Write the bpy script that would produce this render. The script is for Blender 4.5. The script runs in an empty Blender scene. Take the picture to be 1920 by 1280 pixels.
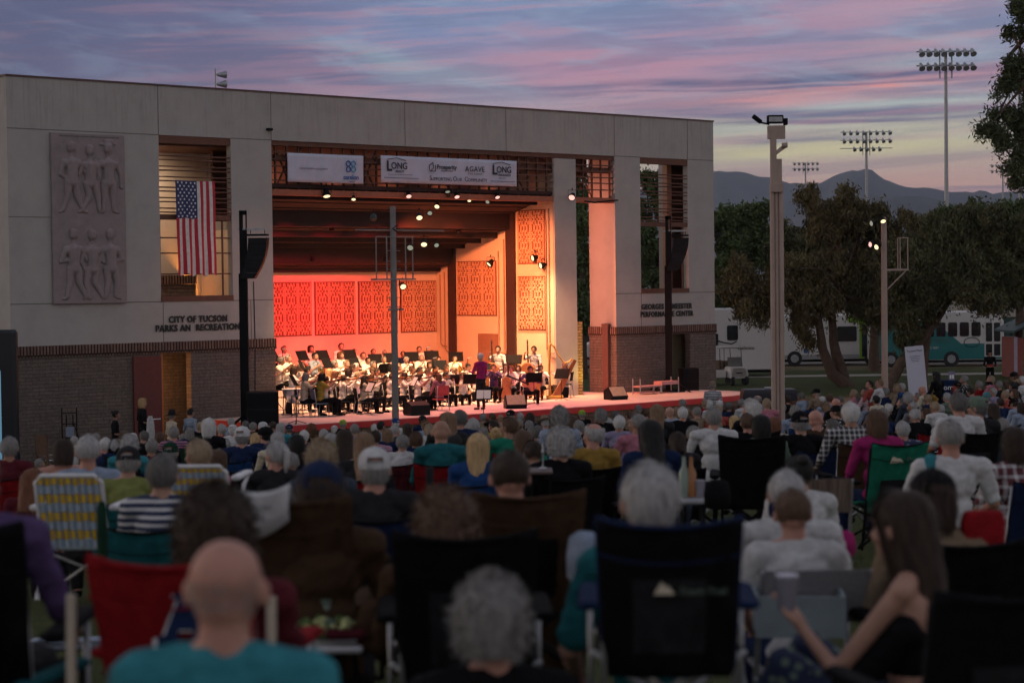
import bpy, math, random
import numpy as np
from mathutils import Vector, Matrix, Euler, noise
R = math.radians; PI = math.pi
SC = bpy.context.scene
COL = SC.collection

# ---------------------------------------------------------------- camera, world, sun, exposure
FPX = 3733.; ROLL = .0118; ZC = 4.87; PT = math.atan(110 / FPX)
cam = bpy.data.cameras.new('camera'); camo = bpy.data.objects.new('camera', cam); COL.objects.link(camo)
cam.sensor_width = 36; cam.lens = 70.0; cam.clip_start = .3; cam.clip_end = 40000
_Rt = Vector((1, 0, 0)); _F = Vector((0, math.cos(PT), -math.sin(PT))); _U = Vector((0, math.sin(PT), math.cos(PT)))
_X = (_Rt * math.cos(ROLL) - _U * math.sin(ROLL)); _Y = (_Rt * math.sin(ROLL) + _U * math.cos(ROLL))
_m = Matrix((_X, _Y, -_F)).transposed().to_4x4(); _m.translation = Vector((0, 0, ZC)); camo.matrix_world = _m
SC.camera = camo
cam.dof.use_dof = True; cam.dof.focus_distance = 62.0; cam.dof.aperture_fstop = 2.8

def ray(px, py):
    dx = px - 960; dy = py - 640
    x = dx - ROLL * dy; y = dy + ROLL * dx
    return (x, FPX * math.cos(PT) - y * math.sin(PT), -FPX * math.sin(PT) - y * math.cos(PT))
def at(px, py, d):
    r = ray(px, py); k = d / r[1]
    return Vector((r[0] * k, d, ZC + r[2] * k))

w = bpy.data.worlds.new('World'); SC.world = w; w.use_nodes = True
nt = w.node_tree; nt.nodes.clear()
def N(t, **k):
    n = nt.nodes.new(t)
    for a, b in k.items(): setattr(n, a, b)
    return n
def L(a, b): nt.links.new(a, b)
def M(op, a, b=None, c=None, clamp=False):
    n = N('ShaderNodeMath', operation=op); n.use_clamp = clamp
    for i, v in enumerate((a, b, c)):
        if v is None: continue
        if isinstance(v, (int, float)): n.inputs[i].default_value = v
        else: L(v, n.inputs[i])
    return n.outputs[0]
def RAMP(fac, stops, interp='EASE'):
    n = N('ShaderNodeValToRGB'); cr = n.color_ramp; cr.interpolation = interp
    while len(cr.elements) < len(stops): cr.elements.new(.5)
    for e, (p, c) in zip(cr.elements, stops): e.position = p; e.color = (*c, 1) if len(c) == 3 else c
    L(fac, n.inputs[0]); return n.outputs[0]
def MIX(fac, a, b, bt='MIX'):
    n = N('ShaderNodeMix', data_type='RGBA', blend_type=bt)
    for i, v in ((0, fac), (6, a), (7, b)):
        if isinstance(v, (int, float)): n.inputs[i].default_value = v
        elif isinstance(v, tuple): n.inputs[i].default_value = (*v, 1)
        else: L(v, n.inputs[i])
    return n.outputs[2]
tc = N('ShaderNodeTexCoord'); sp = N('ShaderNodeSeparateXYZ'); L(tc.outputs['Generated'], sp.inputs[0])
az = M('ARCTAN2', sp.outputs[0], sp.outputs[1]); el = M('ARCSINE', sp.outputs[2])
elc = M('MAXIMUM', el, 0.0)
# u across, v up, both about 0..1 in the part of the sky above the building
u = M('MULTIPLY_ADD', az, 1.95, .5); v = M('MULTIPLY', elc, 7.0)
base = RAMP(v, [(0, (.34, .26, .29)), (.16, (.42, .27, .27)), (.27, (.46, .33, .29)), (.38, (.48, .47, .36)), (.5, (.46, .45, .40)),
                (.63, (.42, .28, .33)), (.78, (.27, .25, .40)), (.9, (.22, .26, .42)), (1, (.19, .24, .40))])
def noise_at(sx, sy, shear, scale, detail, ox, rough=.55, dist=0.):
    cx = N('ShaderNodeCombineXYZ')
    L(M('MULTIPLY', u, sx), cx.inputs[0])
    L(M('MULTIPLY', M('ADD', v, M('MULTIPLY', u, shear)), sy), cx.inputs[1]); cx.inputs[2].default_value = ox
    n = N('ShaderNodeTexNoise'); n.inputs['Scale'].default_value = scale; n.inputs['Detail'].default_value = detail
    n.inputs['Roughness'].default_value = rough; n.inputs['Distortion'].default_value = dist
    L(cx.outputs[0], n.inputs['Vector']); return n.outputs[0]
blue_hi = RAMP(noise_at(1.5, 1.5, .9, 1.6, 5, 3.1), [(.40, (0, 0, 0)), (.62, (1, 1, 1))])
high = RAMP(v, [(.42, (0, 0, 0)), (.8, (1, 1, 1))])
c1 = MIX(M('MULTIPLY', blue_hi, M('MULTIPLY', high, .85)), base, (.21, .30, .43))
pink = RAMP(noise_at(1.3, 3.2, -.35, 1.7, 6, 8.7), [(.47, (0, 0, 0)), (.66, (1, 1, 1))])
c2 = MIX(M('MULTIPLY', pink, .7), c1, (.42, .23, .30))
salmon = RAMP(noise_at(1.0, 5, -.28, 2.0, 7, 15.2), [(.56, (0, 0, 0)), (.70, (1, 1, 1))])
c3 = MIX(M('MULTIPLY', salmon, RAMP(u, [(.45, (0, 0, 0)), (.8, (1, 1, 1))])), c2, (.60, .33, .30))
st = RAMP(noise_at(.8, 8, -.16, 2.1, 8, 1.3, .6, .25), [(.50, (0, 0, 0)), (.575, (1, 1, 1))])
band = RAMP(v, [(.16, (.15,) * 3), (.33, (1,) * 3), (.66, (1,) * 3), (.84, (.25,) * 3)])
side = RAMP(u, [(.30, (.15,) * 3), (.62, (1,) * 3)])
c4 = MIX(M('MULTIPLY', M('MULTIPLY', st, band), M('MULTIPLY', side, .92)), c3, (.135, .135, .245))
wisp = RAMP(noise_at(1.2, 2.6, .95, 2.4, 7, 22.0), [(.5, (0, 0, 0)), (.72, (1, 1, 1))])
c4b = MIX(M('MULTIPLY', M('MULTIPLY', wisp, high), .5), c4, (.14, .14, .24))
# broad cloud banks and streaks, each placed by its direction in the sky, edges broken by noise
wn = N('ShaderNodeTexNoise'); wn.inputs['Scale'].default_value = 3.2; wn.inputs['Detail'].default_value = 7; wn.inputs['Roughness'].default_value = .6
_cx = N('ShaderNodeCombineXYZ'); L(M('MULTIPLY', u, 1.2), _cx.inputs[0]); L(M('MULTIPLY', v, 4.0), _cx.inputs[1]); _cx.inputs[2].default_value = 5.5; L(_cx.outputs[0], wn.inputs['Vector'])
wob = M('SUBTRACT', wn.outputs[0], .5)
uu = M('MULTIPLY_ADD', wob, .22, u); vv = M('MULTIPLY_ADD', wob, .085, v)
def S8(r_, g_, b_):
    q = lambda c_: ((c_ / 255 + .055) / 1.055) ** 2.4
    return (q(r_), q(g_), q(b_))
def cloud(cur, px, py, rx, ry, slope, col, k, hard=1.0):
    u0, v0 = .5 + (px - 960) * .000522, (530 - .0118 * (px - 960) - py) / 533
    du = M('SUBTRACT', uu, u0); dv = M('SUBTRACT', M('SUBTRACT', vv, v0), M('MULTIPLY', du, -slope))
    q = M('ADD', M('POWER', M('ABSOLUTE', M('DIVIDE', du, rx * .000522)), 2.0), M('POWER', M('ABSOLUTE', M('DIVIDE', dv, ry / 533)), 2.0))
    g_ = M('MULTIPLY', M('POWER', 2.718, M('MULTIPLY', M('POWER', q, hard), -1.0)), k)
    return MIX(g_, cur, S8(*col))
cc = MIX(.72, c4b, RAMP(v, [(0, S8(150, 128, 140)), (.30, S8(182, 142, 138)), (.40, S8(186, 164, 146)), (.52, S8(186, 184, 158)), (.62, S8(160, 150, 165)), (.74, S8(158, 134, 156)), (.88, S8(124, 134, 168)), (1, S8(132, 134, 170))]))
for t_ in ((900, 60, 420, 90, 0, (112, 138, 180), .9), (1180, 10, 260, 60, 0, (124, 146, 182), .6), (1150, 130, 260, 55, .05, (182, 134, 158), .95), (1420, 60, 200, 45, -.2, (146, 130, 162), .7), (1660, 30, 260, 26, -.12, (186, 148, 166), .75), (1800, 85, 160, 14, -.15, (188, 158, 164), .6),
           (700, 115, 260, 22, .75, (150, 178, 192), .9), (620, 135, 200, 26, .55, (86, 92, 132), .85), (560, 30, 220, 40, .1, (112, 122, 160), .6), (330, 60, 300, 90, .1, (104, 92, 132), .85), (60, 70, 230, 200, 0, (58, 70, 108), .9), (400, 160, 260, 50, .05, (82, 88, 124), .7),
           (1750, 125, 160, 14, -.1, (160, 182, 192), .6), (1620, 168, 150, 10, -.16, (236, 150, 142), .95), (1420, 195, 220, 12, -.04, (212, 146, 150), .9), (1680, 205, 260, 12, -.10, (186, 198, 188), .85),
           (1500, 152, 520, 7, -.07, (84, 84, 124), 1.0, 1.4), (1450, 168, 420, 4, -.05, (90, 90, 128), .9, 1.5), (1640, 212, 330, 10, -.05, (88, 88, 126), 1.0, 1.4), (1380, 215, 170, 12, 0, (88, 92, 132), .95, 1.4), (1560, 232, 260, 5, -.03, (100, 96, 130), .9, 1.5),
           (1510, 264, 190, 11, -.04, (100, 92, 128), 1.0, 1.5), (1400, 247, 200, 5, -.02, (178, 180, 172), .7), (1560, 287, 260, 12, -.06, (200, 194, 150), .95), (1760, 285, 220, 9, -.08, (160, 138, 146), .8), (1500, 310, 260, 12, -.08, (172, 146, 146), .7), (1840, 357, 160, 4, -.02, (106, 100, 126), .9, 1.5)):
    cc = cloud(cc, *t_)
ripk = RAMP(v, [(.30, (.25,) * 3), (.62, (1,) * 3)]); rip = noise_at(1.6, 6.5, -.16, 3.4, 9, 40.0, .62, .35); rip2 = noise_at(2.6, 3.4, .55, 3.0, 9, 51.0, .62, .5)
cc = MIX(M('MULTIPLY', RAMP(rip, [(.47, (0, 0, 0)), (.62, (1, 1, 1))]), M('MULTIPLY', ripk, .36)), cc, S8(196, 140, 156))
cc = MIX(M('MULTIPLY', RAMP(rip, [(.40, (1, 1, 1)), (.52, (0, 0, 0))]), M('MULTIPLY', ripk, .34)), cc, S8(96, 100, 138))
cc = MIX(M('MULTIPLY', M('MULTIPLY', RAMP(rip2, [(.50, (0, 0, 0)), (.66, (1, 1, 1))]), high), .40), cc, S8(150, 172, 196))
cc = MIX(M('MULTIPLY', RAMP(u, [(0, (1, 1, 1)), (.2, (.75, .75, .75)), (.38, (0, 0, 0))]), .60), cc, S8(66, 72, 110))
for t_ in ((1600, 284, 330, 15, -.06, (204, 196, 152), .8), (1420, 248, 220, 7, -.03, (190, 192, 176), .7), (1700, 200, 240, 9, -.10, (180, 196, 192), .6), (1740, 345, 260, 18, -.03, (196, 152, 138), .6), (1620, 256, 260, 6, -.05, (196, 192, 166), .6)): cc = cloud(cc, *t_)
c5 = MIX(.10, cc, MIX(1.0, c4b, (1.25, 1.2, 1.3), 'MULTIPLY'))
# the rest of the dome: dim blue dusk overhead and behind
dome = RAMP(M('MULTIPLY', elc, 1 / 1.57), [(0, (.54, .47, .48)), (.12, (.52, .47, .50)), (.4, (.34, .35, .41)), (1, (.18, .20, .26))])
k_el = RAMP(v, [(.98, (0, 0, 0)), (1.0, (1, 1, 1))]); 
k_el = M('SMOOTH_MIN', M('MAXIMUM', M('MULTIPLY', M('SUBTRACT', el, .15), 8.0), 0.0), 1.0, .05)
k_az = M('MINIMUM', M('MAXIMUM', M('MULTIPLY', M('SUBTRACT', M('ABSOLUTE', az), .35), 3.0), 0.0), 1.0)
c6 = MIX(M('MAXIMUM', k_el, k_az, clamp=True), c5, dome)
below = M('LESS_THAN', sp.outputs[2], -.02)
c7 = MIX(below, c6, (.03, .03, .025))
sky = N('ShaderNodeTexSky'); sky.sky_type = 'NISHITA'; sky.sun_disc = False
sky.sun_elevation = R(1.5); sky.sun_rotation = R(-80)
ad = N('ShaderNodeMix', data_type='RGBA', blend_type='ADD'); ad.inputs[0].default_value = .02
L(c7, ad.inputs[6]); L(sky.outputs[0], ad.inputs[7])
bg = N('ShaderNodeBackground'); bg.inputs[1].default_value = 1.0; L(ad.outputs[2], bg.inputs[0])
wo = N('ShaderNodeOutputWorld'); L(bg.outputs[0], wo.inputs[0])

sl = bpy.data.lights.new('sun', 'SUN'); sl.energy = .28; sl.angle = R(14); sl.color = (1, .78, .58)
so = bpy.data.objects.new('sun', sl); COL.objects.link(so)
so.rotation_euler = Vector((-1, .25, .22)).to_track_quat('Z', 'Y').to_euler()
SC.view_settings.view_transform = 'Standard'; SC.view_settings.look = 'None'; SC.view_settings.exposure = 0.0
SC.render.engine = 'CYCLES'
cy = SC.cycles; cy.use_denoising = True; cy.use_adaptive_sampling = True; cy.adaptive_threshold = .025; cy.adaptive_min_samples = 16; cy.max_bounces = 5; cy.diffuse_bounces = 3; cy.glossy_bounces = 2
cy.transmission_bounces = 3; cy.volume_bounces = 0; cy.transparent_max_bounces = 6; cy.sample_clamp_indirect = 3; cy.sample_clamp_direct = 12
try: cy.denoiser = 'OPENIMAGEDENOISE'
except Exception: pass

# ---------------------------------------------------------------- helpers
def tag(o, label=None, cat=None, group=None, kind=None):
    if label: o['label'] = label
    if cat: o['category'] = cat
    if group: o['group'] = group
    if kind: o['kind'] = kind
    return o
def thing(name, label, cat, loc=(0, 0, 0), rz=0, group=None, sc=1):
    o = bpy.data.objects.new(name, None); COL.objects.link(o); o.location = loc; o.rotation_euler = (0, 0, rz); o.scale = (sc,) * 3
    o.empty_display_size = .1
    return tag(o, label, cat, group)
def link(name, me, mats=None, parent=None, loc=None, rz=None):
    o = bpy.data.objects.new(name, me); COL.objects.link(o)
    if parent is not None: o.parent = parent
    if loc is not None: o.location = loc
    if rz is not None: o.rotation_euler = (0, 0, rz)
    if mats is not None:
        ms = mats if isinstance(mats, (list, tuple)) else [mats]
        while len(me.materials) < len(ms): me.materials.append(None)
        for i, mm in enumerate(ms):
            o.material_slots[i].link = 'OBJECT'; o.material_slots[i].material = mm
    return o

class MB:
    def __init__(s): s.v = []; s.f = []; s.m = []; s.mi = 0; s.T = None
    def add(s, vs, fs, mi=None):
        b = len(s.v)
        if s.T is not None: vs = [s.T @ Vector(p) for p in vs]
        s.v.extend([tuple(p) for p in vs]); s.f.extend([tuple(b + i for i in f) for f in fs])
        s.m.extend([s.mi if mi is None else mi] * len(fs)); return s
    def box(s, x0, x1, y0, y1, z0, z1, mi=None):
        return s.add([(x0, y0, z0), (x1, y0, z0), (x1, y1, z0), (x0, y1, z0), (x0, y0, z1), (x1, y0, z1), (x1, y1, z1), (x0, y1, z1)],
                     [(0, 3, 2, 1), (4, 5, 6, 7), (0, 1, 5, 4), (1, 2, 6, 5), (2, 3, 7, 6), (3, 0, 4, 7)], mi)
    def bbox(s, x0, x1, y0, y1, z0, z1, c=.02, mi=None):   # chamfered in plan and top
        P = lambda i, z: [(x0 + c + i, y0 + i, z), (x1 - c - i, y0 + i, z), (x1 - i, y0 + c + i, z), (x1 - i, y1 - c - i, z), (x1 - c - i, y1 - i, z), (x0 + c + i, y1 - i, z), (x0 + i, y1 - c - i, z), (x0 + i, y0 + c + i, z)]
        return s.loft([P(c * .6, z0), P(0, z0 + c), P(0, z1 - c), P(c * .6, z1)], mi=mi)
    def loft(s, rings, close=True, caps=True, mi=None):
        n = len(rings[0]); vs = [p for r in rings for p in r]; fs = []
        for i in range(len(rings) - 1):
            for j in range(n if close else n - 1):
                k = (j + 1) % n; fs.append((i * n + j, i * n + k, (i + 1) * n + k, (i + 1) * n + j))
        if caps and close: fs.append(tuple(range(n))[::-1]); fs.append(tuple((len(rings) - 1) * n + j for j in range(n)))
        return s.add(vs, fs, mi)
    def cyl(s, p0, p1, r0, r1=None, n=10, mi=None, caps=True):
        p0 = Vector(p0); p1 = Vector(p1); r1 = r0 if r1 is None else r1; d = (p1 - p0)
        if d.length < 1e-6: return s
        q = d.to_track_quat('Z', 'Y'); ring = [Vector((math.cos(2 * PI * i / n), math.sin(2 * PI * i / n), 0)) for i in range(n)]
        return s.loft([[p0 + q @ (c * r0) for c in ring], [p1 + q @ (c * r1) for c in ring]], caps=caps, mi=mi)
    def tube(s, pts, r, n=8, mi=None, rs=None):
        pts = [Vector(p) for p in pts]; rings = []
        for i, p in enumerate(pts):
            d = (pts[min(i + 1, len(pts) - 1)] - pts[max(i - 1, 0)]).normalized(); q = d.to_track_quat('Z', 'Y')
            rr = rs[i] if rs else r
            rings.append([p + q @ Vector((math.cos(2 * PI * j / n) * rr, math.sin(2 * PI * j / n) * rr, 0)) for j in range(n)])
        # keep rings aligned
        for i in range(1, len(rings)):
            best = min(range(n), key=lambda k: (rings[i][k] - rings[i - 1][0]).length)
            rings[i] = rings[i][best:] + rings[i][:best]
        return s.loft(rings, mi=mi)
    def cap(s, p0, r0, p1, r1, n=10, mi=None):     # tapered capsule
        p0 = Vector(p0); p1 = Vector(p1); d = p1 - p0; q = d.to_track_quat('Z', 'Y') if d.length > 1e-6 else Euler((0, 0, 0)).to_quaternion()
        rings = []
        for a in (-80, -50, -20): rings.append((p0, r0, a))
        for a in (20, 50, 80): rings.append((p1, r1, a))
        return s.loft([[p + q @ Vector((math.cos(2 * PI * i / n) * r * math.cos(R(a)), math.sin(2 * PI * i / n) * r * math.cos(R(a)), r * math.sin(R(a)))) for i in range(n)] for p, r, a in rings], mi=mi)
    def ell(s, c, r, n=14, m=8, mi=None, q=None):
        c = Vector(c); rings = []
        for k in range(m + 1):
            a = -PI / 2 + PI * (k + .02) / (m + .04)
            ring = [Vector((math.cos(2 * PI * i / n) * r[0] * math.cos(a), math.sin(2 * PI * i / n) * r[1] * math.cos(a), r[2] * math.sin(a))) for i in range(n)]
            rings.append([c + (q @ p if q else p) for p in ring])
        return s.loft(rings, mi=mi)
    def prism(s, poly, y0, y1, mi=None):   # poly in x,z, extruded along y
        n = len(poly); return s.loft([[(x, y0, z) for x, z in poly], [(x, y1, z) for x, z in poly]], mi=mi)
    def quad(s, a, b, c, d, mi=None): return s.add([a, b, c, d], [(0, 1, 2, 3)], mi)
    def mesh(s, name='mesh', smooth=False):
        me = bpy.data.meshes.new(name); me.from_pydata(s.v, [], s.f)
        if any(s.m): me.polygons.foreach_set('material_index', s.m)
        if smooth: me.polygons.foreach_set('use_smooth', [True] * len(me.polygons))
        me.update(); return me
    def build(s, name, mats, parent=None, loc=None, rz=None, smooth=False, bevel=0):
        me = s.mesh(name, smooth)
        import bmesh
        bm = bmesh.new(); bm.from_mesh(me); bmesh.ops.recalc_face_normals(bm, faces=bm.faces); bm.to_mesh(me); bm.free()
        ms = mats if isinstance(mats, (list, tuple)) else [mats]
        for mm in ms: me.materials.append(mm)
        o = link(name, me, None, parent, loc, rz)
        if smooth:
            try: me.set_sharp_from_angle(angle=R(45))
            except Exception: pass
        if bevel:
            b = o.modifiers.new('bevel', 'BEVEL'); b.width = bevel; b.segments = 2; b.limit_method = 'ANGLE'
        return o

def remesh(mb, voxel, smooth=2, name='mesh'):
    me = mb.mesh('tmp'); import bmesh
    bm = bmesh.new(); bm.from_mesh(me); bmesh.ops.recalc_face_normals(bm, faces=bm.faces); bm.to_mesh(me); bm.free()
    o = bpy.data.objects.new('tmp', me); COL.objects.link(o)
    r = o.modifiers.new('r', 'REMESH'); r.mode = 'VOXEL'; r.voxel_size = voxel; r.use_smooth_shade = True
    if smooth: sm = o.modifiers.new('s', 'SMOOTH'); sm.iterations = smooth; sm.factor = .5
    dg = bpy.context.evaluated_depsgraph_get(); dg.update()
    out = bpy.data.meshes.new_from_object(o.evaluated_get(dg)); out.name = name
    bpy.data.objects.remove(o); bpy.data.meshes.remove(me)
    out.materials.clear(); out.materials.append(None)
    out.polygons.foreach_set('use_smooth', [True] * len(out.polygons)); return out

MATS = {}
def mat(name, col, rough=.7, metal=0., var=.15, vscale=8., bump=0., bscale=40., spec=.4, emit=None, estr=0., col2=None, stretch=None, sheen=0.):
    if name in MATS: return MATS[name]
    m = bpy.data.materials.new(name); m.use_nodes = True; t = m.node_tree; b = t.nodes['Principled BSDF']
    b.inputs['Roughness'].default_value = rough; b.inputs['Metallic'].default_value = metal
    b.inputs['Specular IOR Level'].default_value = spec
    b.inputs['Base Color'].default_value = (*col, 1)
    tcn = t.nodes.new('ShaderNodeTexCoord'); src = tcn.outputs['Object']
    if stretch:
        mp = t.nodes.new('ShaderNodeMapping'); mp.inputs['Scale'].default_value = stretch; t.links.new(src, mp.inputs[0]); src = mp.outputs[0]
    if var or col2:
        n = t.nodes.new('ShaderNodeTexNoise'); n.inputs['Scale'].default_value = vscale; n.inputs['Detail'].default_value = 6; n.inputs['Roughness'].default_value = .65
        t.links.new(src, n.inputs['Vector']); r = t.nodes.new('ShaderNodeValToRGB'); t.links.new(n.outputs[0], r.inputs[0])
        r.color_ramp.elements[0].position = .3; r.color_ramp.elements[1].position = .7
        a = tuple(c * (1 - var) for c in col); c2 = col2 if col2 else tuple(min(1, c * (1 + var)) for c in col)
        r.color_ramp.elements[0].color = (*a, 1); r.color_ramp.elements[1].color = (*c2, 1); t.links.new(r.outputs[0], b.inputs['Base Color'])
    if bump:
        n2 = t.nodes.new('ShaderNodeTexNoise'); n2.inputs['Scale'].default_value = bscale; n2.inputs['Detail'].default_value = 4; t.links.new(src, n2.inputs['Vector'])
        bp = t.nodes.new('ShaderNodeBump'); bp.inputs['Strength'].default_value = bump; bp.inputs['Distance'].default_value = .02
        t.links.new(n2.outputs[0], bp.inputs['Height']); t.links.new(bp.outputs[0], b.inputs['Normal'])
    if emit: b.inputs['Emission Color'].default_value = (*emit, 1); b.inputs['Emission Strength'].default_value = estr
    if sheen: b.inputs['Sheen Weight'].default_value = sheen
    MATS[name] = m; return m
def srgb(r, g, b):
    f = lambda c: (c / 255 / 12.92) if c < 10.3 else ((c / 255 + .055) / 1.055) ** 2.4
    return (f(r), f(g), f(b))
FCOLS = {}
def fabric(col, tagname='fabric', rough=.85):
    k = tuple(round(c, 3) for c in col)
    return mat('%s_%s' % (tagname, '_'.join(str(c) for c in k)), col, rough, var=.22, vscale=16, bump=.35, bscale=70, spec=.06)
def text(s, size, m, parent, loc, rot=(PI / 2, 0, 0), ext=.01, off=0., align='LEFT', name='lettering', sx=1, space=1.0):
    c = bpy.data.curves.new(name, 'FONT'); c.body = s; c.size = size; c.extrude = ext; c.offset = off; c.align_x = align
    c.space_character = space; c.resolution_u = 3; c.materials.append(m)
    o = bpy.data.objects.new(name, c); COL.objects.link(o); dg = bpy.context.evaluated_depsgraph_get(); dg.update()
    me = bpy.data.meshes.new_from_object(o.evaluated_get(dg)); bpy.data.objects.remove(o); bpy.data.curves.remove(c)
    if not me.materials: me.materials.append(m)
    o = link(name, me, None, parent, loc); o.rotation_euler = rot; o.scale = (sx, 1, 1); return o

# building frame: local x runs along the front wall, y goes into the building, z up; origin at the left corner of the front
CX, CY = -13.77, 54.7; AZ = math.atan2(.6614, .75)
def W(s, t, z=0): return Vector((CX + .75 * s - .6614 * -t * -1 * -1, 0, z)) if False else Vector((CX + .75 * s + .6614 * t, CY + .6614 * s - .75 * t, z))
def sp_at(px, py, t):      # point where the line of sight meets the plane t metres in front of the front wall
    r = ray(px, py); k = (-.6614 * CX + .75 * CY - t) / (-.6614 * r[0] + .75 * r[1])
    return Vector((r[0] * k, r[1] * k, ZC + r[2] * k))

def gz(x, y):              # height of the lawn
    z = ZC - 1.50 - .0643 * y
    lo = 0.0
    z = z if z > .35 else (lo + .35 * math.exp((z - .35) / .35) if z > -3 else lo)
    if z < 0: z = 0
    b = max(0, min(1, (x - 7) / 7)); b = b * b * (3 - 2 * b)
    e = math.exp(-((y - 50) / 11) ** 2)
    return z + .75 * b * e
# ---------------------------------------------------------------- materials for the place
def node_mat(name, rough=.85):
    m = bpy.data.materials.new(name); m.use_nodes = True; t = m.node_tree; return m, t, t.nodes['Principled BSDF']
def tn(t, ty, **ins):
    n = t.nodes.new(ty)
    for k, v in ins.items(): n.inputs[k.replace('_', ' ')].default_value = v
    return n
def ramp(t, src, stops):
    r = t.nodes.new('ShaderNodeValToRGB'); cr = r.color_ramp
    while len(cr.elements) < len(stops): cr.elements.new(.5)
    for e, (p, c) in zip(cr.elements, stops): e.position = p; e.color = (*c, 1)
    t.links.new(src, r.inputs[0]); return r.outputs[0]
def mixc(t, f, a, b, bt='MIX'):
    n = t.nodes.new('ShaderNodeMix'); n.data_type = 'RGBA'; n.blend_type = bt
    for i, v in ((0, f), (6, a), (7, b)):
        if isinstance(v, (int, float)): n.inputs[i].default_value = v
        elif isinstance(v, tuple): n.inputs[i].default_value = (*v, 1)
        else: t.links.new(v, n.inputs[i])
    return n.outputs[2]
def stucco(name, col, stain=.5):
    m, t, b = node_mat(name); b.inputs['Roughness'].default_value = .92; b.inputs['Specular IOR Level'].default_value = .2
    tcn = t.nodes.new('ShaderNodeTexCoord'); o = tcn.outputs['Object']
    n1 = tn(t, 'ShaderNodeTexNoise', Scale=1.1, Detail=8, Roughness=.7); t.links.new(o, n1.inputs['Vector'])
    c = ramp(t, n1.outputs[0], [(.3, tuple(k * .88 for k in col)), (.5, col), (.72, tuple(min(1, k * 1.07) for k in col))])
    mp = t.nodes.new('ShaderNodeMapping'); mp.inputs['Scale'].default_value = (5, 5, .35); t.links.new(o, mp.inputs[0])
    n2 = tn(t, 'ShaderNodeTexNoise', Scale=1.6, Detail=7, Roughness=.7); t.links.new(mp.outputs[0], n2.inputs['Vector'])
    sx = t.nodes.new('ShaderNodeSeparateXYZ'); t.links.new(o, sx.inputs[0])
    hi = t.nodes.new('ShaderNodeMapRange'); hi.inputs[1].default_value = 8.2; hi.inputs[2].default_value = 10.7; t.links.new(sx.outputs[2], hi.inputs[0])
    s = ramp(t, n2.outputs[0], [(.5, (0, 0, 0)), (.68, (1, 1, 1))]); mu = t.nodes.new('ShaderNodeMath'); mu.operation = 'MULTIPLY'
    t.links.new(s, mu.inputs[0]); t.links.new(hi.outputs[0], mu.inputs[1])
    m2 = t.nodes.new('ShaderNodeMath'); m2.operation = 'MULTIPLY'; m2.inputs[1].default_value = stain; t.links.new(mu.outputs[0], m2.inputs[0])
    c = mixc(t, m2.outputs[0], c, (.14, .11, .085))
    t.links.new(c, b.inputs['Base Color'])
    n3 = tn(t, 'ShaderNodeTexNoise', Scale=22, Detail=6); t.links.new(o, n3.inputs['Vector'])
    bp = tn(t, 'ShaderNodeBump', Strength=.35, Distance=.02); t.links.new(n3.outputs[0], bp.inputs['Height']); t.links.new(bp.outputs[0], b.inputs['Normal'])
    return m
def brick_mat(name, c1, c2, mortar, bw=.3, bh=.1, ms=.012, vert=False):
    m, t, b = node_mat(name); b.inputs['Roughness'].default_value = .95; b.inputs['Specular IOR Level'].default_value = .15
    tcn = t.nodes.new('ShaderNodeTexCoord'); o = tcn.outputs['Object']
    sx = t.nodes.new('ShaderNodeSeparateXYZ'); t.links.new(o, sx.inputs[0])
    ad = t.nodes.new('ShaderNodeMath'); ad.operation = 'ADD'; t.links.new(sx.outputs[0], ad.inputs[0]); t.links.new(sx.outputs[1], ad.inputs[1])
    cx = t.nodes.new('ShaderNodeCombineXYZ'); t.links.new(ad.outputs[0], cx.inputs[0]); t.links.new(sx.outputs[2], cx.inputs[1])
    br = t.nodes.new('ShaderNodeTexBrick'); t.links.new(cx.outputs[0], br.inputs['Vector'])
    br.inputs['Scale'].default_value = 1; br.inputs['Brick Width'].default_value = bw; br.inputs['Row Height'].default_value = bh; br.inputs['Mortar Size'].default_value = ms
    br.inputs['Color1'].default_value = (*c1, 1); br.inputs['Color2'].default_value = (*c2, 1); br.inputs['Mortar'].default_value = (*mortar, 1); br.inputs['Bias'].default_value = 0
    n1 = tn(t, 'ShaderNodeTexNoise', Scale=9, Detail=9, Roughness=.8); t.links.new(o, n1.inputs['Vector'])
    c = mixc(t, .8, br.outputs[0], ramp(t, n1.outputs[0], [(.25, (.35, .33, .33)), (.7, (1.25, 1.2, 1.15))]), 'MULTIPLY'); t.links.new(c, b.inputs['Base Color'])
    n2 = tn(t, 'ShaderNodeTexNoise', Scale=16, Detail=5, Roughness=.7); t.links.new(o, n2.inputs['Vector'])
    mx = t.nodes.new('ShaderNodeMath'); mx.operation = 'SUBTRACT'; t.links.new(n2.outputs[0], mx.inputs[0]); t.links.new(br.outputs[1], mx.inputs[1])
    bp = tn(t, 'ShaderNodeBump', Strength=1, Distance=.05); t.links.new(mx.outputs[0], bp.inputs['Height']); t.links.new(bp.outputs[0], b.inputs['Normal'])
    return m
M_stucco = stucco('grey_stucco', (.37, .35, .33), .34)
M_brick = brick_mat('split_face_block', (.165, .14, .125), (.20, .165, .15), (.115, .10, .09), .4, .1, .008)
M_soldier = brick_mat('soldier_brick', (.17, .11, .09), (.27, .18, .15), (.035, .025, .02), .1, 3, .02)
M_joint = mat('joint', (.13, .12, .11), .9)
M_cap = mat('roof_flashing', (.09, .05, .045), .6)
M_rust = mat('brown_painted_steel', (.13, .055, .035), .65, .2, var=.2)
M_plaster = stucco('cream_plaster', (.60, .52, .43), 0)
M_plaster_in = mat('shell_plaster', (.66, .52, .38), .85, var=.05, vscale=2, bump=.1, bscale=30)
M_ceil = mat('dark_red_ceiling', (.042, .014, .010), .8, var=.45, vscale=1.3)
M_beam = mat('black_beam', (.016, .009, .008), .7)
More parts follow.
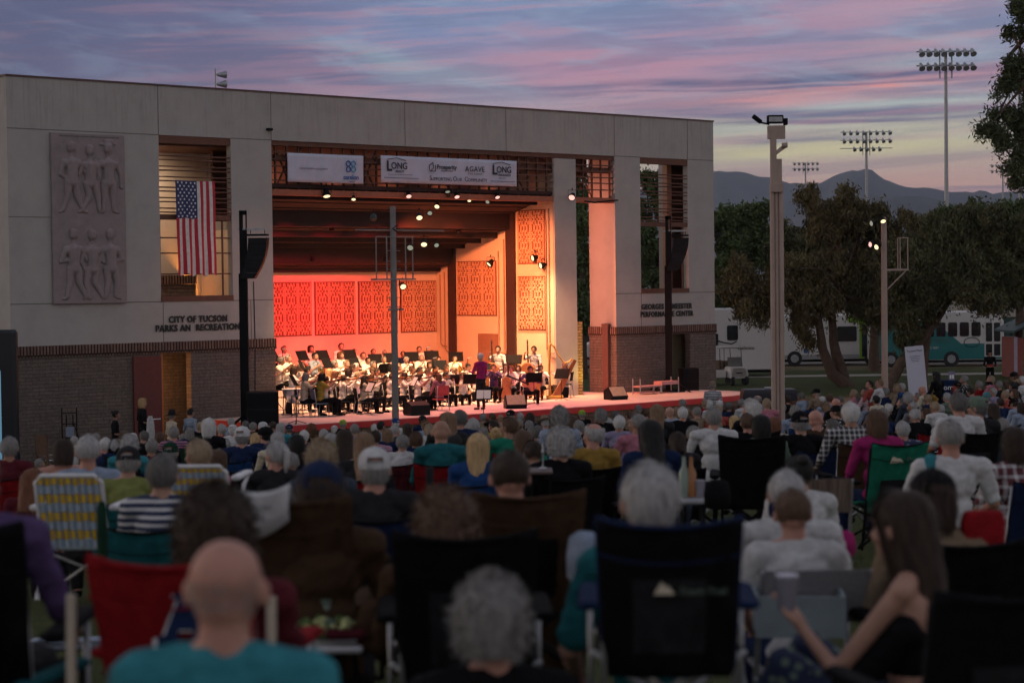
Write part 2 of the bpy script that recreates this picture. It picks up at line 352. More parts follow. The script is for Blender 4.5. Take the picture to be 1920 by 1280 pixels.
M_black = mat('matte_black', (.006, .006, .007), .7, bump=.1, spec=.12)
M_blackplastic = mat('black_plastic', (.008, .008, .009), .5, spec=.15)
M_col = mat('dark_column', (.035, .015, .012), .6)
M_steel = mat('grey_steel', (.20, .19, .185), .55, .3, var=.2, vscale=3)
M_galv = mat('galvanised_steel', (.33, .34, .35), .45, .6, var=.2)
M_letter = mat('black_letters', (.01, .01, .01), .5)
M_deck = mat('stage_deck', (.55, .42, .38), .7, var=.12, vscale=1.5, bump=.1, bscale=10)
M_red = mat('red_painted_edge', (.50, .03, .028), .6, var=.15, vscale=2)
M_apron = brick_mat('stage_front_block', (.16, .12, .09), (.2, .15, .11), (.08, .06, .05), .4, .2, .01)
M_conduit = mat('conduit', (.33, .2, .13), .6, .2)
M_reddoor = mat('dark_red_door', (.12, .028, .022), .6, var=.15)
M_relief = mat('mauve_cast_relief', (.25, .205, .205), .9, var=.12, vscale=4, bump=.3, bscale=25)
M_white = mat('white_paint', (.75, .75, .75), .5)
def emis(name, col, s): return mat(name, (.02, .02, .02), .5, emit=col, estr=s, var=0)
M_lens = emis('lit_lens_warm', (1, .78, .42), 1.7)
M_lens_pink = emis('lit_lens_pink', (1, .5, .42), 1.4)
M_lens_cool = emis('lit_lens_cool', (.8, .8, .6), .35)
M_tube = emis('lit_tube', (1, .8, .42), 7)

# ---------------------------------------------------------------- ground
def ground():
    ys = list(np.arange(-6, 64, 1.0)) + list(np.arange(64, 130, 3)) + [135, 150, 180, 220, 300, 450, 700, 1200, 2500, 6000]
    us = np.linspace(-1, 1, 91); vs = []; fs = []
    for y in ys:
        for u_ in us:
            x = u_ * (26 + .62 * abs(y)) if y < 1000 else u_ * y * .9
            z = gz(x, min(y, 200)) + (.03 * noise.noise((x * .35, y * .35, 0)) if y < 60 else 0)
            if y > 60 or (x > -14 and y > 56): z = z if z > .1 else min(z, .02) * 0
            vs.append((x, y, z))
    n = len(us)
    for i in range(len(ys) - 1):
        for j in range(n - 1): fs.append((i * n + j, i * n + j + 1, (i + 1) * n + j + 1, (i + 1) * n + j))
    m, t, b = node_mat('lawn'); b.inputs['Roughness'].default_value = .95; b.inputs['Specular IOR Level'].default_value = .1
    tcn = t.nodes.new('ShaderNodeTexCoord'); o = tcn.outputs['Object']
    n1 = tn(t, 'ShaderNodeTexNoise', Scale=1.2, Detail=9, Roughness=.75); t.links.new(o, n1.inputs['Vector'])
    g = ramp(t, n1.outputs[0], [(.3, (.030, .042, .014)), (.55, (.055, .066, .022)), (.75, (.095, .088, .038))])
    sx = t.nodes.new('ShaderNodeSeparateXYZ'); t.links.new(o, sx.inputs[0])
    n2 = tn(t, 'ShaderNodeTexNoise', Scale=.5, Detail=6); t.links.new(o, n2.inputs['Vector'])
    ma = t.nodes.new('ShaderNodeMath'); ma.operation = 'MULTIPLY_ADD'; ma.inputs[1].default_value = 9; t.links.new(n2.outputs[0], ma.inputs[0]); t.links.new(sx.outputs[1], ma.inputs[2])
    def band(a, b_, e):
        r = t.nodes.new('ShaderNodeValToRGB'); mr = t.nodes.new('ShaderNodeMapRange'); mr.inputs[1].default_value = a - 10; mr.inputs[2].default_value = b_ + 10
        t.links.new(ma.outputs[0], mr.inputs[0]); w_ = b_ - a + 20; cr = r.color_ramp
        P = [(0, 0), (10 / w_, 0), ((10 + e) / w_, 1), ((w_ - 10 - e) / w_, 1), ((w_ - 10) / w_, 0)]
        while len(cr.elements) < 5: cr.elements.new(.5)
        for el_, (p, v_) in zip(cr.elements, P): el_.position = p; el_.color = (v_, v_, v_, 1)
        t.links.new(mr.outputs[0], r.inputs[0]); return r.outputs[0]
    c = mixc(t, band(63, 88, 3), g, (.20, .115, .07))
    c = mixc(t, band(110, 150, 4), c, (.17, .13, .085))
    t.links.new(c, b.inputs['Base Color'])
    n3 = tn(t, 'ShaderNodeTexNoise', Scale=30, Detail=4); t.links.new(o, n3.inputs['Vector'])
    bp = tn(t, 'ShaderNodeBump', Strength=.8, Distance=.05); t.links.new(n3.outputs[0], bp.inputs['Height']); t.links.new(bp.outputs[0], b.inputs['Normal'])
    me = bpy.data.meshes.new('ground'); me.from_pydata(vs, [], fs); me.materials.append(m); me.polygons.foreach_set('use_smooth', [True] * len(me.polygons))
    o_ = link('ground', me); tag(o_, kind='structure')
ground()
def strip(name, pts0, pts1, z, m):
    b = MB(); vs = [(x, y, z) for x, y in pts0] + [(x, y, z) for x, y in pts1]; n = len(pts0)
    b.add(vs, [(i, i + 1, n + i + 1, n + i) for i in range(n - 1)]); o = b.build(name, m); tag(o, kind='structure'); return o
M_path = mat('pale_path', (.27, .235, .20), .9, var=.12, bump=.2); M_road = mat('road', (.12, .10, .085), .95, var=.15, vscale=1, bump=.2)
strip('path', [(9, 99), (30, 99.5), (60, 100)], [(9, 101), (30, 101.6), (60, 102.5)], .012, M_path)
strip('service_road', [(6, 72.0), (20, 74), (30, 78)], [(6, 75.5), (20, 77.5), (30, 82)], .012, mat('tan_concrete', (.30, .22, .17), .9, var=.15))
strip('road', [(0, 112), (40, 112), (80, 113)], [(0, 124), (40, 124), (80, 125)], .012, M_road)

def grass_patch():
    rng = np.random.default_rng(5); n = 46000
    y = 8.5 + 24 * rng.random(n) ** 1.3; x = (rng.random(n) * 2 - 1) * (.30 * y)
    vs = np.zeros((n, 3, 3)); h = .02 + .035 * rng.random(n); a = rng.random(n) * 2 * PI; wd = .004
    for i in range(n):
        z = gz(x[i], y[i]) - .005; c, s = math.cos(a[i]), math.sin(a[i]); ln = (rng.random(2) - .5) * .04
        vs[i] = ((x[i] - wd * c, y[i] - wd * s, z), (x[i] + wd * c, y[i] + wd * s, z), (x[i] + ln[0], y[i] + ln[1], z + h[i]))
    me = bpy.data.meshes.new('grass'); me.vertices.add(n * 3); me.vertices.foreach_set('co', vs.reshape(-1)); me.loops.add(n * 3); me.loops.foreach_set('vertex_index', np.arange(n * 3))
    me.polygons.add(n); me.polygons.foreach_set('loop_start', np.arange(0, n * 3, 3)); me.polygons.foreach_set('loop_total', np.full(n, 3)); me.update(); me.validate()
    o = link('grass', me, mat('grass_blades', (.06, .075, .022), .8, var=.5, vscale=3, col2=(.13, .12, .05))); tag(o, 'short mown grass of the lawn between the chairs', 'grass', kind='stuff')
grass_patch()

# ---------------------------------------------------------------- the concert building
BL = thing('concert_building', 'long grey stucco concert building with block base and open stage', 'building', (CX, CY, 0), AZ)
def bp(name, mb, m, parent=None, **k): return mb.build(name, m, parent if parent is not None else BL, **k)
ZB, ZJ2, ZJ1, ZR = 3.27, 4.44, 9.27, 10.69
TH = .24
b = MB()                                                   # front wall above the block base, butted round its openings
b.box(0, 28.35, 0, 1.33, ZJ1, ZR)                          # lintel, full width
b.box(0, 4.79, 0, TH, ZB, ZJ1); b.box(7.27, 8.73, 0, TH, ZB, ZJ1); b.box(4.79, 7.27, 0, TH, ZB, ZJ2)
b.box(23.26, 24.52, 0, TH, ZB, ZJ1); b.box(26.97, 28.35, 0, TH, ZB, ZJ1); b.box(24.52, 26.97, 0, TH, ZB, ZJ2)
b.box(8.49, 8.73, TH, 6, ZB, ZJ1)                            # return walls
b.box(23.26, 23.5, TH, 1.33, ZB, ZJ1); b.box(28.11, 28.35, TH, 2.6, ZB, ZJ1)
b.box(0, .24, TH, 8, ZB, ZJ1); b.box(0, .24, 1.33, 8, ZJ1, ZR)
bp('stucco_wall', b, M_stucco)
b = MB()
b.box(-.03, 28.38, -.03, 1.36, ZR, ZR + .05); b.box(-.03, .27, 1.36, 8, ZR, ZR + .05)
bp('roof_edge', b, M_cap)
b = MB()                                                   # joints in the stucco, proud by 3 mm
for z in (ZJ1, ZJ2):
    for x0, x1 in ((0, 4.79), (7.27, 8.73), (23.26, 24.52), (26.97, 28.35)): b.box(x0, x1, -.003, 0, z - .012, z + .012)
b.box(0, 1.28, -.003, 0, 6.83, 6.85)
for x, z0, z1 in ((4.79, ZJ1, ZR), (8.73, ZJ1, ZR), (23.26, ZJ1, ZR), (26.97, ZJ1, ZR), (13.9, ZJ1, ZR), (18.2, ZJ1, ZR), (4.85, ZB, ZJ2), (7.9, ZB, ZJ2), (24.52, ZB, ZJ2)):
    b.box(x - .012, x + .012, -.003, 0, z0, z1)
bp('wall_joints', b, M_joint)
b = MB()                                                   # split-face block base, 2 cm proud
def base_rect(x0, x1, y0, y1): b.box(x0, x1, y0, y1, 0, ZB - .32)
for rs_ in (((-.02, 4.72, -.02, TH), (-.02, .26, TH, 8)), ((5.75, 8.75, -.02, TH), (8.47, 8.75, TH, 6)), ((23.24, 26.08, -.02, TH), (23.24, 23.52, TH, 1.36)), ((27.0, 28.37, -.02, TH), (28.09, 28.37, TH, 2.6))):
    b = MB(); [base_rect(*r_) for r_ in rs_]; bp('block_wall', b, M_brick)
b = MB(); z0, z1 = ZB - .32, ZB - .002
b.box(-.05, 8.78, -.05, TH, z0, z1); b.box(8.45, 8.78, TH, 6, z0, z1); b.box(-.05, .26, TH, 8, z0, z1); bp('soldier_course', b, M_soldier)
b = MB(); b.box(23.21, 28.4, -.05, TH, z0, z1); b.box(23.21, 23.54, TH, 1.38, z0, z1); b.box(28.07, 28.4, TH, 2.6, z0, z1); bp('soldier_course', b, M_soldier)
# window openings with brown steel trim and slats
for nm, x0, x1 in (('window', 4.79, 7.27), ('window', 24.52, 26.97)):
    wdw = MB(); wdw.box(x0, x1, .02, .22, ZJ1 - .22, ZJ1 - .002); wo_ = bp(nm, wdw, M_rust); wdw = MB(); wdw.box(x0, x1, -.03, .22, ZJ2 + .002, ZJ2 + .16); wdw.build('sill', M_rust, wo_)
    sl_ = MB()
    for k in range(6):
        z = 8.68 - k * .305
        sl_.cyl((x0, .05, z), (x1, .05, z), .022, n=6); sl_.cyl((x0, .05, z - .115), (x1, .05, z - .115), .022, n=6)
    sl_.box(x0, x1, .04, .10, 6.96 - .14, 6.96 + .02)
    sl_.build('slats', M_rust, wo_)
    fr = MB()
    if x0 < 10:
        for z in (6.28, 5.83, 5.22): fr.box(x0, x1, .10, .14, z, z + .04)
        for x in (x0 + .02, x0 + 2.18): fr.box(x, x + .045, .09, .135, ZJ2 + .16, 6.82)
    else:
        for x in (26.02, 26.75): fr.box(x, x + .04, .10, .14, ZJ2 + .16, 6.82)
    fr.build('window_frame', M_rust, wo_)
# inside the left tower: lit cream walls and a block pier
b = MB(); b.box(.26, 8.47, 3.2, 3.4, 0, 9.2); b.box(8.2, 8.4, TH + .3, 3.2, 3.3, 6.6)
bp('tower_inner_wall', b, M_plaster)
b = MB(); b.box(5.3, 7.5, 2.4, 3.19, 0, 4.95); bp('inner_block_pier', b, M_brick)
b = MB(); b.box(5.3, 7.51, 2.37, 3.19, 4.953, 5.22); bp('inner_soldier_course', b, M_soldier)
b = MB(); b.box(7.58, 8.4, 1.5, 1.6, 6.85, 9.2)
for k in range(30): b.box(7.58, 8.4, 1.46, 1.5, 6.9 + k * .076, 6.9 + k * .076 + .04)
bp('ribbed_panel', b, M_rust)
b = MB(); b.box(.3, 8.4, .3, 3.1, 9.0, 9.2); bp('tower_ceiling', b, M_rust)
# right tower: dark corrugated screen and a post coloured as lit
b = MB()
for k in range(34): b.box(27.32 + k * .06, 27.32 + k * .06 + .034, 1.20, 1.28, 3.3, 9.2) if k < 12 else None
b.box(27.3, 28.08, 1.28, 1.32, 0, 9.2); bp('corrugated_screen', b, M_rust)
b = MB(); b.box(27.02, 27.26, 1.1, 1.33, 3.3, 9.2); bp('lit_post', b, mat('post_lit_orange', (.45, .24, .15), .8))  # orange light on this edge is put into the post colour
b = MB(); b.box(23.5, 25.0, 1.2, 1.33, 3.0, 3.3); b.box(25.5, 28.08, .5, .6, 0, 2.9); bp('doorway_back', b, mat('olive_door', (.09, .07, .035), .7))
# red door, its opening with the glowing strip
d = MB(); d.box(3.78, 4.70, -.10, -.022, .02, 2.88); dr = bp('door', d, M_reddoor); h = MB(); h.cyl((4.0, -.13, 1.05), (4.62, -.13, 1.05), .018, n=6); h.build('handle', M_white, dr)
b = MB(); b.box(4.90, 4.94, .30, .34, .1, 2.9); bp('light_tube', b, M_tube)
b = MB(); b.box(4.72, 4.82, .02, .2, 0, 2.95); bp('door_frame', b, mat('orange_frame', (.42, .14, .04), .6))
b = MB(); b.box(4.2, 6.9, 1.5, 1.6, 0, 2.94); bp('passage_wall', b, M_brick)
b = MB(); b.box(23.13, 23.235, .30, .58, .96, 3.30); b.box(23.12, 23.236, .27, .61, 3.30, 3.38); bp('pipe_box', b, mat('red_brown_duct', (.11, .05, .04), .7))
# the shell behind the opening
SX0, SX1, SD = 8.73, 20.4, 6.5
b = MB(); b.box(9.0, SX1, SD, SD + .2, .95, 6.2); bp('back_wall', b, M_plaster_in)
def cz(y):      # underside of the stepped ceiling
    if y < 2.3: return 7.88 - .27 * y
    if y < 5.5: return 6.78 - .20 * (y - 2.3)
    return 5.62 - .25 * (y - 5.5)
b = MB(); b.box(SX1, SX1 + .2, .1, SD, .95, 8.6); bp('side_wall', b, M_plaster_in)
b = MB(); b.box(20.6, 21.38, 0, .5, .95, 9.1); b.box(SX1 - .03, 20.6, -.0, .1, .95, 9.1); bp('stage_pier', b, M_stucco)
b = MB(); b.box(21.38, 21.62, .0, .5, .95, 3.5); bp('pier_block_edge', b, brick_mat('block_lit_yellow', (.36, .27, .12), (.42, .3, .14), (.15, .11, .05), .3, .1, .012))  # yellow light on the pier's right strip is put into the block colour
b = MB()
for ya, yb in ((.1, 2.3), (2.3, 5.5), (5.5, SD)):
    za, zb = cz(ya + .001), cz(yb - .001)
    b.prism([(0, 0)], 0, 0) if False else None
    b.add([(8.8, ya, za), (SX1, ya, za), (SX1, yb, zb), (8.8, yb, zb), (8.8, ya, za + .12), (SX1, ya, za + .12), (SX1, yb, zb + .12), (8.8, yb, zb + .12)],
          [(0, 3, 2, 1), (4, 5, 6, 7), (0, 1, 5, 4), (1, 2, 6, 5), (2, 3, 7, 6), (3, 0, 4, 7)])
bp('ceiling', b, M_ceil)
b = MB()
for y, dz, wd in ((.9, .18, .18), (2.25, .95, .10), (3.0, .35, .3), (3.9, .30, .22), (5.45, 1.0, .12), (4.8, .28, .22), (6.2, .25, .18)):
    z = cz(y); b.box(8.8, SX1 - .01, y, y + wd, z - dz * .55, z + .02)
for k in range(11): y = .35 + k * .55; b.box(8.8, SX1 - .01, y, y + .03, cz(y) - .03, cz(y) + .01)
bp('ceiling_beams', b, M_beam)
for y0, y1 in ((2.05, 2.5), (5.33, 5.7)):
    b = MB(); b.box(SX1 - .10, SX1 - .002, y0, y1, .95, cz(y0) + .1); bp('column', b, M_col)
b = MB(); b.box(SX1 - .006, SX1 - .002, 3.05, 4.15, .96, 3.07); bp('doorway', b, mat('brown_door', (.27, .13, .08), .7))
# acoustic panels: square tiles with a pierced pattern
PAT = ['#.#.#.#.#', '#.#####.#', '##.#.#.##', '####.####', '#.#.#.#.#', '####.####', '##.#.#.##', '#.#####.#', '#.#.#.#.#']
def tiles(mb, o, ux, uz, nx, nz, sx_, sz, nrm):
    o = Vector(o); ux = Vector(ux); nrm = Vector(nrm); uz = Vector(uz)
    def bx(a, b_, c, d_, h0, h1, mi):
        P = [o + ux * x + uz * z + nrm * h for h in (h0, h1) for x, z in ((a, c), (b_, c), (b_, d_), (a, d_))]
        mb.add(P, [(0, 3, 2, 1), (4, 5, 6, 7), (0, 1, 5, 4), (1, 2, 6, 5), (2, 3, 7, 6), (3, 0, 4, 7)], mi)
    bx(-.03, nx * sx_ + .03, -.03, nz * sz + .03, .0, .04, 1)
    n = 9; c = sz / n; cw = sx_ / n
    for i in range(nx):
        for j in range(nz):
            X, Z = i * sx_, j * sz
            for a in range(n):
                for d_ in range(n):
                    hole = PAT[d_][a] == '.'
                    if hole: continue
                    hh = .075 if (a + d_) % 2 else .065
                    bx(X + a * cw + cw * .08, X + (a + 1) * cw - cw * .08, Z + d_ * c + c * .08, Z + (d_ + 1) * c - c * .08, .04, hh, 0)
M_tile = mat('orange_cast_tile', (.60, .33, .20), .8, var=.15, vscale=10); M_tileback = mat('tile_back', (.20, .07, .04), .9)
for k, (x0, nx) in enumerate(((11.16, 3), (13.05, 3), (14.95, 3), (16.85, 3), (18.76, 3))):
    b = MB(); tiles(b, (x0, SD, 3.15), (1, 0, 0), (0, 0, 1), nx, 3, .567 if k < 4 else .53, .6, (0, -1, 0)); bp('acoustic_panel', b, [M_tile, M_tileback])
for y0, z0, ny, nz in ((3.12, 3.74, 3, 3), (.52, 3.26, 2, 3), (.52, 5.55, 2, 3)):
    b = MB(); tiles(b, (SX1, y0, z0), (0, 1, 0), (0, 0, 1), ny, nz, .70 if ny == 3 else .69, .63 if ny == 3 else .6, (-1, 0, 0)); bp('acoustic_panel', b, [M_tile, M_tileback])
for y, z0, z1 in ((2.95, 2.5, 6.0), (2.65, 2.5, 6.4), (.45, 2.55, 7.0), (.3, 2.4, 7.4), (5.95, 2.5, 5.3), (6.2, 2.7, 5.2)):
    b = MB(); b.tube([(SX1 - .05, y, z1), (SX1 - .05, y, z0), (SX1 - .05, y - .12, z0 - .1), (SX1 - .05, y - .35, z0 - .12)], .022, 6); bp('conduit', b, M_conduit)
# truss screen over the opening
b = MB(); b.box(8.73, 23.26, .45, .53, 7.82, 9.27)
bp('fascia_panel', b, mat('salmon_fascia', (.42, .22, .15), .8, var=.1)) if False else None
b = MB(); b.box(8.73, 21.5, 1.0, 1.1, 7.82, 9.26); bp('fascia_panel', b, mat('salmon_fascia', (.42, .22, .15), .8, var=.1))
b = MB(); b.box(8.74, 23.25, .05, .35, 7.62, 7.80); bp('bottom_beam', b, mat('rust_beam', (.33, .10, .05), .6, var=.15))
b = MB(); b.box(8.74, 23.25, .05, .28, 9.12, 9.265)
x = 9.0
for k in range(34):
    xx = 8.95 + k * .43; b.box(xx, xx + .05, .14, .20, 7.80, 9.12)
for z in (8.05, 8.28, 8.48, 8.69, 8.9): b.box(8.74, 23.25, .07, .13, z, z + .04)
b.box(8.74, 23.25, .22, .30, 8.66, 8.86)
for xc in (9.6, 12.5, 15.6, 18.9, 22.0):
    b.cyl((xc - .5, .38, 9.12), (xc, .38, 8.1), .03, n=6); b.cyl((xc + .5, .38, 9.12), (xc, .38, 8.1), .03, n=6); b.cyl((xc - .5, .38, 7.8), (xc, .38, 8.7), .03, n=6); b.cyl((xc + .5, .38, 7.8), (xc, .38, 8.7), .03, n=6)
bp('slatted_truss', b, M_rust)
b = MB(); b.box(9, 23.2, 1.4, 8, 8.9, 9.1); b.box(20.6, 23.2, 1.36, 1.4, 8.6, 9.26); bp('roof', b, M_beam)
# lettering
for s_, x0, z, wd in (('CITY OF TUCSON', 5.02, 3.83, 2.01), ('PARKS AN  RECREATION', 4.57, 3.58, 2.90), ('GEORGES DEMEESTER', 24.5, 3.87, 2.62), ('PERFORMANCE CENTER', 24.45, 3.60, 2.73)):
    o = text(s_, .255, M_letter, BL, (x0, -.03, z), ext=.007, off=.011, space=1.12); bpy.context.view_layer.update()
    if o.dimensions.x: o.scale = (wd / o.dimensions.x, 1, 1)
# small security light and cable on the wall
b = MB(); b.box(8.55, 8.72, -.12, 0, 9.55, 9.62); b.tube([(8.0, -.02, 5.0), (8.02, -.02, 3.3), (7.97, -.04, 1.3)], .012, 5); bp('wall_cable', b, M_black)
b = MB(); b.tube([(23.3, -.1, 7.72), (23.0, -.1, 7.70), (22.2, -.05, 7.62), (21.8, 0, 7.66)], .03, 6); bp('bundled_cable', b, M_black)

# relief panel
RP = thing('relief_panel', 'mauve cast relief panel of six standing figures on the grey wall', 'relief', W(1.28, 0), AZ)
b = MB(); b.box(0, 2.33, -.10, -.002, 4.42, 9.2); b.build('panel', M_relief, RP, bevel=.02)
b = MB(); b.box(.25, 2.15, -.105, -.10, 9.10, 9.13); b.build('top_groove', M_joint, RP)
def fig(fx, fz, h, pose, hat=0):
    b = MB(); s = h / 2.04; P = lambda x, z: (fx + x * s * 1.22, 0, fz + z * s)
    Y = .42
    def c(a, ra, d_, rd): b.cap(P(*a), ra * s, P(*d_), rd * s, 10)
    c((0, 1.86), .15, (0, 1.92), .155); c((0, 1.6), .08, (0, 1.8), .08); c((-.14, 1.42), .15, (.14, 1.42), .15); c((0, 1.4), .22, (0, 1.05), .19)
    c((0, .95), .2, (.0, .9), .2)
    lx = pose.get('l', .0); rx = pose.get('r', .0); kx = pose.get('k', 0)
    c((-.1, .85), .15, (-.12 + kx, .48), .11); c((-.12 + kx, .48), .11, (-.14 + lx, .1), .085); c((.1, .85), .15, (.12 + kx, .48), .11); c((.12 + kx, .48), .11, (.14 + rx, .1), .085)
    c((-.14 + lx, .05), .06, (-.24 + lx, .02), .05); c((.14 + rx, .05), .06, (.26 + rx, .02), .05)
    le, lh = pose.get('la', ((-.3, 1.1), (-.1, .95))); re_, rh = pose.get('ra', ((.3, 1.1), (.36, .8)))
    c((-.22, 1.45), .1, le, .08); c(le, .08, lh, .06); c((.22, 1.45), .1, re_, .08); c(re_, .08, rh, .06)
    c(lh, .07, (lh[0] + .02, lh[1] - .02), .07); c(rh, .07, (rh[0] + .02, rh[1] - .02), .07)
    if hat: c((-.2, 2.0), .05, (.2, 2.02), .05); c((-.05, 2.08), .09, (.08, 2.08), .09)
    me = remesh(b, .022, 3, 'figure')
    for v_ in me.vertices: v_.co.y = v_.co.y * .85 - .10
    link('figure', me, M_relief, RP)
fig(.62, 6.98, 1.98, {'l': -.1, 'r': .14, 'ra': ((.38, 1.15), (.5, .78))})
fig(1.2, 6.98, 1.9, {'k': .08, 'l': -.1, 'r': .1, 'la': ((-.32, 1.15), (-.2, 1.32)), 'ra': ((.26, 1.1), (.2, .85))})
fig(1.78, 6.98, 1.98, {'la': ((-.36, 1.2), (-.34, 1.5)), 'ra': ((.34, 1.1), (.34, .78))}, 1)
fig(.64, 4.55, 1.98, {'l': -.05, 'r': .16, 'la': ((-.34, 1.1), (.05, 1.15)), 'ra': ((.34, 1.15), (.42, 1.6))})
fig(1.22, 4.55, 1.95, {'k': -.06, 'r': .12, 'la': ((-.3, 1.1), (-.22, .9)), 'ra': ((.32, 1.1), (.1, 1.25))})
fig(1.8, 4.55, 1.98, {'k': .04, 'la': ((-.32, 1.1), (-.38, .85)), 'ra': ((.32, 1.15), (.1, 1.12))})

# flag
def flag():
    g = thing('flag', 'large striped flag with white stars hanging upright in the window opening', 'flag', W(5.24, .12), AZ)
    nx, nz = 52, 30; w0, h0 = 1.36, 2.74; z1 = 7.97
    def P(u_, v_):
        x = u_ * w0 + v_ * .04; y = -.02 - .03 * math.sin(u_ * 22 + v_ * 2) * (.25 + v_) - .01 * math.sin(v_ * 9)
        return (x, y, z1 - v_ * (h0 + .04 * math.sin(u_ * 20)) - .02 * math.sin(u_ * 3))
    b = MB(); vs = [P(i / nx, j / nz) for j in range(nz + 1) for i in range(nx + 1)]; fs = []; ms = []
    for j in range(nz):
        for i in range(nx):
            k = 12 - int(i * 13 / nx); fs.append((j * (nx + 1) + i, j * (nx + 1) + i + 1, (j + 1) * (nx + 1) + i + 1, (j + 1) * (nx + 1) + i))
            ms.append(2 if (i < nx * 7 / 13 and j < 12) else (0 if k % 2 == 0 else 1))
    b.v = vs; b.f = fs; b.m = ms
    o = b.build('cloth', [mat('flag_red', (.42, .02, .04), .8), mat('flag_white', (.62, .58, .55), .8), mat('flag_blue', (.03, .04, .12), .8)], g)
    sd = o.modifiers.new('thick', 'SOLIDIFY'); sd.thickness = .006
    b = MB()
    for r in range(11):
        for c in range(5 if r % 2 == 0 else 4):
            u_ = (7 / 13) * ((c + .5 + (0 if r % 2 == 0 else .5)) / 5.0); v_ = .4 * (r + .6) / 11.2; x, y, z = P(u_, v_)
            pts = [(x + math.cos(PI / 2 + k * PI / 5) * (.042 if k % 2 == 0 else .017), y - .012, z + math.sin(PI / 2 + k * PI / 5) * (.042 if k % 2 == 0 else .017)) for k in range(10)]
            b.add(pts, [tuple(range(10))])
    b.build('stars', mat('star_white', (.7, .7, .7), .8), g)
flag()

# banners
M_ban = mat('banner_white', (.50, .50, .60), .75, var=.08, vscale=3, bump=.3, bscale=4)
M_ink = mat('dark_ink', (.02, .02, .03), .8); M_inkb = mat('blue_ink', (.03, .09, .3), .8)
def banner(label, x0, x1, z0, z1, fn):
    g = thing('banner', label, 'banner', W(x0, .10), AZ, 'sponsor banners tied to the slatted truss'); w0 = x1 - x0; nx, nz = 40, 8
    def P(u_, v_): return (u_ * w0, -.02 * math.sin(u_ * 17) * v_ - .012 * math.sin(u_ * 41 + 3 * v_), z0 + (z1 - z0) * (1 - v_) - .03 * math.sin(u_ * PI) * (1 - v_) * 0)
    b = MB(); b.v = [P(i / nx, j / nz) for j in range(nz + 1) for i in range(nx + 1)]
    b.f = [(j * (nx + 1) + i, j * (nx + 1) + i + 1, (j + 1) * (nx + 1) + i + 1, (j + 1) * (nx + 1) + i) for j in range(nz) for i in range(nx)]; b.m = [0] * len(b.f)
    o = b.build('cloth', M_ban, g, smooth=True); s_ = o.modifiers.new('t', 'SOLIDIFY'); s_.thickness = .004
    def T(s, x, z, size, m=M_ink, off=.0, align='CENTER', sx=1, sp_=1): return text(s, size, m, g, (x, -.045, z), ext=.002, off=off, align=align, sx=sx, space=sp_)
    fn(T, g)
def bar(g, x0, x1, z0, z1, m=M_ink):
    b = MB(); b.box(x0, x1, -.047, -.043, z0, z1); return b.build('printed_mark', m, g)
def poly(g, pts, wd, m=M_ink):
    b = MB()
    for a, c in zip(pts, pts[1:]): b.cyl((a[0], -.045, a[1]), (c[0], -.045, c[1]), wd, n=5)
    return b.build('printed_mark', m, g)
def ban1(T, g):
    T('carelonhealth.com/careers', .95, 8.42, .10, mat('grey_ink', (.15, .15, .2), .8), .0)
    T('carelon', 2.38, 8.15, .20, M_inkb, .004); T('HEALTH', 2.42, 8.06, .06, M_inkb)
    for (cx_, cz_), m in (((2.28, 8.64), M_inkb), ((2.48, 8.64), mat('mid_blue', (.08, .25, .5), .8)), ((2.28, 8.46), M_inkb), ((2.48, 8.46), mat('pale_teal', (.1, .35, .5), .8))):
        poly(g, [(cx_ + .08 * math.cos(a), cz_ + .08 * math.sin(a)) for a in np.linspace(0, 2 * PI, 13)], .018, m)
def ban2(T, g):
    for xc, sub in ((.62, 'REALTY'), (5.05, 'INSURANCE')):
        T('L', xc - .31, 8.47, .44, off=.014); T('ONG', xc + .10, 8.53, .30, off=.004, sx=.95); T(sub, xc + .12, 8.42, .10, off=.002)
        poly(g, [(xc - .38, 8.82), (xc, 8.88), (xc + .38, 8.80)], .012)
    T('GROUP', 5.05, 8.33, .06, sp_=1.6); bar(g, .25, 1.25, 8.345, 8.355)
    poly(g, [(1.95, 8.5), (1.95, 8.68), (2.1, 8.78), (2.12, 8.6), (1.99, 8.5), (2.2, 8.5), (2.2, 8.7)], .012)
    T('Prosperity', 2.68, 8.58, .20, off=.004); T('HOME MORTGAGE', 2.68, 8.50, .06)
    T('AGAVE', 3.88, 8.53, .25, off=.001, sp_=1.1); T('TITLE AGENCY', 3.88, 8.43, .08, sp_=1.2)
    T('S', 2.0, 8.2, .22); T('UPPORTING', 2.46, 8.2, .155); T('O', 3.02, 8.2, .22); T('UR', 3.22, 8.2, .16); T('C', 3.5, 8.2, .22); T('OMMUNITY', 3.98, 8.2, .16)
    bar(g, .1, 1.5, 8.235, 8.25); bar(g, 4.55, 5.65, 8.235, 8.25)
banner('short white banner with a four-loop blue emblem at its right end', 9.24, 12.14, 8.02, 8.9, ban1)
banner('long white banner with a row of four black company emblems', 12.82, 18.58, 8.09, 8.94, ban2)

# twin horn on the roof
g = thing('roof_horns', 'pair of grey horn speakers on a thin mast above the roof edge', 'horn', W(7.42, -1.0, 10.74), AZ, None, .72)
b = MB(); b.cyl((0, 0, 0), (0, 0, .95), .03, n=8); b.build('mast', M_galv, g)
for z in (.72, .32):
    b = MB(); b.cyl((.05, 0, z), (.22, 0, z), .05, .09); b.cyl((.22, 0, z), (.48, -.05, z + .02), .09, .17, n=14); b.build('horn', M_galv, g, smooth=True)

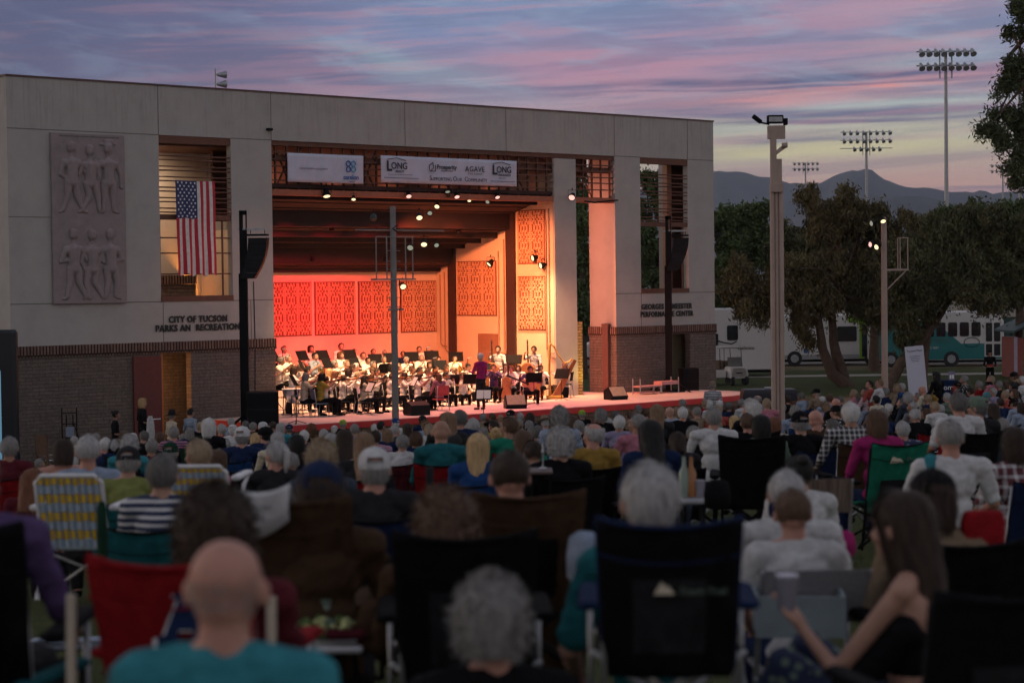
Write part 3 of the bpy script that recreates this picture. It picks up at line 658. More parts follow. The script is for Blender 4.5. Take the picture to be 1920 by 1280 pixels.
# ---------------------------------------------------------------- stage platform
ST = thing('stage', 'wide low stage with pale deck and red painted front edge', 'stage', (CX, CY, 0), AZ)
def slab(mb, pts, z0, z1):
    n = len(pts); mb.loft([[(x, y, z0) for x, y in pts], [(x, y, z1) for x, y in pts]])
curve = [(6.3, -.3), (6.3, -4.1), (9, -4.35), (12, -4.5), (15, -4.6), (18, -4.65), (21, -4.55), (24.5, -4.35), (26.6, -3.6), (26.6, -.3)]
edge = [(x, y) for x, y in curve]
b = MB(); slab(b, [(6.3, -.05), *[(x, y) for x, y in curve[1:-1]], (26.6, -.05)], .0, .757); b.build('front_wall', M_apron, ST)
b = MB(); slab(b, [(6.27, -.055)] + [(x, y - .05) for x, y in curve[1:-1]] + [(26.65, -.055)], .76, .93); b.build('red_edge', M_red, ST)
b = MB(); slab(b, [(6.32, -.06)] + [(x, y + .0) for x, y in curve[1:-1]] + [(26.58, -.06)], .933, .95); b.box(8.79, 23.19, -.055, 7.0, .7, .951); b.build('deck', M_deck, ST)
b = MB(); b.box(9.3, SX1 - 3.2, 2.6, 4.5, .955, 1.22); b.box(9.3, SX1 - 3.2, 4.5, 6.3, .955, 1.45)
RS = thing('riser', 'low stepped riser under the back rows of the orchestra', 'riser', (CX, CY, 0), AZ); b.build('platform', M_deck, RS)
# ---------------------------------------------------------------- far setting
def ridge(name, pts, d, depth, col, base=-5):
    # pts: (px, py) of the skyline; a solid range with its own depth and rough slopes
    P = [at(x, y, d) for x, y in pts]; nx = 220; nr = 26; vs = []; fs = []
    xs = np.linspace(P[0].x, P[-1].x, nx); zs = np.interp(xs, [p.x for p in P], [p.z for p in P])
    for j in range(nr):
        v_ = j / (nr - 1)                                    # 0 front foot, .6 crest, 1 back foot
        for i in range(nx):
            h = zs[i]; prof = (v_ / .6) ** 1.25 if v_ <= .6 else (1 - (v_ - .6) / .4)
            y = d + (v_ - .6) * depth; n1 = noise.fractal(Vector((xs[i] / (d * .025), y / (d * .04), 1.7)), 1.0, 2.1, 6)
            vs.append((xs[i] * (y / d) , y, base + (h - base) * prof * (1 + .0 * n1) + n1 * h * .16 * min(1, (1 - abs(v_ - .6) * 0)) * (0 if j in (0, nr - 1) else 1) * (.35 if abs(v_ - .6) < .02 else 1)))
    for j in range(nr - 1):
        for i in range(nx - 1): fs.append((j * nx + i, j * nx + i + 1, (j + 1) * nx + i + 1, (j + 1) * nx + i))
    me = bpy.data.meshes.new(name); me.from_pydata(vs, [], fs); me.materials.append(col); me.polygons.foreach_set('use_smooth', [True] * len(me.polygons))
    return tag(link(name, me), kind='structure')
M_mt = mat('desert_rock', (.085, .075, .075), .95, var=.3, vscale=.003)
ridge('mountains', [(-300, 420), (300, 400), (900, 380), (1200, 350), (1345, 322), (1400, 328), (1440, 330), (1480, 345), (1530, 345), (1560, 332), (1580, 322), (1600, 320), (1640, 332), (1690, 345), (1720, 352), (1760, 352), (1800, 362), (1860, 365), (1960, 352), (2300, 360)], 3600, 1500, M_mt)
ridge('hills', [(700, 470), (1300, 440), (1480, 410), (1560, 385), (1620, 372), (1700, 365), (1760, 372), (1820, 388), (1900, 372), (2200, 390)], 2500, 900, M_mt)

# ---------------------------------------------------------------- trees
def leafmesh(blobs, n, size, seed, droop=.5, elong=2.0, hollow=.35):
    rng = np.random.default_rng(seed); wts = np.array([b_[1][0] * b_[1][1] * b_[1][2] for b_ in blobs]) ** .7; wts /= wts.sum()
    ncl = max(40, n // 60); which = rng.choice(len(blobs), ncl, p=wts); C_ = np.zeros((ncl, 3)); RR = np.zeros(ncl)
    for k in range(ncl):
        c, r = blobs[which[k]]; v_ = rng.normal(size=3); v_ /= np.linalg.norm(v_); rad = hollow + (1 - hollow) * rng.random() ** .5
        rad *= 1.02 + .55 * noise.noise(Vector(v_ * 2.6) + Vector(c))
        C_[k] = np.array(c) + v_ * rad * np.array(r); RR[k] = .22 + .42 * rng.random()
    sc_ = np.mean([b_[1][0] for b_ in blobs]) / 3.0; RR *= max(.55, min(1.4, sc_))
    ci = rng.integers(0, ncl, n); off = rng.normal(size=(n, 3)) * RR[ci][:, None] * .55; off[:, 2] = off[:, 2] * 1.1 - droop * np.abs(rng.normal(size=n)) * RR[ci] * .8
    P = C_[ci] + off
    a = rng.normal(size=(n, 3)); a[:, 2] -= droop * 1.5; a /= np.linalg.norm(a, axis=1)[:, None]
    b_ = np.cross(a, rng.normal(size=(n, 3))); b_ /= np.linalg.norm(b_, axis=1)[:, None]
    s = size * (.6 + .8 * rng.random(n)); A = a * (s * elong / 2)[:, None]; B = b_ * (s / 2)[:, None]
    V = np.stack([P - A, P + B * .9, P + A, P - B * .9], 1).reshape(-1, 3)
    me = bpy.data.meshes.new('crown'); me.vertices.add(n * 4); me.vertices.foreach_set('co', V.reshape(-1)); me.loops.add(n * 4); me.loops.foreach_set('vertex_index', np.arange(n * 4))
    me.polygons.add(n); me.polygons.foreach_set('loop_start', np.arange(0, n * 4, 4)); me.polygons.foreach_set('loop_total', np.full(n, 4)); me.update(); me.validate()
    return me, C_
def leafmat(name, c1, c2):
    m = mat(name, c1, .75, var=.3, vscale=.9, col2=c2, spec=.15); return m
M_lmesq = leafmat('olive_brown_leaves', (.082, .070, .032), (.19, .155, .075)); M_lgreen = leafmat('green_leaves', (.055, .085, .03), (.12, .16, .06))
M_ldark = leafmat('dark_green_leaves', (.055, .060, .027), (.13, .125, .058)); M_lpine = leafmat('pine_needles', (.045, .065, .03), (.11, .13, .06))
M_bark = mat('bark', (.085, .055, .038), .95, var=.35, vscale=5, bump=1, bscale=14)
def tree(label, px, py, d, blobs, trunk, leaf, n, size, seed, group=None, droop=.5, elong=2., rtr=.3, name='tree', limbs=14):
    # px,py: foot; blobs (px,py,rx_px,ry_px,ddepth); trunk: list of (px,py,dd)
    k = d / FPX; base = at(px, py, d); base.z = min(base.z, .1) - .1; root = thing(name, label, 'tree', base, 0, group)
    bl = []
    for b_ in blobs:
        c = at(b_[0], b_[1], d + b_[4]) - base; bl.append((tuple(c), (b_[2] * k, max(b_[2], b_[3]) * k * .8, b_[3] * k)))
    rg = random.Random(seed + 90); sub = []
    for cc_, rr_ in bl:
        for k_ in range(9 if leaf is M_lpine else 7):
            v_ = Vector((rg.gauss(0, 1), rg.gauss(0, 1), rg.gauss(0, 1))).normalized() * rg.uniform(.35, .85); s_ = rg.uniform(.16, .30) if leaf is M_lpine else rg.uniform(.24, .44)
            sub.append(((cc_[0] + v_.x * rr_[0], cc_[1] + v_.y * rr_[1], cc_[2] + v_.z * rr_[2]), (rr_[0] * s_ * 1.15, rr_[1] * s_ * 1.15, rr_[2] * s_ * .85)))
    bl = sub
    me, C_ = leafmesh(bl, n, size, seed, droop, elong); me.materials.append(leaf); link('crown', me, None, root)
    rng = random.Random(seed); mb = MB(); ends = []
    for path in trunk:
        pts = [at(x, y, d + dd) - base for x, y, dd in path]; pts[0].z = -.1; nn = []
        for i in range(len(pts) - 1):
            for s in range(4): nn.append(pts[i].lerp(pts[i + 1], s / 4))
        nn.append(pts[-1]); rs = [rtr * (1.25 - .85 * i / len(nn)) for i in range(len(nn))]
        nn = [p + Vector(noise.noise_vector(p * .9)) * .08 for p in nn]
        mb.tube(nn, rtr, 9, rs=rs); ends.append(nn[-1]); ends.append(nn[-3])
    for k_ in range(limbs):
        e = rng.choice(ends); c = Vector(C_[rng.randrange(len(C_))]); mid = e.lerp(c, .5) + Vector((rng.uniform(-.4, .4), rng.uniform(-.4, .4), rng.uniform(.1, .6)))
        mb.tube([e, e.lerp(mid, .6), mid, c], .1, 6, rs=[rtr * .4, rtr * .3, rtr * .2, .02])
    mb.build('trunk', M_bark, root, smooth=True); return root
TG = 'trees beside and behind the concert building'
tree('large drooping brown-green tree with a leaning double trunk behind the tall steel pole', 1590, 722, 90,
     [(1520, 470, 70, 90, 0), (1590, 440, 85, 85, 1), (1480, 530, 60, 65, -1), (1555, 540, 85, 70, 0), (1650, 500, 60, 110, 1), (1440, 565, 40, 40, 0), (1600, 380, 40, 35, 0), (1515, 365, 28, 28, 0), (1640, 400, 30, 30, 0), (1665, 580, 40, 40, 0), (1505, 610, 30, 34, 0), (1395, 540, 40, 70, -1), (1700, 408, 20, 22, 0)],
     [[(1597, 722, 0), (1560, 700, 0), (1540, 650, 0), (1533, 590, 0), (1520, 520, 0)], [(1588, 718, .3), (1572, 680, .3), (1562, 640, .3), (1560, 580, .3), (1590, 500, .3)]], M_lmesq, 140000, .078, 1, TG, 1.0, 2.6, .25)
tree('spreading dark tree with a trunk leaning right over the teal bus', 1668, 720, 86,
     [(1760, 480, 90, 80, 0), (1850, 480, 75, 70, 0), (1700, 520, 60, 80, 0), (1720, 570, 50, 45, 0), (1810, 545, 70, 40, -1), (1890, 530, 50, 45, 0), (1780, 420, 55, 40, 1), (1900, 430, 60, 45, 1), (1700, 610, 34, 30, 0), (1860, 410, 35, 30, 0)],
     [[(1662, 720, 0), (1690, 680, 0), (1725, 640, 0), (1765, 590, 0), (1800, 520, 0)], [(1725, 640, .2), (1740, 580, .2), (1745, 500, .2)]], M_ldark, 110000, .082, 2, TG, .9, 2.4, .22)
tree('rounded bright green tree just right of the building', 1385, 690, 112,
     [(1390, 420, 55, 60, 0), (1350, 450, 45, 70, 0), (1420, 470, 45, 70, 0), (1370, 540, 60, 60, 0), (1430, 390, 25, 25, 0)],
     [[(1388, 690, 0), (1386, 600, 0), (1384, 500, 0)]], M_lgreen, 60000, .12, 3, TG, .3, 1.5, .25)
tree('green tree seen through the right window opening', 1225, 690, 104,
     [(1225, 470, 50, 90, 0), (1255, 380, 45, 80, 0), (1190, 400, 40, 90, 0), (1225, 330, 30, 30, 0), (1260, 560, 45, 60, 0)],
     [[(1228, 690, 0), (1226, 600, 0), (1224, 500, 0)]], M_lgreen, 30000, .13, 4, TG, .3, 1.5, .25)
tree('slender green tree seen through the gap beside the stage', 1095, 690, 100,
     [(1092, 480, 26, 110, 0), (1090, 360, 22, 50, 0), (1098, 590, 28, 40, 0), (1120, 430, 26, 80, 1)],
     [[(1094, 690, 0), (1093, 600, 0), (1092, 480, 0)]], M_lgreen, 20000, .12, 5, TG, .4, 1.6, .2)
tree('tall pine with long needles at the right edge of the lawn', 1925, 700, 78,
     [(1905, 60, 22, 22, 0), (1915, 20, 25, 30, 0), (1905, 135, 30, 34, 0), (1885, 165, 22, 20, 0), (1915, 220, 34, 26, 0), (1878, 215, 26, 20, 0), (1850, 240, 22, 16, 0), (1885, 262, 36, 20, 0), (1915, 290, 26, 24, 0), (1898, 310, 16, 14, 0), (1940, 180, 50, 120, 0), (1930, 330, 30, 40, 0), (1903, 345, 10, 12, 0)],
     [[(1935, 700, 0), (1936, 500, 0), (1934, 250, 0), (1932, 60, 0)]], M_lpine, 42000, .06, 6, TG, .1, 3.6, .3, limbs=26)
tree('low dark leafy tree at the right edge beneath the pine', 1915, 600, 96,
     [(1890, 410, 50, 45, 0), (1930, 400, 40, 40, 0), (1860, 440, 45, 40, 0), (1905, 470, 60, 50, 0), (1815, 400, 50, 32, 0)],
     [[(1915, 690, 0), (1912, 600, 0), (1905, 480, 0)]], M_lgreen, 40000, .11, 7, TG, .5, 2, .25)
tree('dark bushy tree filling the space between the two large trees', 1620, 690, 104,
     [(1690, 470, 60, 60, 0), (1560, 440, 60, 50, 0), (1730, 430, 40, 36, 0), (1480, 450, 50, 50, 0)],
     [[(1640, 690, 0), (1640, 600, 0), (1650, 500, 0)]], M_ldark, 34000, .12, 8, TG, .5, 2, .25)

# ---------------------------------------------------------------- light masts
def mast(px, py_top, d, rows, cols, label, rad=.16, spread=2.2, ground=690):
    b0 = at(px, ground, d); b0.z = 0; top = at(px, py_top, d); H = top.z
    g = thing('stadium_light', label, 'stadium light', (top.x, d, 0), 0, 'tall stadium lights beyond the trees')
    b = MB(); b.cyl((0, 0, 0), (0, 0, H), rad * 1.3, rad * .7, 10); b.build('mast', M_galv, g, smooth=True)
    b = MB()
    for r in range(rows): b.box(-spread, spread, -.06, .06, H - r * 1.05 - .05, H - r * 1.05 + .05)
    b.box(-.5, -.4, -.05, .05, H - rows, H + .1); b.box(.4, .5, -.05, .05, H - rows, H + .1); b.build('crossarm', M_galv, g)
    for r in range(rows):
        n = cols if r < 2 else cols - 3
        for i in range(n):
            b = MB(); x = -spread + 2 * spread * (i + .5) / n if r < 2 else -spread * .6 + 1.2 * spread * (i + .5) / n
            b.cyl((x, -.1, H - r * 1.05 + .15), (x + .05, -.55, H - r * 1.05 - .28), .10, .25, 10); b.build('lamp', M_galv, g)
mast(1773, 97, 150, 2, 8, 'tallest stadium light mast with two full rows of lamps, right of the steel pole')
mast(1624, 248, 260, 3, 8, 'stadium light mast with three short rows of lamps above the brown-green tree', .22, 3.4)
mast(1510, 306, 380, 2, 6, 'small distant stadium light just above the treetops right of the steel pole', .2, 2.6)
mast(1880, 310, 380, 2, 6, 'small distant stadium light with two rows of lamps beside the pine', .2, 2.6)
g = thing('floodlight_mast', 'plain grey mast rising behind the pine at the right edge', 'mast', (at(1912, 200, 130).x, 130, 0)); b = MB(); b.cyl((0, 0, 0), (0, 0, 27), .16, .1); b.build('pole', M_galv, g)

# ---------------------------------------------------------------- poles on the lawn
def pole_at(px, d, pytop, lean=0): p = at(px, pytop, d); return p
p = pole_at(1453, 45, 215)
g0 = gz(p.x, 45)
g = thing('steel_pole', 'tall tan fluted steel pole with floodlights on its top, in the audience', 'pole', (p.x + .02, 45, g0)); H = p.z - g0
b = MB()
for x, y, r_ in ((-.10, 0, .055), (0, .03, .05), (.10, 0, .055)): b.cyl((x, y, 0), (x, y, H - 1.6), r_, r_, 12)
b.box(-.10, .10, .03, .07, 0, H - 1.6); M_tan = mat('tan_steel', (.36, .27, .225), .6, .1, var=.12, vscale=2); b.build('fluted_shaft', M_tan, g, smooth=True)
b = MB(); b.bbox(-.145, .145, -.10, .10, H - 1.75, H - 1.55, .01); b.box(-.13, .0, -.08, .08, H - 1.55, H - .35); b.box(.0, .12, -.06, .06, H - 1.55, H - 1.0)
b.add([(-.19, -.07, H - .55), (.2, -.07, H - .55), (.2, -.07, H - .25), (-.19, -.07, H - .25), (-.19, .07, H - .55), (.2, .07, H - .55), (.2, .07, H - .25), (-.19, .07, H - .25)], [(0, 1, 2, 3), (7, 6, 5, 4), (0, 3, 7, 4), (1, 5, 6, 2), (3, 2, 6, 7), (0, 4, 5, 1)])
b.add([(-.12, -.05, H - 1.0), (.22, -.10, H - .75), (.22, -.10, H - .62), (-.05, -.05, H - .85)], [(0, 1, 2, 3)]); b.cyl((.12, -.1, H - .70), (.24, -.1, H - .70), .06); b.build('bracket', M_tan, g)
b = MB(); b.bbox(-.20, .16, -.12, .10, H - .20, H - .02, .02); fl = b.build('floodlight', M_black, g); b = MB(); b.box(-.17, .13, -.125, -.12, H - .17, H - .06); b.build('lens', M_galv, fl)
b = MB(); b.T = Matrix.Translation((-.42, -.05, H - .12)) @ Matrix.Rotation(R(38), 4, 'Y'); b.bbox(-.14, .10, -.07, .07, -.04, .05, .015); b.T = None; b.cyl((-.34, -.03, H - .18), (-.15, 0, H - .22), .02); b.build('floodlight', M_black, g)
b = MB(); b.bbox(.17, .26, -.08, .08, H - .24, H - .09, .015); b.build('floodlight', M_black, g)

def spot_fixture(label, p, aim, size=.16, lens=M_lens, group='theatre spotlights on the truss and poles', yellow=False, body=M_black):
    p = Vector(p); d = (Vector(aim) - p).normalized(); size *= .8; g = thing('spotlight', label, 'spotlight', p, 0, group); q = d.to_track_quat('Z', 'Y')
    b = MB(); b.T = q.to_matrix().to_4x4(); L_ = size * 2.0
    b.loft([[(math.cos(a) * r, math.sin(a) * r, z) for a in np.linspace(0, 2 * PI, 15)[:-1]] for z, r in ((-L_ * .5, size * .35), (-L_ * .45, size * .62), (0, size * .7), (L_ * .2, size), (L_ * .5, size), (L_ * .49, size * .85), (L_ * .3, size * .8))]); b.T = None
    b.build('housing', body, g, smooth=True)
    b = MB(); b.T = q.to_matrix().to_4x4(); b.loft([[(math.cos(a) * size * .84, math.sin(a) * size * .84, z) for a in np.linspace(0, 2 * PI, 15)[:-1]] for z in (L_ * .36, L_ * .40)]); b.T = None; b.build('lens', lens, g)
    b = MB(); b.tube([(-size * 1.1, 0, 0), (-size * 1.1, 0, size * 1.6), (size * 1.1, 0, size * 1.6), (size * 1.1, 0, 0)], size * .08, 6); b.cyl((0, 0, size * 1.6), (0, 0, size * 2.2), size * .15); b.build('yoke', M_black, g)
    return g
def lamp(p, aim, e, col, ang=60, blend=.6, r=.12, typ='SPOT'):
    l = bpy.data.lights.new('stage_lamp', typ); l.energy = e; l.color = col; l.shadow_soft_size = r
    if typ == 'SPOT': l.spot_size = R(ang); l.spot_blend = blend
    o = bpy.data.objects.new('stage_lamp', l); COL.objects.link(o); o.location = p
    if aim is not None: o.rotation_euler = (Vector(aim) - Vector(p)).to_track_quat('-Z', 'Y').to_euler()
    return o

# grey pole before the stage with its work platform
p = at(735, 387, 57); g = thing('stage_pole', 'weathered grey pole with a caged ladder frame standing before the stage', 'pole', (p.x + .02, 57, 0), AZ); H = p.z
b = MB(); b.cyl((0, 0, 0), (0, 0, H), .105, .085, 14); b.build('shaft', M_steel, g, smooth=True)
b = MB(); za, zb = at(740, 522, 57).z, at(740, 445, 57).z
for x in (-.70, -.32, .36, .62): b.box(x - .014, x + .014, -.12, -.09, za, zb)
b.box(-.72, .72, -.13, -.09, za - .05, za); b.box(-.70, .64, -.12, -.09, zb, zb + .03); b.box(-.72, .72, .09, .13, za - .05, za); b.box(-.70, -.66, -.1, .1, za - .05, za); b.box(.66, .7, -.1, .1, za - .05, za)
b.build('platform_cage', M_steel, g)
b = MB()
for py in (470, 490, 505, 535, 558, 575): z = at(738, py, 57).z; b.cyl((-.25, 0, z), (.25, 0, z), .012, n=6)
z = at(738, 580, 57).z; b.box(-.27, .27, -.10, -.07, z - .03, z + .03); b.build('rungs', M_steel, g)
z = at(738, 432, 57).z; b = MB(); b.cyl((-1.35, 0, z), (1.9, 0, z), .02, n=8); b.build('lighting_bar', M_steel, g)
b = MB(); b.tube([(.12, -.1, za), (.16, -.1, za - .5), (.1, -.11, za - 1.2)], .015, 5); b.tube([(0.1, -.1, z + .15), (-.1, -.1, z + .05), (.1, -.12, z - .05)], .02, 5); b.build('cable', M_black, g)
for k, (px, py, dd, lens, aim) in enumerate(((700, 407, .2, None, (0, 0, 0)), (786, 405, .3, M_lens, (40, 300)), (795, 455, .3, M_lens, (0, 300)), (770, 462, .3, M_lens_cool, (-60, 200)), (818, 458, .3, M_lens_cool, (60, 200)), (806, 402, .4, M_lens_cool, (0, -200)))):
    q = at(px, py, 57 + dd); a = at(px + aim[0], py + aim[1], 52) if lens else at(px, 500, 66)
    spot_fixture(['dark green round lamp left of the grey pole top', 'upper lit spotlight right of the grey pole', 'lower lit spotlight right of the grey pole cage', 'lit spotlight inside the grey pole cage', 'lit spotlight at the outer end of the cluster right of the grey pole', 'small dark spotlight beside the upper lit lamp of the grey pole'][k], q, a, .13 if k < 4 else .1, lens or M_lens_cool, body=M_black if k else mat('dark_green_metal', (.01, .03, .03), .4))
# tan pole on the right lawn
p = at(1657, 407, 62); gg = gz(p.x, 62); g = thing('light_pole', 'tan pole with a side bracket and four small spotlights on the right lawn', 'pole', (p.x, 62, gg), 0); H = p.z - gg
b = MB(); b.cyl((0, 0, 0), (0, 0, H), .11, .085, 12); b.build('shaft', M_tan, g, smooth=True)
z1 = at(1657, 506, 62).z - gg; z2 = at(1657, 447, 62).z - gg; b = MB(); b.box(.05, .76, -.03, .03, z1 - .03, z1 + .03); b.cyl((.08, 0, z1 - .62), (.68, 0, z1 - .03), .02)
for x in (.43, .50, .74): b.box(x - .012, x + .012, -.02, .02, z1, z2)
b.box(.43, .76, -.02, .02, z2, z2 + .025); b.build('side_bracket', M_tan, g)
for k, (px, py, ax, ay, ln) in enumerate(((1637, 418, -300, 80, M_lens_cool), (1655, 412, 60, 200, M_lens), (1635, 458, -300, 40, M_lens_pink), (1646, 462, -200, 100, M_lens))):
    spot_fixture(['upper cool-tinted spotlight on the tan pole facing the stage', 'upper warm spotlight facing down the tan pole', 'lower pink spotlight on the tan pole facing the stage', 'lower warm spotlight beside the pink one on the tan pole'][k], at(px, py, 61.7), at(px + ax, py + ay, 58), .12, ln)

# spotlights hung from the truss, placed by sight in the plane under the truss
TS = [(612, 362, .05, .17, M_lens, 'large yellow-ringed spotlight under the left banner', (60, 400)), (663, 371, .3, .10, M_lens, 'small lit spotlight under the truss between the banners', (0, 300)),
      (766, 365, .1, .13, M_lens_pink, 'spotlight pointing down under the truss right of the long banner start', (40, 200)), (856, 366, .1, .13, M_lens_pink, 'left one of two close spotlights under the long banner', (60, 200)),
      (880, 374, -.6, .09, M_lens, 'small lit lamp behind the two close spotlights', (0, 300)), (932, 367, .1, .12, M_lens_pink, 'spotlight under the right end of the long banner', (60, 200)),
      (915, 377, -.3, .10, M_lens_cool, 'dim lamp left of the spotlight at the long banner end', (-100, 200)), (1073, 368, .3, .16, M_lens_pink, 'large pink-lensed spotlight near the right end of the truss', (-60, 160)),
      (820, 385, -.4, .12, M_lens, 'gold-rimmed spotlight hanging below the long banner', (-60, 200)), (840, 364, .0, .12, M_lens_cool, 'unlit black spotlight left of the close pair', (-60, -400)),
      (622, 427, -2.6, .11, M_lens, 'ceiling lamp in the dark left bay of the stage roof', (0, 400)), (586, 485, -5.0, .11, M_lens, 'ceiling lamp nearest the red back wall', (0, 400)), (722, 486, -5.0, .11, M_lens, 'ceiling lamp just left of the grey pole shaft', (0, 400)),
      (743, 433, -2.6, .11, M_lens, 'ceiling lamp close right of the grey pole', (0, 400)), (860, 432, -2.6, .12, M_lens, 'ceiling lamp above the orange side wall', (0, 400)),
      (755, 535, -3.2, .15, M_lens, 'round lamp shining toward the audience before the back wall', (40, 100)),
      ]
for px, py, t, sz, ln, lb, aim in TS:
    q = sp_at(px, py, t); a = sp_at(px + aim[0], py + aim[1], t + (3 if t > -.9 or px == 755 else 0)); spot_fixture(lb, q, a, sz, ln, yellow=sz > .16)
for px, py, y, lb in ((920, 492, 3.4, 'wall spotlight beside the three-by-three panel of the side wall'), (1003, 483, 1.1, 'upper wall spotlight over the side wall panels'), (1018, 497, .66, 'lower wall spotlight over the side wall panels')):
    q = at(px, py, (W(20.1, -y)).y); spot_fixture(lb, q, q + Vector((-2.2, -1.4, -.5 if px > 1000 else -2.2)), .15, M_lens, 'spotlights bracketed to the side wall')

# the light itself
cR = (1, .03, .045); cO = (1, .245, .085); cW = (1, .56, .28)
for s_, a_, e in ((10.2, 12.6, 1900), (12.2, 14.0, 1900), (14.0, 15.6, 1500)): lamp(W(s_, -.5, 7.0), W(a_, -6.5, 3.0), e, cR, 54, .9, .2)
lamp(W(15.4, -.5, 7.2), W(16.6, -6.5, 3.2), 1500, (1, .06, .045), 52, .9, .25)
lamp(W(17.4, -.5, 7.2), W(18.9, -6.5, 3.2), 900, (1, .13, .05), 52, .9, .25)
lamp(W(14.0, -.3, 7.3), W(20.5, -3.6, 3.6), 3300, cO, 66, .8, .2)
lamp(W(16.4, .3, 7.4), W(20.5, -1.0, 4.4), 2100, cO, 74, .8, .2)
for s_, ts in ((10.0, -1.5), (12.2, -1.5), (14.4, -1.5), (16.6, -1.2), (18.8, -1)): lamp(W(s_, .4, 7.4), W(s_ + .6, ts, 1.2), 3600, cW, 66, .8, .15)
for s_, ts in ((14.5, -4.2), (17.5, -4)): lamp(W(s_, -1.6, 6.7), W(s_, ts, 1.6), 900, cW, 60, .8, .15)
lamp(W(10.5, .8, 7.4), W(11, 2.6, 1.0), 1900, (1, .34, .24), 75, .8, .15); lamp(W(14, .8, 7.4), W(14.4, 2.9, 1.0), 1900, (1, .28, .22), 74, .8, .15); lamp(W(17.2, .8, 7.4), W(17.2, 2.9, 1.0), 1900, (1, .26, .24), 72, .8, .15); lamp(W(20.4, 1.0, 7.4), W(21.6, 2.6, 1.0), 2100, (1, .36, .19), 75, .8, .15)
FP = at(800, 418, 58.1); TP = at(1622, 452, 61.3)
lamp(FP, W(11.6, .4, 1.8), 1100, (1, .58, .32), 46, .8, .1); lamp(FP, W(7.2, 0, 4.2), 260, (1, .46, .36), 60, 1.0, .15); lamp(TP, W(24.2, 0, 3.4), 240, (1, .42, .36), 22, 1.0, .15)
lamp(TP, W(14.2, 2.4, 2.2), 3500, (1, .20, .42), 7, .8, .1); lamp(TP, W(17.5, 1.6, 1.7), 7000, (1, .05, .09), 10, .8, .1)
[lamp(W(21.85, -.95, z_), W(23.26, -.45, z_ + .2), 100, (1, .27, .16), 165, 1.0, .05) for z_ in (1.5, 3.0, 4.5, 6.0, 7.5)]  # added unseen lamps behind the pier, evenly brightening the tower's inner face
lamp(W(5.6, -1.7, 8.9), W(5.6, -3.2, 6.6), 330, (1, .72, .5), 150, .8, .3); lamp(W(8.0, -2.6, 4.6), W(6.6, -3.1, 4.9), 170, (1, .34, .06), 150, .8, .2); lamp(W(4.45, -.8, 2.0), None, 70, (1, .34, .05), r=.1, typ='POINT')
lamp(W(21.9, .5, 1.2), W(21.3, -.1, 2.8), 60, (1, .72, .10), 110, .9, .1)
[lamp(W(s_, -.55, 7.95), W(s_, -1.0, 8.5), 9, (1, .42, .26), 175, .9, .3) for s_ in (9.5, 11.7, 13.9, 16.1, 18.3, 20.5)]
# the air between here and the mountains
def haze():
    m = bpy.data.materials.new('haze'); m.use_nodes = True; t = m.node_tree; t.nodes.clear(); v = t.nodes.new('ShaderNodeVolumePrincipled'); o = t.nodes.new('ShaderNodeOutputMaterial')
    v.inputs['Color'].default_value = (.62, .78, 1, 1); v.inputs['Density'].default_value = .00009; v.inputs['Anisotropy'].default_value = 0; t.links.new(v.outputs[0], o.inputs['Volume'])
    b = MB(); b.box(-4200, 4200, -60, 4700, -8, 225); o_ = b.build('haze', m); tag(o_, kind='stuff')
haze()
# ---------------------------------------------------------------- people
HH = 1.16   # head centre above the ground for the seated figure (seat .42)
def head_shapes(b, c, turn=0, tilt=0):
    T = Matrix.Translation(Vector(c)) @ Matrix.Rotation(turn, 4, 'Z') @ Matrix.Rotation(tilt, 4, 'X'); b.T = T
    b.ell((0, -.012, .024), (.079, .096, .082), 16, 10); b.ell((0, -.03, -.03), (.066, .07, .06), 14, 8); b.ell((0, .03, -.025), (.063, .066, .082), 14, 8); b.ell((0, .046, -.078), (.042, .046, .040), 12, 6)
    b.cap((0, .090, .0), .009, (0, .112, -.030), .013, 8); b.ell((0, .094, -.036), (.020, .014, .011), 8, 5)
    for s in (-1, 1):
        b.ell((s * .086, -.010, -.012), (.011, .023, .035), 10, 8, q=Euler((0, 0, s * -.5)).to_quaternion()); b.ell((s * .034, .075, -.035), (.024, .022, .02), 8, 5)
        b.ell((s * .030, .082, .022), (.024, .012, .008), 8, 5)
    b.ell((0, .094, -.066), (.023, .012, .010), 8, 5); b.T = None
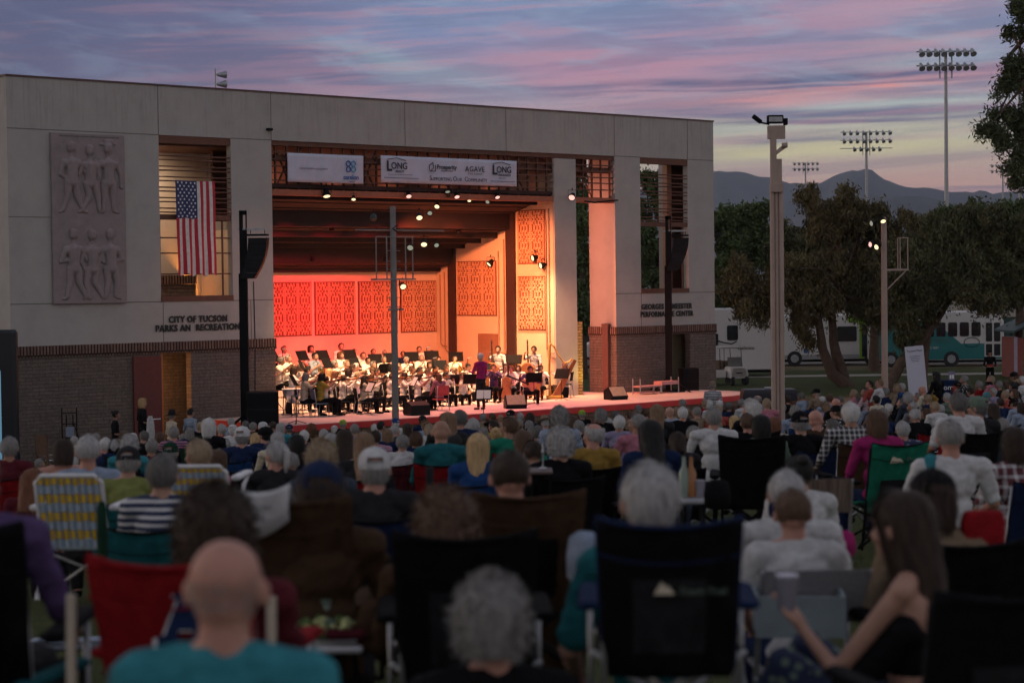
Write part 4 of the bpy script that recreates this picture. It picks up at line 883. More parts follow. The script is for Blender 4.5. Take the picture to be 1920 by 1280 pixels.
def body(J, voxel=.0105, ak=1.0, hands=True, turn=0, tilt=0, headc=None):
    # J joints dict -> (skin mesh, shirt short, shirt long, trousers)
    b = MB(); hc = Vector(headc if headc else J['head']); V = Vector
    nk = V(J['neck']); ch = V(J['chest']); pv = V(J['pelvis']); sp = (ch + pv) / 2
    b.cap(nk - V((0, 0, .03)), .064, hc + V((0, -.022, -.05)), .060)
    b.ell(ch, (.155, .10, .13)); b.ell(sp, (.135, .095, .14)); b.ell(pv, (.16, .115, .11))
    head_shapes(b, hc, turn, tilt)
    for s in 'LR':
        S, Eb, Wr, Hd = V(J['sh' + s]), V(J['el' + s]), V(J['wr' + s]), V(J['hd' + s])
        b.cap(nk - V((0, 0, .0)), .052 * ak, S, .056 * ak); b.cap(S, .052 * ak, Eb, .040 * ak); b.cap(Eb, .040 * ak, Wr, .026 * ak)
        d = (Hd - Wr).normalized(); side = d.cross(V((0, 0, 1))); side = side.normalized() if side.length > .1 else V((1, 0, 0)); up = side.cross(d)
        sg = 1 if s == 'L' else -1
        b.cap(Wr, .024, Wr + d * .03, .028); b.ell(Wr + d * .06, (.036, .036, .020), 10, 6) if not hands else None
        if hands:
            for k in range(4):
                o = side * (k - 1.5) * .019; ln = (.070, .080, .076, .058)[k]; p0 = Wr + d * .05 + o * .9
                b.cap(Wr + o * .4, .013, p0 + d * .035, .011, 8); b.cap(p0 + d * .035, .0095, p0 + d * (.035 + ln * .5) - up * .006, .0085, 6); b.cap(p0 + d * (.035 + ln * .5) - up * .006, .0085, p0 + d * (.035 + ln * .9) - up * .028, .0075, 6)
            b.cap(Wr + d * .02 + side * .02 * sg, .012, Wr + d * .055 + side * .045 * sg, .010, 6); b.cap(Wr + d * .055 + side * .045 * sg, .010, Wr + d * .085 + side * .042 * sg, .008, 6)
        H, K, A, F = V(J['hip' + s]), V(J['kn' + s]), V(J['an' + s]), V(J['ft' + s])
        b.cap(H, .088, K, .058); b.cap(K, .056, A, .036); b.cap(A, .036, A - V((0, 0, .02)), .036); b.cap(A - V((0, 0, .03)), .038, F, .030)
    skin = remesh(b, voxel, 2 if ak == 1 else 7, 'body')
    def shirt(long):
        b = MB(); g = .020
        b.ell(ch + V((0, 0, -.01)), (.168, .118, .15)); b.ell(sp, (.150, .116, .17)); b.ell(pv + V((0, 0, .03)), (.168, .130, .13)); b.ell(nk - V((0, 0, .008)), (.092, .080, .040))
        for s in 'LR':
            S, Eb, Wr = V(J['sh' + s]), V(J['el' + s]), V(J['wr' + s])
            b.cap(nk - V((0, 0, .012)), .066, S - V((0, 0, .004)), .072)
            if long: b.cap(S, .064, Eb, .048); b.cap(Eb, .048, Eb.lerp(Wr, .92), .034)
            else: b.cap(S, .070, S.lerp(Eb, .82), .062)
        return remesh(b, .014, 1, 'shirt')
    def folds(me, k=1.0):
        n = len(me.vertices); me.update(); co = [v.co.copy() for v in me.vertices]; no = [v.normal.copy() for v in me.vertices]
        for i_ in range(n):
            p = co[i_]; f1 = noise.noise(Vector((p.x * 9 + p.z * 7, p.y * 9, p.z * 16 - p.x * 6))); f2 = noise.noise(p * 26)
            me.vertices[i_].co = p + no[i_] * k * (.0065 * (1 - abs(f1) * 2.6) + .0022 * f2 - .003)
        return me
    def trousers():
        b = MB(); b.ell(pv, (.172, .128, .12))
        for s in 'LR':
            H, K, A = V(J['hip' + s]), V(J['kn' + s]), V(J['an' + s]); b.cap(H, .10, K, .070); b.cap(K, .070, K.lerp(A, .93), .052)
        return remesh(b, .016, 1, 'trousers')
    def shoes():
        b = MB()
        for s in 'LR': A, F = V(J['an' + s]), V(J['ft' + s]); b.cap(A - V((0, 0, .035)), .044, F + V((0, 0, -.002)), .036)
        return remesh(b, .014, 1, 'shoes')
    return dict(skin=skin, short=folds(shirt(False)), long=folds(shirt(True)), trousers=folds(trousers(), .9), shoes=shoes(), head=tuple(hc), turn=turn, tilt=tilt)
def seatJ(wrL=(.16, .30, .62), wrR=(-.16, .30, .62), elL=(.255, .06, .78), elR=(-.255, .06, .78), hdL=None, hdR=None, wide=.185, lean=0, knees=.13, head=(0, .02, HH), slump=0):
    f = lambda p, k: (p[0], p[1] + lean * k, p[2] - slump * k)
    dz = lambda p: (p[0], p[1], p[2] - .08)
    wrL, wrR, elL, elR = dz(wrL), dz(wrR), dz(elL), dz(elR); hdL = dz(hdL) if hdL else None; hdR = dz(hdR) if hdR else None
    J = dict(head=f(head, 1), neck=f((0, -.015, 1.01), .9), chest=f((0, -.02, .87), .7), pelvis=(0, -.02, .45), shL=f((wide, -.02, .965), .85), shR=f((-wide, -.02, .965), .85),
             elL=f(elL, .6), elR=f(elR, .6), wrL=wrL, wrR=wrR, hipL=(.095, .02, .44), hipR=(-.095, .02, .44), knL=(knees, .44, .47), knR=(-knees, .44, .47),
             anL=(knees, .44, .09), anR=(-knees, .44, .09), ftL=(knees + .02, .60, .045), ftR=(-knees - .02, .60, .045))
    for s in 'LR':
        h = hdL if s == 'L' else hdR
        w_, e_ = Vector(J['wr' + s]), Vector(J['el' + s]); J['hd' + s] = h if h else tuple(w_ + (w_ - e_).normalized() * .1)
    return J
BODY = {}
def B(k):
    if k in BODY: return BODY[k]
    if k == 'sit': r = body(seatJ())
    elif k == 'sit_wide': r = body(seatJ(wide=.205, elL=(.30, .02, .80), elR=(-.30, .02, .80), wrL=(.27, .26, .70), wrR=(-.27, .26, .70)))
    elif k == 'sit_left': r = body(seatJ(elR=(-.28, .08, .80)), turn=R(48))
    elif k == 'sit_right': r = body(seatJ(elL=(.28, .08, .80)), turn=R(-48))
    elif k == 'sit_down': r = body(seatJ(head=(0, .06, HH - .02)), tilt=R(-28))
    elif k == 'sit_lean': r = body(seatJ(lean=.09, slump=.01), tilt=R(-10))
    elif k == 'violin': r = body(seatJ(elL=(.24, .14, .93), wrL=(.20, .36, 1.10), hdL=(.16, .42, 1.16), elR=(-.30, .10, .92), wrR=(-.14, .30, 1.08), lean=.03), turn=R(25), tilt=R(-12))
    elif k == 'wind': r = body(seatJ(elL=(.24, .10, .86), wrL=(.06, .30, 1.04), hdL=(.02, .34, 1.10), elR=(-.24, .10, .86), wrR=(-.05, .32, .92), hdR=(0, .36, .96)), tilt=R(-6))
    elif k == 'cello': r = body(seatJ(elL=(.27, .08, .95), wrL=(.16, .24, 1.12), hdL=(.10, .26, 1.18), elR=(-.32, .14, .86), wrR=(-.26, .36, .72), hdR=(-.18, .42, .70), knees=.24, lean=.03), tilt=R(-10))
    elif k == 'guitar': r = body(seatJ(elL=(.34, .08, .92), wrL=(.36, .26, 1.02), hdL=(.34, .30, 1.10), elR=(-.33, .06, .84), wrR=(-.08, .26, .82), hdR=(0, .27, .80), knees=.2), tilt=R(-18))
    elif k == 'harp': r = body(seatJ(elL=(.28, .16, .92), wrL=(.12, .44, 1.02), hdL=(.06, .50, 1.06), elR=(-.28, .16, .92), wrR=(-.12, .44, 1.02), hdR=(-.06, .5, 1.06)), turn=R(10))
    elif k == 'conduct':
        J = dict(head=(0, .02, 1.66), neck=(0, -.015, 1.48), chest=(0, -.02, 1.34), pelvis=(0, 0, .96), shL=(.19, -.01, 1.43), shR=(-.19, -.01, 1.43), elL=(.27, .06, 1.16), elR=(-.27, .06, 1.16), wrL=(.19, .28, 1.14), wrR=(-.20, .30, 1.20), hdL=(.14, .36, 1.15), hdR=(-.16, .38, 1.23),
                 hipL=(.09, 0, .92), hipR=(-.09, 0, .92), knL=(.105, .02, .50), knR=(-.105, .02, .50), anL=(.115, -.01, .09), anR=(-.115, -.01, .09), ftL=(.14, .14, .045), ftR=(-.14, .14, .045)); r = body(J, hands=True)
    elif k in ('stand', 'bass', 'stand_bag'):
        J = dict(head=(0, .02, 1.62), neck=(0, -.015, 1.44), chest=(0, -.02, 1.30), pelvis=(0, 0, .94), shL=(.185, -.01, 1.39), shR=(-.185, -.01, 1.39), elL=(.25, -.02, 1.10), elR=(-.25, -.02, 1.10), wrL=(.14, .18, 1.02), wrR=(-.14, .18, 1.02), hdL=(.06, .22, 1.02), hdR=(-.06, .22, 1.02),
                 hipL=(.09, 0, .90), hipR=(-.09, 0, .90), knL=(.105, .02, .49), knR=(-.105, .02, .49), anL=(.115, -.01, .09), anR=(-.115, -.01, .09), ftL=(.14, .14, .045), ftR=(-.14, .14, .045))
        if k == 'bass': J.update(elL=(.32, .08, 1.30), wrL=(.26, .26, 1.48), hdL=(.20, .30, 1.54), elR=(-.26, .14, 1.12), wrR=(-.04, .32, 1.02), hdR=(.04, .36, 1.0))
        r = body(J, tilt=R(-8) if k == 'bass' else 0)
    elif k == 'side':    # young woman sitting sideways with raised knees, forearm up with a cup
        J = seatJ(elR=(-.21, .19, .77), wrR=(-.15, .33, .90), hdR=(-.13, .39, .98), elL=(.22, .05, .78), wrL=(.10, .30, .70), knees=.10, head=(0, .03, HH), wide=.165)
        J.update(knL=(.09, .40, .70), knR=(-.10, .42, .67), anL=(.10, .60, .34), anR=(-.10, .62, .32), ftL=(.10, .72, .28), ftR=(-.10, .74, .27))
        r = body(J, voxel=.008, ak=.80, turn=R(-12), tilt=R(-6))
    BODY[k] = r; return r

# hair and hats are modelled around a head centred on the origin and facing +y
def hair(style, seed=0):
    rng = np.random.default_rng(seed); b = MB(); nf = 40
    big = {'stubble': .0, 'curly': .024, 'afro': .040, 'bob': .014, 'long': .012, 'wavy': .020}.get(style, .009)
    rx, ry, rz = .082 + big, .099 + big, .084 + big; c = np.array((0, -.012, .024))
    zlow = {'short': -.066, 'crop': -.05, 'bald': -.06, 'ring': -.06, 'stubble': -.062, 'bob': -.125, 'long': -.33, 'wavy': -.26, 'curly': -.085, 'afro': -.12, 'pony': -.06, 'bun': -.06, 'nape': -.08}[style]
    def surf(a, t):      # a: angle from the back (0) to the front (pi); t: 0 top .. 1 hem
        front = math.cos(a) < -.35                          # over the forehead
        fa = abs(((a + PI) % (2 * PI)) - PI) / PI           # 0 back, 1 front
        edge = np.interp(fa, [0, .35, .55, .66, .78, 1], [1, 1, .93, .55, .30, .26]) if style not in ('ring', 'nape', 'stubble') else np.interp(fa, [0, .4, .6, .75, 1], [1, 1, .85, .55, .5])
        if style in ('long', 'bob', 'wavy', 'afro'): edge = np.interp(fa, [0, .5, .62, .70, .8, 1], [1, 1, .98, .5, .28, .25])
        zt = c[2] + rz
        th = t * edge
        z = zt - (zt - zlow) * (1 - math.cos(th * PI / 2) if th < .55 else (1 - math.cos(.55 * PI / 2)) + (th - .55) / .45 * math.cos(.55 * PI / 2))
        if z > c[2]: k = math.sqrt(max(0, 1 - ((z - c[2]) / rz) ** 2))
        else:
            q = (c[2] - z) / (c[2] - zlow)
            if style in ('long', 'wavy'): k = 1 - .12 * q + (.15 * q if style == 'wavy' else 0)
            elif style in ('bob', 'afro', 'curly'): k = 1.0 + .05 * math.sin(q * PI) - .10 * q
            else: k = math.sqrt(max(.05, 1 - (.72 * q) ** 2))
        n_ = 1 + (.10 if style in ('curly', 'afro') else .055) * noise.noise(Vector((math.sin(a) * 3.2, math.cos(a) * 3.2 + seed, z * 26)))
        yb = -.02 * max(0, (c[2] - z) / .2) if style in ('long', 'wavy') else 0
        return Vector((math.sin(a) * rx * k * n_, c[1] - math.cos(a) * ry * k * n_ + yb, z))
    nt_ = 14; t0 = .0
    if style in ('ring', 'nape', 'stubble'): t0 = .5 if style != 'stubble' else .62
    if style not in ('bald', 'stubble'):
        vs = []; fs = []
        for i in range(nf):
            for j in range(nt_ + 1): vs.append(surf(2 * PI * i / nf, t0 + (1 - t0) * j / nt_))
        for i in range(nf):
            for j in range(nt_): k = (i + 1) % nf; fs.append((i * (nt_ + 1) + j, i * (nt_ + 1) + j + 1, k * (nt_ + 1) + j + 1, k * (nt_ + 1) + j))
        b.add(vs, fs)
    if style == 'pony': b.tube([(0, -.10, .06), (0, -.145, .03), (0, -.14, -.08), (0, -.12, -.17)], .02, 10, rs=[.02, .03, .026, .006])
    if style == 'bun': b.ell((0, -.11, .075), (.042, .038, .04))
    # strands
    if style == 'stubble': rx -= .002
    ns = {'short': 900, 'crop': 500, 'bald': 60, 'stubble': 1500, 'ring': 500, 'nape': 300, 'bob': 900, 'long': 900, 'wavy': 1100, 'curly': 1900, 'afro': 2300, 'pony': 600, 'bun': 600}[style]
    for k in range(ns):
        a = rng.random() * 2 * PI; t = t0 + (1 - t0) * rng.random() ** .7
        if style == 'bald': t = .8 + .2 * rng.random(); 
        p = surf(a, t); q = surf(a + .02, min(1, t + .12)); d = (q - p); d = d.normalized() if d.length > 1e-5 else Vector((0, 0, -1))
        out = (p - Vector(c) * 1).normalized(); rv = Vector(rng.normal(size=3)).normalized()
        if style in ('curly', 'afro'): ln = .022 + .02 * rng.random(); dr = (rv * .9 + out * .6 + d * .3).normalized(); wd = .0032
        elif style in ('long', 'wavy', 'bob', 'pony', 'bun'): ln = .05 + .03 * rng.random(); dr = (d + out * .14 + rv * .16).normalized(); wd = .0032
        elif style == 'stubble': ln = .007; dr = (d + out * .3 + rv * .4).normalized(); wd = .0015
        else: ln = .022 + .018 * rng.random(); dr = (d + out * .45 + rv * .35).normalized(); wd = .0026
        sd = dr.cross(out); sd = sd.normalized() * wd if sd.length > .01 else Vector((wd, 0, 0)); p = p + out * .001
        b.add([p - sd, p + sd, p + dr * ln], [(0, 1, 2)])
    me = b.mesh('hair', True); me.materials.append(None); return me
HAIR = {}
def HR(s, v=0):
    if (s, v) not in HAIR: HAIR[(s, v)] = hair(s, v * 7 + 1)
    return HAIR[(s, v)]
HAT = {}
def hatmesh(k):
    if k in HAT: return HAT[k]
    b = MB(); c = Vector((0, -.012, .032)); rx, ry, rz = .095, .112, .086
    if k in ('cap', 'capback', 'beret'):
        n = 30; rings = []
        for j in range(9):
            e = PI / 2 * (1 - j / 8.0) - .02 * 0
            ring = [Vector((math.cos(2 * PI * i / n) * rx * math.cos(e * .98), math.sin(2 * PI * i / n) * ry * math.cos(e * .98), .012 + rz * math.sin(e))) + c for i in range(n)]
            rings.append(ring)
        if k == 'beret':
            rings = [[Vector((p.x * 1.25, p.y * 1.12, p.z)) for p in r] for r in rings]
        rings = rings + [[p - Vector((0, 0, .035)) for p in rings[-1]]]
        vs = [p for r in rings for p in r]; fs = []
        for j in range(len(rings) - 1):
            for i in range(n):
                q = 2 * PI * (i + .5) / n; bk = abs(q - 1.5 * PI)
                if k == 'cap' and bk < .42 and j >= 6 and j < 8: continue      # opening above the strap
                fs.append((j * n + i, (j + 1) * n + i, (j + 1) * n + (i + 1) % n, j * n + (i + 1) % n))
        b.add(vs, fs); b.ell(c + Vector((0, 0, .10)), (.008, .008, .006), 8, 4)
        if k == 'cap':
            b.loft([[Vector((x, math.sqrt(max(0, 1 - (x / .085) ** 2)) * .085 + .075, .012 + (.0 if s else .006))) for x in np.linspace(-.084, .084, 9)] + [Vector((x, .07, .02 + (0 if s else .006))) for x in np.linspace(.084, -.084, 9)] for s in (1, 0)])
    elif k in ('straw', 'bucket', 'sun'):
        br = {'straw': .175, 'bucket': .135, 'sun': .19}[k]; n = 28
        prof = [(.001, .145), (.05, .148), (.083, .135), (.092, .06), (.098, .02), (br * .8, .006), (br, .0 if k == 'straw' else -.03), (br, -.006 if k == 'straw' else -.036), (.096, .010)]
        b.loft([[Vector((math.cos(2 * PI * i / n) * r, math.sin(2 * PI * i / n) * r * 1.12 - .01, z + .03)) for i in range(n)] for r, z in prof], caps=False)
    me = b.mesh(k, True); me.materials.append(None); HAT[k] = me; return me
def bandmesh():
    if 'band' in HAT: return HAT['band']
    b = MB(); n = 28; b.loft([[Vector((math.cos(2 * PI * i / n) * r, math.sin(2 * PI * i / n) * r * 1.12 - .01, z)) for i in range(n)] for r, z in ((.101, .055), (.097, .085))], caps=False); me = b.mesh('hat_band', True); me.materials.append(None); HAT['band'] = me; return me
HC = {'white': ((.50, .49, .47), (.66, .65, .63)), 'silver': ((.27, .265, .26), (.46, .45, .44)), 'grey': ((.15, .14, .135), (.30, .285, .27)), 'dark grey': ((.07, .065, .06), (.17, .16, .15)), 'sandy': ((.24, .17, .10), (.38, .29, .20)),
      'light brown': ((.16, .09, .05), (.28, .18, .11)), 'brown': ((.065, .036, .022), (.13, .075, .045)), 'dark brown': ((.022, .013, .009), (.05, .03, .02)), 'black': ((.008, .007, .007), (.02, .018, .017)),
      'blonde': ((.38, .24, .10), (.60, .42, .22)), 'auburn': ((.12, .04, .02), (.22, .09, .045)), 'bald': ((.3, .28, .26), (.4, .38, .35))}
def hairmat(c): a, b_ = HC[c]; return mat('hair_' + c.replace(' ', '_'), a, .6, var=.2, vscale=14, col2=b_, stretch=(3, 3, .7), spec=.25)
SK = {'fair': (.36, .20, .145), 'tan': (.28, .15, .10), 'brown': (.15, .075, .045), 'rosy': (.38, .19, .14)}
def skinmat(k): return mat('skin_' + k, SK[k], .6, var=.10, vscale=14, spec=.35)
CL = {'bright white': (1.25, 1.12, 1.0), 'white': (.62, .62, .62), 'light blue': (.33, .40, .52), 'navy': (.016, .03, .085), 'black': (.010, .010, .012), 'charcoal': (.03, .03, .034), 'teal': (.02, .14, .16), 'aqua': (.05, .27, .32), 'yellow': (.42, .32, .06), 'mustard': (.36, .22, .05), 'green': (.02, .22, .14), 'sage': (.16, .22, .17),
      'red': (.32, .015, .02), 'pink': (.52, .20, .26), 'coral': (.45, .09, .07), 'purple': (.11, .07, .17), 'lilac': (.32, .28, .42), 'grey': (.20, .20, .21), 'tan': (.30, .22, .15), 'blue': (.02, .07, .22), 'brown': (.08, .045, .025), 'olive': (.26, .28, .09), 'maroon': (.12, .02, .03), 'cream': (.62, .55, .42), 'dark green': (.015, .05, .03), 'magenta': (.40, .03, .16), 'lime': (.35, .55, .06), 'slate': (.05, .065, .09)}
def pattern(kind, a, c):
    k = 'cloth_%s_%s_%s' % (kind, a, c)
    if k in MATS: return MATS[k]
    m, t, bs = node_mat(k); bs.inputs['Roughness'].default_value = .85
    tcn = t.nodes.new('ShaderNodeTexCoord'); sx = t.nodes.new('ShaderNodeSeparateXYZ'); t.links.new(tcn.outputs['Object'], sx.inputs[0])
    def saw(src, f, th):
        m1 = t.nodes.new('ShaderNodeMath'); m1.operation = 'MULTIPLY'; m1.inputs[1].default_value = f; t.links.new(src, m1.inputs[0])
        m2 = t.nodes.new('ShaderNodeMath'); m2.operation = 'FRACT'; t.links.new(m1.outputs[0], m2.inputs[0])
        m3 = t.nodes.new('ShaderNodeMath'); m3.operation = 'LESS_THAN'; m3.inputs[1].default_value = th; t.links.new(m2.outputs[0], m3.inputs[0]); return m3.outputs[0]
    if kind == 'striped': f = saw(sx.outputs[2], 22, .45)
    elif kind == 'boldstriped': f = saw(sx.outputs[2], 9, .5)
    elif kind in ('plaid', 'checked'):
        f1 = saw(sx.outputs[2], 14 if kind == 'plaid' else 20, .35); f2 = saw(sx.outputs[0], 14 if kind == 'plaid' else 20, .35); ad = t.nodes.new('ShaderNodeMath'); ad.operation = 'ADD'; t.links.new(f1, ad.inputs[0]); t.links.new(f2, ad.inputs[1]); mu = t.nodes.new('ShaderNodeMath'); mu.operation = 'MULTIPLY'; mu.inputs[1].default_value = .5; t.links.new(ad.outputs[0], mu.inputs[0]); f = mu.outputs[0]
    else:
        vo = tn(t, 'ShaderNodeTexVoronoi', Scale=22); t.links.new(tcn.outputs['Object'], vo.inputs['Vector']); m3 = t.nodes.new('ShaderNodeMath'); m3.operation = 'LESS_THAN'; m3.inputs[1].default_value = .33; t.links.new(vo.outputs['Distance'], m3.inputs[0]); f = m3.outputs[0]
    c_ = mixc(t, f, CL[a], CL[c]); t.links.new(c_, bs.inputs['Base Color']); MATS[k] = m; return m
CL = {k: (tuple(x * (.72 if k in ('white', 'cream') else .66) for x in v)) for k, v in CL.items()}
def clothmat(s):
    if ' and ' in s: kind, rest = s.split(' ', 1); a, c = rest.split(' and '); return pattern(kind, a, c)
    return fabric(CL[s], 'cloth')
def person(label, head, rz, key='sit', hs='short', hc='grey', shirt='navy', sleeve='long', pants='charcoal', skin='fair', hat=None, hatc='white', sc=1.0, group=None, detail=2, band=None, v=0, shoe='black', skirt=False):
    D = B(key); hcv = Vector(D['head']); q = Matrix.Rotation(rz, 3, 'Z'); base = Vector(head) - (q @ (hcv * sc))
    root = link('person', D['skin'], skinmat(skin)); root.location = base; root.rotation_euler = (0, 0, rz); root.scale = (sc,) * 3
    tag(root, label, 'person', group)
    if shirt: link('shirt', D[sleeve], clothmat(shirt), root)
    if detail > 1 and pants: link('trousers', D['trousers'], clothmat(pants), root); link('shoes', D['shoes'], clothmat(shoe), root)
    T = Matrix.Translation(hcv) @ Matrix.Rotation(D['turn'], 4, 'Z') @ Matrix.Rotation(D['tilt'], 4, 'X')
    if hs == 'bald' and not hat: pass
    else:
        st = hs
        if hat and hat != 'sun' and hs in ('short', 'crop', 'curly', 'bald'): st = 'nape'
        h = link('hair', HR(st, v), hairmat(hc if hc != 'bald' else 'grey'), root); h.matrix_local = T
    if hat:
        nm = {'cap': 'cap', 'capback': 'cap', 'beret': 'beret', 'straw': 'straw_hat', 'bucket': 'sun_hat', 'sun': 'sun_hat'}[hat]
        h = link(nm, hatmesh(hat), clothmat(hatc), root); h.matrix_local = T
        if band: hb = link('hat_band', bandmesh(), clothmat(band), h)
    return root

# ---------------------------------------------------------------- chairs for the lawn
CM = {}
def campmesh():
    if CM: return CM
    # fabric back back: width .56, from z .36 to .93, slightly curved, thick
    n = 26; rows = 20; g = []
    for s in (0, 1):
        grid = []
        for j in range(rows):
            z = .34 + .58 * j / (rows - 1); y = -.20 - .20 * j / (rows - 1)
            for i in range(n + 1):
                u_ = i / n * 2 - 1; sag = .035 * (1 - u_ * u_); grid.append((u_ * (.265 + .03 * j / rows), y - sag - (s * .012), z + (-.03 * (1 - u_ ** 2) if j == rows - 1 else 0) + .0))
            for u_ in (): pass
        g.append([(p[0] * .86, p[1] - .022 * (1 - 2.4 * abs(noise.noise(Vector((p[0] * 5 + abs(p[0]) * 4, s * 0, p[2] * 4.5 - abs(p[0]) * 7))))) - .008 * noise.noise(Vector((p[0] * 19, 3, p[2] * 17))) - .02, p[2]) for p in grid])
    b = MB(); N_ = (n + 1) * rows; b.v = g[0] + g[1]; f = []
    for j in range(rows - 1):
        for i in range(n):
            a = j * (n + 1) + i; f.append((a, a + 1, a + n + 2, a + n + 1)); f.append((N_ + a, N_ + a + n + 1, N_ + a + n + 2, N_ + a + 1))
    rim = [i for i in range(n + 1)] + [(j + 1) * (n + 1) + n for j in range(rows - 1)] + [(rows - 1) * (n + 1) + i for i in range(n - 1, -1, -1)] + [j * (n + 1) for j in range(rows - 2, 0, -1)]
    for a, c in zip(rim, rim[1:] + rim[:1]): f.append((a, N_ + a, N_ + c, c))
    b.f = f; b.m = [0] * len(f); CM['back'] = b.mesh('backrest', True); CM['back'].materials.append(None)
    b = MB(); pg = [[g[0][j * (n + 1) + i] for i in range(6, n - 5)] for j in range(3, 13)]; w_ = len(pg[0]); b.v = [(x, y - .020, z) for r_ in pg for x, y, z in r_]
    b.f = [(j * w_ + i, j * w_ + i + 1, (j + 1) * w_ + i + 1, (j + 1) * w_ + i) for j in range(len(pg) - 1) for i in range(w_ - 1)]; b.m = [0] * len(b.f); CM['panel'] = b.mesh('mesh_panel', True); CM['panel'].materials.append(None)
    b = MB(); top = [p for p in g[0][-(n + 1):]]; b.tube([(x, y - .004, z + .003) for x, y, z in top], .009, 6); sidep = [[g[0][j * (n + 1) + i] for j in range(rows)] for i in (0, n)]
    for sd_ in sidep: b.tube([(x, y - .004, z) for x, y, z in sd_], .007, 5)
    b.tube([(x, y - .014, z - .12) for x, y, z in top], .0035, 4); CM['hem'] = b.mesh('hem', True); CM['hem'].materials.append(None)
    b = MB(); rings = []
    for j in range(6):
        y = -.20 + .44 * j / 5; rings.append([(x, y, .40 + .05 * (x / .26) ** 2 * .8 + (.02 if j == 5 else 0) - .03 * math.sin(PI * j / 5)) for x in np.linspace(-.26, .26, 9)] + [(x, y, .385 + .05 * (x / .26) ** 2 * .8 + (.02 if j == 5 else 0) - .03 * math.sin(PI * j / 5)) for x in np.linspace(.26, -.26, 9)])
    b.loft(rings); CM['seat'] = b.mesh('seat', True); CM['seat'].materials.append(None)
    b = MB(); r = .011
    for s in (-1, 1): b.cyl((s * .235, -.365, .88), (s * .225, -.17, .03), r)
    b.cyl((-.27, .24, .03), (.27, -.22, .42), r); b.cyl((.27, .24, .03), (-.27, -.22, .42), r); b.cyl((-.27, -.20, .05), (.27, .24, .42), r); b.cyl((.27, -.20, .05), (-.27, .24, .42), r)
    b.cyl((-.27, -.21, .05), (.27, -.21, .42), r); b.cyl((.27, -.21, .05), (-.27, -.21, .42), r)
    for s in (-1, 1): b.cyl((s * .28, .25, .03), (s * .285, .24, .58), r)
    CM['frame'] = b.mesh('frame', True); CM['frame'].materials.append(None)
    for s, k in ((-1, 'armL'), (1, 'armR')):
        b = MB(); b.bbox(s * .285 - .04, s * .285 + .04, -.24, .26, .57, .60, .02); CM[k] = b.mesh('armrest'); CM[k].materials.append(None)
    b = MB()
    for x in (-.27, .27):
        for y in (-.2, .25): b.cyl((x, y, 0), (x, y, .03), .022, n=8)
    CM['foot'] = b.mesh('feet'); CM['foot'].materials.append(None)
    return CM
def camp_chair(label, seat_world, rz, col, frame=None, sc=1.0, zs=1.0, group='folding camp chairs of the audience', trim=None, arms=True):
    m = campmesh(); root = thing('camp_chair', label, 'camp chair', seat_world, rz, group); root.scale = (sc, sc, sc * zs); c = clothmat(col)
    bk_ = link('backrest', m['back'], c, root); link('hem', m['hem'], clothmat(trim or col), bk_)
    if int(abs(seat_world[1]) * 37) % 5 < 2: link('mesh_panel', m['panel'], clothmat('charcoal' if col in ('black', 'navy') else 'black'), bk_)
    link('seat', m['seat'], c, root); link('frame', m['frame'], frame or (M_black if int(abs(seat_world[0]) * 100) % 10 < 7 else M_galv), root)
    if arms: link('armrest', m['armL'], clothmat(trim or col), root); link('armrest', m['armR'], clothmat(trim or col), root)
    return root
def emblemA(parent, x, z, y, s, tilt, m1, m2, wd=1.0):
    # outlined block letter A
    out = [(-.5, 0), (-.5, .2), (-.38, .2), (-.18, .82), (-.26, .82), (-.26, 1), (.26, 1), (.26, .82), (.18, .82), (.38, .2), (.5, .2), (.5, 0), (.12, 0), (.12, .2), (.16, .2), (.13, .3), (-.13, .3), (-.16, .2), (-.12, .2), (-.12, 0)]
    for k, (sc_, yy, m) in enumerate(((1.0, 0, m1), (.80, -.004, m2))):
        b = MB(); P = [((px_) * s * (1 if k == 0 else .84) * wd, (pz - .5) * s * (1 if k == 0 else .86)) for px_, pz in out]
        b.prism(P, yy - .004, yy); o = b.build('emblem', m, parent); o.location = (x, y, z); o.rotation_euler = (tilt, 0, 0)
def chairlogo(parent, x, z, y, s, tilt):
    g = MB(); g.prism([(-.5 * s, 0), (-.1 * s, .62 * s), (.1 * s, .35 * s), (.2 * s, .45 * s), (.55 * s, 0)], -.004, 0); o = g.build('printed_logo', clothmat('cream'), parent); o.location = (x, y, z); o.rotation_euler = (tilt, 0, 0)
    t_ = text('Ozark Trail', s * .5, clothmat('sage'), parent, (x + s * .75, y - .004, z + .02 * s), rot=(PI / 2 + tilt, 0, 0), ext=.001, name='printed_logo')
